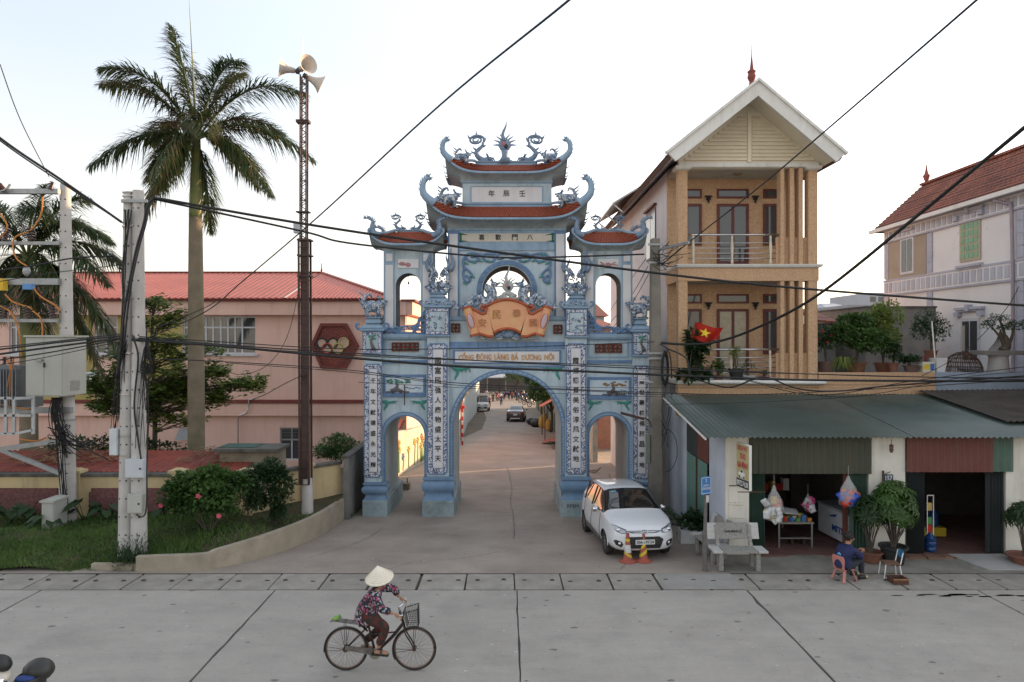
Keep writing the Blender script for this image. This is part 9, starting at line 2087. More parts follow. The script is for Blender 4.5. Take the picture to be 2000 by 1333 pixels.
def floral(name):
 m=bpy.data.materials.new(name); m.use_nodes=True; MT[name]=m; n=m.node_tree.nodes; l=m.node_tree.links; b=n['Principled BSDF']; b.inputs['Roughness'].default_value=.8
 geo=n.new('ShaderNodeNewGeometry'); vo=n.new('ShaderNodeTexVoronoi'); vo.inputs['Scale'].default_value=42; l.new(geo.outputs['Position'],vo.inputs[0]); sp=n.new('ShaderNodeSeparateColor'); l.new(vo.outputs['Color'],sp.inputs[0])
 cr=n.new('ShaderNodeValToRGB'); cr.color_ramp.interpolation='CONSTANT'; e=cr.color_ramp.elements; e[0].position=0; e[0].color=(.012,.012,.018,1); e[1].position=.5; e[1].color=(.33,.06,.12,1)
 for p,c_ in((.68,(.30,.33,.38)),(.84,(.02,.02,.03)),(.93,(.10,.16,.12))):q=e.new(p); q.color=(*c_,1)
 l.new(sp.outputs[0],cr.inputs[0]); l.new(cr.outputs[0],b.inputs['Base Color']); return m
m_floral=floral('floral_blouse')
# ---- cyclist
YC=10.8; BX,BZ=X(676,YC),.35; FX,FZ=X(809.5,YC),.35
bk=thing('bicycle',((BX+FX)/2,YC,0),'old black city bicycle with wire basket ridden across the road','bicycle')
m_bf=M('bike_frame_black',(.022,.018,.018),(.05,.03,.025),sc=20,rough=.45); m_spoke=M('spoke_steel',(.25,.23,.22),rough=.4,metal=.8); m_bgal=M('bike_guard',(.08,.075,.07),rough=.5,metal=.4)
for x in(BX,FX):
 m=MB(); m.tube([(x+.33*mc(R(k)),YC,.35+.33*ms(R(k)))for k in range(0,361,9)],.019,8); w=m.bd('wheel',m_tyre,bk,smooth=True)
 m=MB(); m.tube([(x+.306*mc(R(k)),YC,.35+.306*ms(R(k)))for k in range(0,361,9)],.011,6); m.bd('rim',M('rusty_rim',(.28,.19,.15),rough=.5,metal=.5),w,smooth=True)
 for k in range(28):
  a=2*pi_*k/28; o_=.45*(1 if k%2 else-1); mm=MB(); mm.tube([(x+.02*mc(a+o_*2),YC+.025*(1 if k%4<2 else-1),.35+.02*ms(a+o_*2)),(x+.305*mc(a),YC,.35+.305*ms(a))],.0022,3); mm.bd('spoke',m_spoke,w)
 m=MB(); m.tube([(x,YC-.05,.35),(x,YC+.05,.35)],.03 if x>-2 else.045,10); m.bd('hub',rust,w)
BB=Vc((X(733,YC),YC,.285)); ST=Vc((X(718,YC),YC,.72)); HT=Vc((X(781,YC),YC,.93)); HB=Vc((X(789,YC),YC,.72)); RH=Vc((BX,YC,.35)); FH=Vc((FX,YC,.35))
m=MB(); m.tube(Sm([HB+Vc((-.01,0,.03)),HB.lerp(BB,.4)+Vc((-.01,0,-.02)),BB],5),.026,8); m.tube([HT,HB],.022,8); m.tube([BB,ST+Vc((-.02,0,.12))],.019,8); m.tube([ST.lerp(BB,.35),HB.lerp(BB,.25)],.012,6)
for s in(-.045,.045):o_=Vc((0,s,0)); m.tube([BB+o_*.6,RH+o_],.012,6); m.tube([ST+o_*.4+Vc((.01,0,-.02)),RH+o_],.010,6)
m.bd('frame',m_bf,bk,smooth=True)
m=MB()
for s in(-.05,.05):m.tube(Sm([HB+Vc((0,s*.7,0)),HB+Vc((.03,s,-.12)),HB.lerp(FH,.72)+Vc((.0,s,0)),FH+Vc((0,s,0))],4),.012,6)
m.bd('fork',m_bf,bk,smooth=True)
GN=P(779,1203,10.54); GF=P(790,1171,11.08)
m=MB(); s0=HT+Vc((-.02,0,.06)); m.tube(Sm([GN+Vc((.01,0,0)),GN+Vc((.05,.03,.0)),Vc((s0.x+.05,YC-.1,s0.z+.0)),s0,Vc((s0.x+.06,YC+.12,s0.z+.02)),GF+Vc((-.02,-.04,.0)),GF],5),.011,6); m.tube([HT,s0],.014,6); m.bd('handlebar',m_chrome,bk,smooth=True)
for g,dx in((GN,-.05),(GF,-.02)):m=MB(); m.tube([g+Vc((.03,0,0)),g+Vc((-.07,0,.0))],.016,8); m.bd('grip',m_palepot,bk,smooth=True)
m=MB(); m.tube([GN+Vc((.03,.03,-.01)),GN+Vc((-.04,.02,-.03))],.005,4); m.tube(Sm([GN+Vc((.04,.03,0)),HT+Vc((.10,-.05,.10)),HT+Vc((.06,-.03,-.05)),HB],4),.004,4); m.bd('brake_cable',black,bk)
for s,c_ in((1,RH),(1,FH)):
 a0,a1=(10,200)if c_ is RH else(60,212); m=MB(); rows=[[(c_.x+(.352)*mc(R(k)),YC+dy,.35+.352*ms(R(k))-(abs(dy)*.4))for k in range(a0,a1,10)]for dy in(-.028,-.015,0,.015,.028)]; m.loft(rows,closed=False); m.bd('mudguard',m_bgal,bk,smooth=True)
 m=MB()
 for a in((105,80,185,172)if c_ is RH else(85,92,190,180)):m.tube([(c_.x,YC-.05,.35),(c_.x+.352*mc(R(a)),YC-.03,.35+.352*ms(R(a)))],.004,4)
 m.bd('guard_stay',m_bf,bk)
m=MB(); rk0=RH+Vc((-.07,0,.44)); q=[(-.26,.0),(-.24,.055),(.16,.045),(.26,.0)]
for dy in(-.06,-.02,.02,.06):m.tube([RH+Vc((-.20,dy,.455)),RH+Vc((.22,dy,.40)),ST+Vc((.0,dy*.3,-.10))],.006,5)
m.tube([RH+Vc((-.20,-.06,.455)),RH+Vc((-.24,-.03,.43)),RH+Vc((-.24,.03,.43)),RH+Vc((-.20,.06,.455))],.006,5)
for xx in(-.12,0,.12):m.tube([RH+Vc((xx,-.06,.445-.0*xx)),RH+Vc((xx,.06,.445))],.005,4)
for s in(-.06,.06):m.tube([RH+Vc((-.02,s,.44)),RH+Vc((0,s,0))],.005,5)
m.bd('luggage_rack',m_bf,bk,smooth=True)
vg=thing('green_gourd',RH+Vc((-.14,0,.46)),'green bundle strapped on the rear rack of the bicycle','vegetable'); m=MB(); m.tube([RH+Vc((-.20,-.04,.475)),RH+Vc((-.10,-.03,.495))],[.022,.034],8); m.tube([RH+Vc((-.19,.03,.475)),RH+Vc((-.10,.02,.50))],[.02,.03],8); m.bd('gourd',M('gourd_green',(.20,.38,.08),(.14,.28,.05),sc=9,rough=.6),vg,smooth=True)
m=MB(); m.tube([BB+Vc((0,-.06,0)),BB+Vc((0,.06,0))],.02,8); m.lathe([(.001,0),(.085,0),(.088,.008),(.001,.008)],BB+Vc((0,-.045,0)),22,Mr(R(90),3,'X')); m.bd('chainring',M('dusty_disc',(.28,.26,.20),rough=.5,metal=.4),bk,smooth=40)
m=MB(); a,b=BB+Vc((-.02,-.055,.03)),RH+Vc((0,-.055,.03)); m.loft([[a+Vc((0,-.01,-.05)),a+Vc((0,.012,-.05)),a+Vc((0,.012,.06)),a+Vc((0,-.01,.06))],[b+Vc((0,-.01,-.03)),b+Vc((0,.012,-.03)),b+Vc((0,.012,.03)),b+Vc((0,-.01,.03))]]); m.bd('chain_case',M('case_worn',(.20,.18,.16),(.07,.06,.055),sc=12,rough=.5,metal=.3),bk)
pN=BB+Vc((.135,-.11,.02)); pF=BB+Vc((-.14,.11,-.0)); m=MB(); m.tube([BB+Vc((0,-.06,0)),pN+Vc((0,.03,0))],.011,6); m.tube([BB+Vc((0,.06,0)),pF+Vc((0,-.03,0))],.011,6); m.bd('crank',steel,bk)
for p in(pN,pF):MB().box(p.x-.045,p.x+.045,p.y-.04,p.y+.04,p.z-.012,p.z+.012).bd('pedal',black,bk)
m=MB(); m.ell(ST+Vc((-.04,0,.15)),(.13,.09,.035),12,6); m.bd('saddle',black,bk,smooth=True)
m=MB(); m.tube([BB,BB+Vc((-.1,.1,-.1))],.008,5); m.bd('kick_stand',steel,bk)
# basket of crossing wires
m=MB(); b0=HB+Vc((.06,0,.04)); Tz=.30
def bpt(u,v,w):
 return Vc((X(790,YC)+.045+(.06*w)*-1+u*(.17+.05*w)+.01,YC+v*(.10+.03*w),.715+w*Tz-(.07*(1-u)if w>=.99 and u<.3 else 0)))
n=10
for k in range(n+1):
 w=k/n
 for v in(-1,1):m.tube([bpt(0,v,w),bpt(1,v,w)],.0028,3)
 for u in(0,1):m.tube([bpt(u,-1,w),bpt(u,1,w)],.0028,3)
for k in range(9):
 u=k/8
 for v in(-1,1):m.tube([bpt(u,v,0),bpt(u,v,1)],.0028,3)
 m.tube([bpt(u,-1,0),bpt(u,1,0)],.0028,3)
for k in range(8):
 v=-1+2*k/7
 for u in(0,1):m.tube([bpt(u,v,0),bpt(u,v,1)],.0028,3)
for a,b in(((0,-1),(1,-1)),((1,-1),(1,1)),((1,1),(0,1)),((0,1),(0,-1))):m.tube([bpt(a[0],a[1],1),bpt(b[0],b[1],1)],.007,5)
m.bd('basket',M('basket_wire_dark',(.05,.05,.05),rough=.5,metal=.3),bk)
# rider, facing right, right side to the camera
rd=thing('person',(X(728,YC),YC,.0),'cyclist in conical straw hat, floral blouse and dark patterned trousers','person')
HP=Vc((X(717,YC),YC,.90)); NK=Vc((X(738,YC),YC,1.30)); HD=Vc((X(744,YC),YC-.01,1.435)); shN=NK+Vc((-.015,-.16,-.05)); shF=NK+Vc((.01,.16,-.04)); elN=Vc((X(749,YC),YC-.26,1.08)); wrN=GN+Vc((-.075,.0,.03)); elF=Vc((X(768,11.0),11.08,1.20)); wrF=GF+Vc((-.085,0,.03))
hipN=HP+Vc((.02,-.10,-.02)); hipF=HP+Vc((.02,.10,-.02)); knN=Vc((X(757,YC),YC-.11,.735)); knF=Vc((X(744,YC),YC+.11,.66)); anN=pN+Vc((-.075,.0,.085)); anF=pF+Vc((-.06,0,.085))
t4=lambda v,r:(v.x,v.y,v.z,r)
SPn=HP.lerp(NK,.5)+Vc((-.045,0,0)); CH=HP.lerp(NK,.82)+Vc((-.03,0,0))
def rx(m):
 face(m,HD,(1,-.08,-.22),(0.2,0,1)); fingers(m,wrN,GN-wrN+Vc((.03,0,-.0)),(0,1,0),(.1,0,-1)); fingers(m,wrF,GF-wrF+Vc((.03,0,0)),(0,1,0),(.1,0,-1))
 for a in(anN,anF):m.tube([a+Vc((-.05,0,-.045)),a+Vc((.02,0,-.05)),a+Vc((.11,0,-.065)),a+Vc((.16,0,-.07))],[.032,.036,.036,.02],8,flat=1.1)
body=skinmesh('body',[[t4(HP,.085),t4(SPn,.08),t4(CH,.085),t4(NK,.05),t4(HD+Vc((-.0,0,-.07)),.06),t4(HD,.092),t4(HD+Vc((0,0,.06)),.075)],[t4(CH,.085),t4(shN,.045),t4(elN,.035),t4(wrN,.026)],[t4(CH,.085),t4(shF,.045),t4(elF,.035),t4(wrF,.026)],[t4(HP,.085),t4(hipN,.07),t4(knN,.05),t4(anN,.034)],[t4(HP,.085),t4(hipF,.07),t4(knF,.055),t4(anF,.034)]],m_skin,rd,extra=rx)
skinmesh('blouse',[[t4(HP+Vc((-.03,0,-.16)),.19),t4(HP+Vc((-.02,0,-.08)),.20),t4(HP+Vc((-.01,0,.06)),.185),t4(SPn,.175),t4(CH,.17),t4(NK+Vc((-.01,0,-.03)),.10),t4(NK+Vc((0,0,.01)),.07)],[t4(CH,.17),t4(shN,.095),t4(shN.lerp(elN,.5),.08),t4(elN,.072),t4(elN.lerp(wrN,.8),.062)],[t4(CH,.17),t4(shF,.095),t4(elF,.070),t4(elF.lerp(wrF,.76),.060)]],m_floral,rd)
m_trs=M('patterned_trousers',(.03,.025,.018),(.10,.02,.02),sc=16,rough=.85,lo=.48,hi=.54,stain=.6,sc3=(.07,.06,.035),ssc=11)
skinmesh('trousers',[[t4(HP+Vc((0,0,-.04)),.13),t4(hipN,.105),t4(hipN.lerp(knN,.6),.092),t4(knN,.082),t4(knN.lerp(anN,.55),.072),t4(anN+Vc((0,0,.05)),.062)],[t4(HP+Vc((0,0,-.04)),.13),t4(hipF,.105),t4(hipF.lerp(knF,.6),.09),t4(knF,.08),t4(knF.lerp(anF,.55),.070),t4(anF+Vc((0,0,.05)),.060)]],m_trs,rd)
for a in(anN,anF):
 m=MB(); m.loft([[a+Vc((-.09,-.045,-.085)),a+Vc((-.09,.045,-.085)),a+Vc((-.09,.045,-.07)),a+Vc((-.09,-.045,-.07))],[a+Vc((.17,-.05,-.105)),a+Vc((.17,.05,-.105)),a+Vc((.17,.05,-.09)),a+Vc((.17,-.05,-.09))]]); m.tube([a+Vc((.06,-.05,-.08)),a+Vc((.055,-.02,-.012)),a+Vc((.055,.02,-.012)),a+Vc((.06,.05,-.08))],.018,6,flat=1.5); m.bd('sandal',black,rd,smooth=40)
m=MB(); m.tube([HD+Vc((-.03,0,.02)),HD+Vc((-.06,0,-.06)),HD+Vc((-.09,0,-.16))],[.095,.075,.03],10); m.bd('hair',m_hair,rd,smooth=True)
ax_=Vc((-.10,-.30,1)).normalized(); hr=ax_.to_track_quat('Z','Y').to_matrix(); m=MB(); m.lathe([(.222,-.01),(.226,-.004),(.215,.004),(.16,.055),(.10,.115),(.05,.165),(.012,.205),(.001,.212)],HD+Vc((-.02,-.01,.045)),36,hr); m.lathe([(.221,-.011),(.15,.045),(.05,.14),(.001,.17)],HD+Vc((-.02,-.01,.045)),24,hr)
hat=m.bd('straw_hat',M('palm_straw',(.78,.72,.60),(.70,.64,.52),sc=30,rough=.7,bump=.2,bsc=60),rd,smooth=50)
m=MB()
for i in range(9):h=i/9; rr_=.222*(1-h); m.tube([HD+Vc((-.02,-.01,.045))+hr@Vc((rr_*mc(R(k)),rr_*ms(R(k)),.003+h*.205))for k in range(0,361,15)],.0022,3)
m.bd('hat_hoop',M('straw_dark',(.50,.42,.28),rough=.7),hat)
# ---- seated man and small chairs
YM=14.85; m_pk=M('chair_pink_plastic',(.50,.20,.17),(.44,.17,.15),rough=.5)
ch=thing('small_pink_chair',(X(1646,YM),YM,0),'low pink plastic chair under the seated man','chair'); cx,cy=X(1648,YM)+.02,YM+.03; fa=R(22); fd=Vc((mc(fa),ms(fa),0)); sd2=Vc((-fd.y,fd.x,0))
Q=lambda a,b,z:Vc((cx,cy,0))+fd*a+sd2*b+Vc((0,0,z))
m=MB(); m.loft([[Q(-.15,-.15,z),Q(.15,-.15,z),Q(.15,.15,z),Q(-.15,.15,z)]for z in(.245,.27)]); m.bd('seat',m_pk,ch,bevel=.01)
for a in(-1,1):
 for b in(-1,1):m=MB(); m.beam(Q(a*.11,b*.11,.25),Q(a*.19,b*.17,.01),.055,.03); m.bd('leg',m_pk,ch,bevel=.006)
m=MB(); m.loft([[Q(-.16-dz*.10,-w,.30+dz),Q(-.14-dz*.10,-w,.30+dz),Q(-.14-dz*.10,w,.30+dz),Q(-.16-dz*.10,w,.30+dz)]for dz,w in((0,.11),(.08,.15),(.20,.16),(.26,.13))]); m.bd('backrest',m_pk,ch,smooth=40); m=MB();
for b in(-.12,.12):m.beam(Q(-.14,b,.26),Q(-.16,b,.36),.03)
m.bd('backrest_post',m_pk,ch)
mn=thing('person',(cx,cy,0),'man in dark blue jacket sitting on the low pink chair before the shop','person')
hp=Q(-.02,0,.36); ck=Q(.06,0,.66); nk=Q(.10,0,.78); hd=Q(.15,.0,.905); sp_=Q(-.02,0,.52)
sR=Q(.10,-.18,.70); sL=Q(.10,.18,.70); eR=Q(.30,-.17,.50); wR=Q(.44,-.08,.60); eL=Q(.32,.16,.50); wL=Q(.46,.04,.60)
hR=Q(.02,-.09,.34); hL=Q(.02,.09,.34); kR=Q(.38,-.11,.44); kL=Q(.38,.12,.46); aR=Q(.40,-.10,.10); aL=Q(.42,.14,.10)
def mx_(m):
 face(m,hd,fd*1+sd2*-.35+Vc((0,0,-.1)),(0,0,1)); fingers(m,wR,Q(.52,-.04,.66)-wR,sd2,(0,0,-1)); fingers(m,wL,Q(.52,.0,.64)-wL,sd2,(0,0,-1))
skinmesh('body',[[t4(hp,.09),t4(sp_,.085),t4(ck,.09),t4(nk,.05),t4(hd-Vc((0,0,.06)),.062),t4(hd,.092),t4(hd+Vc((0,0,.055)),.08)],[t4(ck,.09),t4(sR,.05),t4(eR,.038),t4(wR,.028)],[t4(ck,.09),t4(sL,.05),t4(eL,.038),t4(wL,.028)],[t4(hp,.09),t4(hR,.075),t4(kR,.055),t4(aR,.036)],[t4(hp,.09),t4(hL,.075),t4(kL,.058),t4(aL,.036)]],m_skin,mn,extra=mx_)
m_nv=M('jacket_navy',(.018,.024,.085),(.012,.016,.06),sc=4,rough=.7,bump=.3,bsc=14)
skinmesh('jacket',[[t4(hp-Vc((0,0,.10))+fd*-.02,.19),t4(hp,.20),t4(sp_-fd*.02,.195),t4(ck-fd*.01,.18),t4(nk-Vc((0,0,.03)),.11),t4(nk+Vc((0,0,.015)),.075)],[t4(ck-fd*.01,.18),t4(sR,.10),t4(sR.lerp(eR,.5),.075),t4(eR,.068),t4(eR.lerp(wR,.8),.055)],[t4(ck-fd*.01,.18),t4(sL,.10),t4(eL,.068),t4(eL.lerp(wL,.8),.055)]],m_nv,mn)
m_tr=M('trousers_charcoal',(.03,.035,.045),(.02,.024,.03),sc=6,rough=.85); skinmesh('trousers',[[t4(hp-Vc((0,0,.03)),.13),t4(hR,.10),t4(kR,.078),t4(kR.lerp(aR,.5),.066),t4(aR+Vc((0,0,.03)),.058)],[t4(hp-Vc((0,0,.03)),.13),t4(hL,.10),t4(kL,.078),t4(kL.lerp(aL,.5),.066),t4(aL+Vc((0,0,.03)),.058)]],m_tr,mn)
for a in(aR,aL):
 m=MB(); m.tube(Sm([a+Vc((0,0,-.045))-fd*.07,a+Vc((0,0,-.04)),a+Vc((0,0,-.055))+fd*.09,a+Vc((0,0,-.065))+fd*.17],3),[.038,.042,.044,.045,.044,.04,.04,.036,.032,.02],8); m.cur=1; b=a+fd*.13+Vc((0,0,-.058)); m.ell(b,(.06,.045,.035),10,6,Mr(fa,3,'Z')); m.bd('shoe',[black,M('shoe_yellow',(.45,.40,.20),rough=.6)],mn,smooth=True)
m=MB(); m.ell(hd+Vc((0,0,.035))-fd*.018,(.098,.094,.10),14,10); r=Rn(3)
for i in range(60):d=rdir(r,0,1); p=hd+Vc((0,0,.035))-fd*.018+d*.09; m.tube([p,p+d*.02+Vc((0,0,.006))],[.012,.002],4)
m.bd('hair',m_hair,mn,smooth=True)
m=MB(); cbk=Q(-.175,-.03,.60)
for dx,dz in((0,.02),(.03,0),(-.03,0)):m.ell(cbk+sd2*-dx*.9+Vc((0,0,dz)),(.012,.022,.022),8,6,Mr(fa,3,'Z'))
m.bd('back_emblem',M('emblem_blue',(.10,.35,.65),rough=.6),mn,smooth=True)
sc=thing('school_chair',(X(1735,15.2),15.2,0),'small chair with brown seat, blue backrest and white metal legs','chair'); c0=Vc((X(1735,15.15),15.1,0)); m=MB(); m.loft([[c0+Vc((-.17,-.13,z)),c0+Vc((.15,-.19,z)),c0+Vc((.19,.11,z)),c0+Vc((-.13,.17,z))]for z in(.31,.33)]); m.bd('seat',M('seat_brown',(.16,.09,.055),rough=.6),sc)
for a,b,e,f_ in((-.15,-.12,-.20,-.15),(.13,-.17,.16,-.22),(.17,.09,.21,.12),(-.12,.15,-.14,.19)):m=MB(); m.tube([c0+Vc((a,b,.31)),c0+Vc((e,f_,.01))],.012,6); m.bd('leg',m_trim,sc)
m=MB();
for a,b in((.14,-.17),(.18,.10)):m.tube([c0+Vc((a,b,.31)),c0+Vc((a+.06,b,.58))],.012,6)
m.bd('back_frame',m_trim,sc); m=MB(); m.loft([[c0+Vc((.185,-.16,.46)),c0+Vc((.20,-.16,.46)),c0+Vc((.24,.09,.46)),c0+Vc((.225,.09,.46))],[c0+Vc((.215,-.16,.60)),c0+Vc((.23,-.16,.60)),c0+Vc((.27,.09,.60)),c0+Vc((.255,.09,.60))]]); m.bd('backrest',M('back_blue',(.03,.18,.35),rough=.5),sc)
bx_=thing('open_box',(X(1752,14.7),14.7,0),'small open dark box with orange rim beside the little chair','box'); x,y=X(1752,14.75),14.72; m=MB()
for a in((x-.16,x+.16,y-.13,y-.115),(x-.16,x+.16,y+.115,y+.13),(x-.16,x-.145,y-.113,y+.113),(x+.145,x+.16,y-.113,y+.113)):m.box(*a,.005,.13)
m.box(x-.143,x+.143,y-.112,y+.112,.005,.02); m.bd('box_body',M('box_brown',(.10,.05,.03),rough=.8),bx_); m=MB(); m.box(x-.165,x+.165,y-.136,y-.131,.10,.125); m.bd('box_rim',M('rim_orange',(.35,.18,.08),rough=.7),bx_)
# ---- people in the lane
def standing(px,py,h,top,leg,lab,hat=None,walk=.12,face_away=False):
 Y=5952/(py-732); b=Vc((X(px,Y),Y,gz(Y))); s=h/1.65; t=thing('person',b,lab,'person','people walking in the lane'); V=lambda x,y,z,r:(b.x+x*s,b.y+y*s,b.z+z*s,r*s)
 skinmesh('body',[[V(0,0,.92,.11),V(0,0,1.15,.11),V(0,0,1.33,.12),V(0,0,1.42,.05),V(0,-.01,1.53,.09),V(0,-.01,1.60,.07)],[V(0,0,1.33,.12),V(-.18,0,1.33,.05),V(-.24,.02,1.08,.04),V(-.26,-.04,.84,.03)],[V(0,0,1.33,.12),V(.18,0,1.33,.05),V(.24,-.02,1.08,.04),V(.26,.04,.84,.03)],[V(0,0,.92,.11),V(-.09,0,.86,.08),V(-.10,-walk,.48,.055),V(-.11,-walk*.5,.07,.035),V(-.11,-walk*.5-.12,.03,.03)],[V(0,0,.92,.11),V(.09,0,.86,.08),V(.10,walk,.48,.055),V(.11,walk,.07,.035),V(.11,walk-.12,.03,.03)]],m_skin,t,sub=1)
 skinmesh('top',[[V(0,0,.84,.14),V(0,0,1.12,.14),V(0,0,1.33,.145),V(0,0,1.40,.07)],[V(0,0,1.33,.145),V(-.18,0,1.33,.075),V(-.25,.02,1.05,.06)],[V(0,0,1.33,.145),V(.18,0,1.33,.075),V(.25,-.02,1.05,.06)]],top,t,sub=1)
 skinmesh('trousers',[[V(0,0,.90,.12),V(-.09,0,.84,.10),V(-.10,-walk,.48,.08),V(-.11,-walk*.5,.14,.065)],[V(0,0,.90,.12),V(.09,0,.84,.10),V(.10,walk,.48,.08),V(.11,walk,.14,.065)]],leg,t,sub=1)
 m=MB()
 if hat:m.lathe([(.21*s,-.01),(.10*s,.09),(.001,.17)]if hat=='cone' else[(.12*s,-.05),(.12*s,.05),(.001,.12)],b+Vc((0,0,1.58*s)),14); m.bd('hat',M('palm_straw')if hat=='cone' else M('hat_'+str(hat),(.55,.30,.03)if hat=='yellow' else(.5,.5,.5),rough=.7),t,smooth=40)
 else:m.ell(b+Vc((0,0,1.60*s)),(.095*s,.10*s,.08*s),10,6); m.bd('hair',m_hair,t,smooth=True)
 return t
m_dkc=M('cloth_dark',(.03,.03,.035),rough=.85)
standing(979,793,1.6,M('cloth_purple',(.07,.03,.14),rough=.85),m_dkc,'person in purple top and pale hat walking alone in the lane','cone'); standing(956,797,1.6,M('cloth_red',(.45,.06,.04),rough=.85),M('cloth_brown',(.14,.09,.06),rough=.85),'person in red top standing right of the white van','white'); standing(963,789,1.6,m_dkc,m_dkc,'person in dark clothes and yellow hat beside the van','yellow'); standing(951,790,1.6,M('cloth_green',(.20,.26,.10),rough=.85),m_dkc,'person in green trousers stooping close to the van side'); standing(970,786,1.6,M('cloth_maroon',(.22,.03,.06),rough=.85),m_dkc,'person in maroon next to the motorbike in mid lane')
for px,py,c_,l_ in((985,758,'cloth_purple','tiny person in purple far down by the market'),(994,757,'cloth_dark','tiny person in dark clothes by the market motorbikes'),(1000,760,'cloth_red','tiny person in red under the lane trees')):standing(px,max(py,785-0)if False else 786,1.5,MT[c_],m_dkc,l_)
o=copy_tree(mb0); Y=5952/(787-732); o.location=(X(971,Y),Y,gz(Y)+.02); o.rotation_euler=(0,0,R(80)); o['label']='red motorbike ridden in the middle of the lane'
for chd in o.children:
 if chd.name.startswith('fairing'):chd.data=chd.data.copy(); chd.data.materials[0]=m_mb[0]
# ------------------------------------------------------------------ shop-front plants
def leafy_tree(c,label,stem_h,rx,rz,n,L,W_,seed,potr,poth,mat,petiole=True):
 t=thing('potted_shrub',c,label,'potted plant','large potted plants before the shop'); c=Vc(c); r=Rn(seed); m=MB(); m.lathe([(.001,0),(potr*.7,0),(potr*.95,poth*.85),(potr*1.08,poth*.9),(potr*1.08,poth),(potr*.95,poth),(potr*.9,poth*.85),(.001,poth*.84)],c,18); m.bd('pot',m_blackpot if seed==1 else M('clay_pot'),t,smooth=40)
 b=c+Vc((0,0,poth*.85)); cen=b+Vc((0,0,stem_h)); tips=[]
 for i in range(n):
  d=rdir(r,-.5,1); k=.35+.65*r.random()**.5; tips.append(cen+Vc((d.x*rx*k,d.y*rx*k*.9,d.z*rz*k)))
 m=MB()
 for p in tips[::4]:m.tube(Sm([b+Vc((r.uniform(-.04,.04),r.uniform(-.04,.04),0)),b.lerp(p,.5)+Vc((0,0,.06)),p],4),lambda q:.014*(1-.7*q),4)
 m.bd('stem',m_bark,t); m=MB()
 for p in tips:
  o=(p-cen).normalized()+Vc((0,0,.35)); a0=r.uniform(0,6.28); u=o.orthogonal().normalized(); v_=o.normalized().cross(u)
  for k in range(9):
   a=a0+k*.70; d=(u*mc(a)+v_*ms(a)+o.normalized()*.35).normalized(); leaf(m,p,d,o,L*r.uniform(.75,1.1),W_,.2,.35)
 m.bd('foliage',mat,t); return t
leafy_tree((X(1745,15.95),15.95,.02),'largest potted schefflera with dense whorled leaves in a black pot',.95,.50,.62,190,.22,.06,1,.30,.42,m_green1)
leafy_tree((X(1700,16.05),16.05,.03),'smaller potted plant with drooping dark leaves beside the shutter',.95,.33,.34,70,.30,.055,2,.26,.25,m_green2)
t=leafy_tree((X(2000,15.9),15.9,.02),'small potted tree with drooping leaves at the right edge',.95,.34,.28,50,.26,.06,4,.34,.22,m_green2)
c=Vc((X(1345,18.2),18.2,gz(18.2))); t=thing('foam_planter',c,'white foam box planter with leafy plant by the shop side wall','planter'); MB().box(c.x-.25,c.x+.2,c.y-.2,c.y+.2,c.z,c.z+.35).bd('planter_box',M('pack_white'),t); m=MB(); bush(m,c+Vc((.1,0,.55)),.35,.3,.25,260,.16,.07,88); m.bd('foliage',m_green2,t)
r=Rn(66); m=MB()
for i in range(900):
 y=r.uniform(16.9,22); x=5.2-abs(r.gauss(0,.10)); leaf(m,(x,y,gz(y)+r.uniform(.02,.22)),rdir(r,0,1),(0,0,1),.09,.03)
for i in range(260):
 y=r.uniform(21.0,24.5); x=X(690,21)+abs(r.gauss(0,.08))-.15; leaf(m,(x,y,gz(y)+r.uniform(.02,.12)),rdir(r,0,1),(0,0,1),.06,.03)
tag(m.bd('weeds',m_green1),'small weeds growing along the shop side wall and gate foot','weeds',kind='stuff')
t=thing('rag_heap',(5.0,19.2,gz(19.2)),'small heap of grey rubble beside the shop side wall','rubble'); m=MB(); r=Rn(3)
for i in range(14):y=r.uniform(18.6,21); m.ell((5.1-r.uniform(0,.3),y,gz(y)+.05),(r.uniform(.05,.14),r.uniform(.05,.12),r.uniform(.04,.10)),6,4)
tag(m.bd('rubble_pieces',MT['grey_render'],t),kind='stuff')
# ------------------------------------------------------------------ overhead wires
def wire(pts,r,label,n=8,sag=0.0):
 pts,h0,h1=pts if isinstance(pts,tuple)else(pts,False,False)
 P_=[Vc(p)for p in pts]; q=Sm(P_,n); dn0=(P_[0]-P_[1]).normalized(); dn1=(P_[-1]-P_[-2]).normalized()
 if h0:q=[q[0]+dn0*16]+q
 if h1:q.append(q[-1]+dn1*16)
 if sag:
  L=len(q)-1; q=[p-Vc((0,0,sag*4*(i/L)*(1-i/L)))for i,p in enumerate(q)]
 m=MB(); m.tube(q,r,6); return tag(m.bd('overhead_cable',cable,smooth=True),label,'cable','overhead cables across the forecourt')
def W_(l):
 q=[P(a,b,c)for a,b,c in l]; out=lambda e:e[0]<-50 or e[0]>1995 or e[1]<0
 return q,out(l[0]),out(l[-1])
wire(W_([(-160,140,15.2),(0,270,15.8),(120,352,16.0),(237,434,16.1)]),.030,'thick twisted cable falling from the top left to the double pole'); wire(W_([(-160,146,15.1),(0,275,15.7),(120,357,15.95),(240,436,16.05)]),.018,'thin cable lashed to the twisted cable at top left')
wire(W_([(298,386,16.0),(590,437,16.5),(900,483,17),(1300,536,17.6),(1603,567,18),(2120,606,18.6)]),.034,'upper heavy cable from the double pole to the right edge'); wire(W_([(300,389,16.05),(590,452,17.2),(680,475,17.6),(900,498,18.6),(1008,504,19.1),(1137,501,19.8),(1258,497,20.3)]),.028,'lower heavy cable from the double pole to the gate pole')
wire(W_([(1180,-70,5.2),(1112,0,6.4),(860,205,8.8),(620,425,12),(470,553,14.2),(400,610,15.0),(285,662,16.0)]),.013,'long diagonal cable from the top centre down to the double pole')
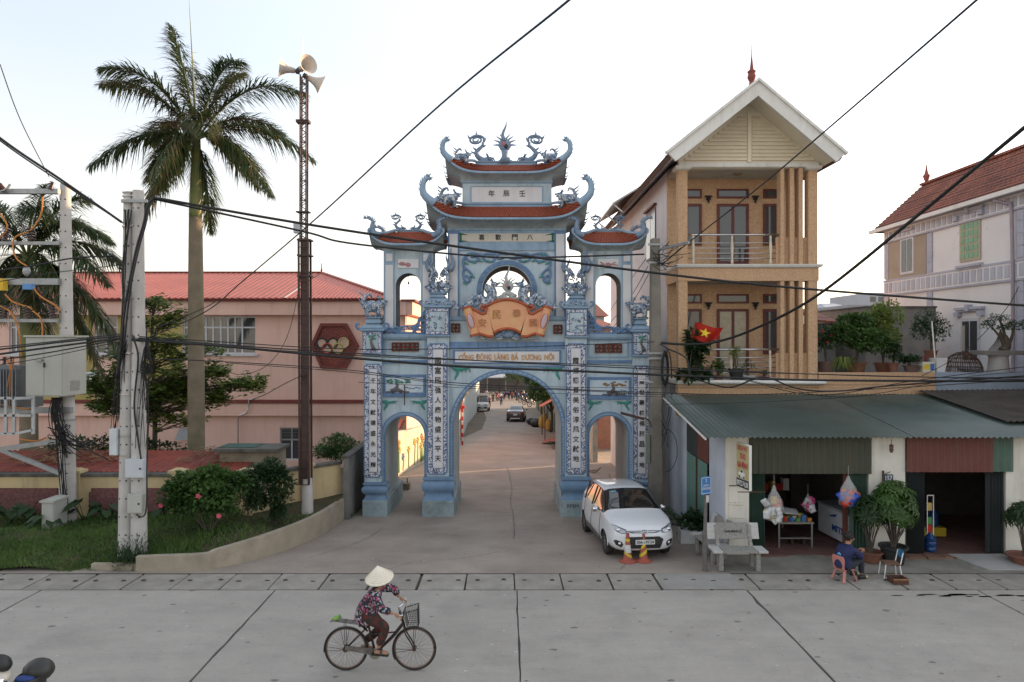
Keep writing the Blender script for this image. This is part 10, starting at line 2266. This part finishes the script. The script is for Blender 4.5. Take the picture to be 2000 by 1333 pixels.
wire(W_([(2000,-80,7),(1908,0,8.5),(1640,232,12.5),(1480,368,16),(1345,474,19.2),(1290,520,20.3)]),.017,'diagonal cable from the top right to the gate pole')
wire(W_([(2120,150,10),(2000,250,11.5),(1800,415,14),(1600,575,16.5),(1480,640,18.5),(1400,668,19.6),(1340,673,20.1),(1292,670,20.35)]),.038,'thick sagging cable from the right edge to the gate pole')
wire(W_([(258,664,16),(430,676,16.3),(680,699,17),(900,716,17.4),(1121,725,17.8),(1300,733,18.2),(1600,743,18.6),(2120,745,19)]),.034,'thickest low cable crossing the gate below the name board')
for i,(l,rr_)in enumerate((([(258,657,16),(430,668,16.5),(680,682,17.5),(960,680,18.8),(1278,668,20.3)],.013),([(258,660,16),(680,690,17),(1300,722,18.2),(2120,745,19)],.016),([(258,662,16),(680,694,17),(1000,707,17.8),(1300,718,18.3),(1700,735,19),(2120,739,19.4)],.012),([(258,700,16.1),(440,707,16.4),(680,723,17.2),(900,749,17.9),(1300,768,18.6),(1560,768,18.9),(2120,735,19.3)],.012),([(440,709,16.5),(690,728,17.3),(905,754,17.9),(1100,762,18.3),(1300,772,18.7)],.010),([(960,753,18),(1140,757,18.4),(1320,758,18.8),(1600,758,19.2)],.007),([(700,747,17.2),(905,758,17.9),(1130,771,18.4),(1300,776,18.8)],.007))):
 wire(W_(l),rr_,['thin cable rising to the gate pole above the name board','medium low cable just above the thickest one','thin low cable above the thickest one','medium cable crossing the paintings under the name board','thin cable paired below the painting cable','hair-thin short cable right of the arch top','hair-thin cable crossing the arch top'][i])
for i,l in enumerate(([(-60,690,15.7),(90,672,15.9),(240,656,16)],[(-60,700,15.6),(90,680,15.9),(240,660,16)],[(-60,684,15.8),(100,668,15.95),(240,652,16)],[(-60,722,15.5),(80,700,15.8),(240,666,16)],[(-60,712,15.6),(90,690,15.9),(240,662,16)],[(-60,536,15.6),(60,520,15.8),(140,505,15.9),(222,500,16)],[(-60,560,15.7),(100,534,15.9),(150,528,15.95),(232,518,16)],[(0,126,14),(40,235,15),(96,346,17.5)])):
 wire(W_(l if len(l)>2 else l),(.022,.026,.014,.010,.016,.018,.010,.010)[i],['thick cable in the bundle left of the double pole','thickest lower cable in the bundle left of the double pole','top thin cable in the bundle left of the double pole','lowest thin cable crossing the beige cabinet','middle cable crossing the beige cabinet','cable crossing in front of the left palm crown','thin cable below the palm crown cable','thin wire falling from the top left corner'][i])
for i,l in enumerate(([(1300,680,20.2),(1340,700,19.8),(1352,735,19.6),(1420,757,19.4),(1470,742,19.3),(1500,738,19.2),(1560,760,19.0),(1640,764,19),(1760,752,19.2),(2100,728,19.6)],[(1300,720,20),(1360,735,19.6),(1450,742,19.3),(1600,772,19),(1800,742,19.3),(2100,705,20)],[(1460,742,19.3),(1540,760,19),(1620,775,19),(1720,768,19.1),(1900,735,19.5),(2100,720,19.8)],[(1300,790,18.6),(1420,788,18.8),(1560,782,19),(1750,770,19.2)],[(1990,560,20),(1960,610,20.4),(1880,690,20.6),(1800,735,20.4)])):
 wire(W_(l),(.022,.012,.009,.008,.010)[i],['looping cable sagging below the lower balcony','thin cable looping below the lower balcony','thin second loop right of the balcony','hair-thin cable over the green roof edge','thin wire dropping from the lavender house to the terrace'][i])
for i,l in enumerate(([(590,480,19),(584,560,19),(560,660,18.8),(520,715,18.5),(470,732,18.2),(440,722,18)],[(600,740,19),(590,735,19),(560,748,18.9),(520,770,18.8),(490,782,18.7)],[(420,590,16.6),(390,606,16.3),(285,650,16)])):
 wire(W_(l),(.008,.012,.01)[i],['thin loose loop hanging from the speaker mast','cable from the mast to the pipe on the pink building','short slack cable to the double pole'][i])
for i,(a,b)in enumerate((((1262,505),(1190,610)),((1266,520),(1175,650)),((1270,530),(1180,660)))):wire([P(*a,20.4),P(a[0]-40,(a[1]+b[1])/2+4,24),P(*b,29)],.010,['first of three drop wires behind the right tower','second of three drop wires behind the right tower','lowest of three drop wires behind the right tower'][i])
t=thing('water_stain',(11,13.9,0),'x','x'); del t['category']; t['kind']='structure'; t['label']='dark water stain on the road near the drain'
m=MB(); r=Rn(10)
for i in range(24):
 x=8.0+i*.16; m.lathe([(r.uniform(.05,.13),.0),(.001,.0)],(x,13.98+r.uniform(-.06,.06),.0022+i*.00001),12,sx=1.6,sy=r.uniform(.2,.55))if r.random()<.8 else None
m.bd('wet_patch',m_wet,t)
MB().box(3.35,5.0,14.332,15.29,.0065,.0085).bd('cement_patch',M('patch_cement',(.30,.285,.26),(.25,.235,.215),sc=3,rough=.9),dr)
# shelves of stock in the dark of both shop rooms
def shelf(x0,x1,y,label,seed):
 t=thing('stock_shelf',(x0,y,.06),label,'shelf'); r=Rn(seed)
 for k in range(4):
  z=.4+k*.5; MB().box(x0,x1,y,y+.35,z,z+.03).bd('shelf_board',MT['dark_wood'],t)
  x=x0+.05
  while x<x1-.2:w=r.uniform(.08,.2); h=r.uniform(.12,.36); MB().box(x,x+w,y+.02,y+.28,z+.031,z+.031+h).bd('shelf_item',r.choice(pal),t); x+=w+r.uniform(.01,.12)
 for x in(x0,x1-.04):MB().box(x,x+.04,y,y+.35,.06,2.3).bd('shelf_upright',MT['dark_wood'],t)
shelf(5.9,8.2,19.6,'stocked shelf at the back of the left shop room',4); shelf(10.2,11.9,19.7,'stocked shelf at the back of the right shop room',5)
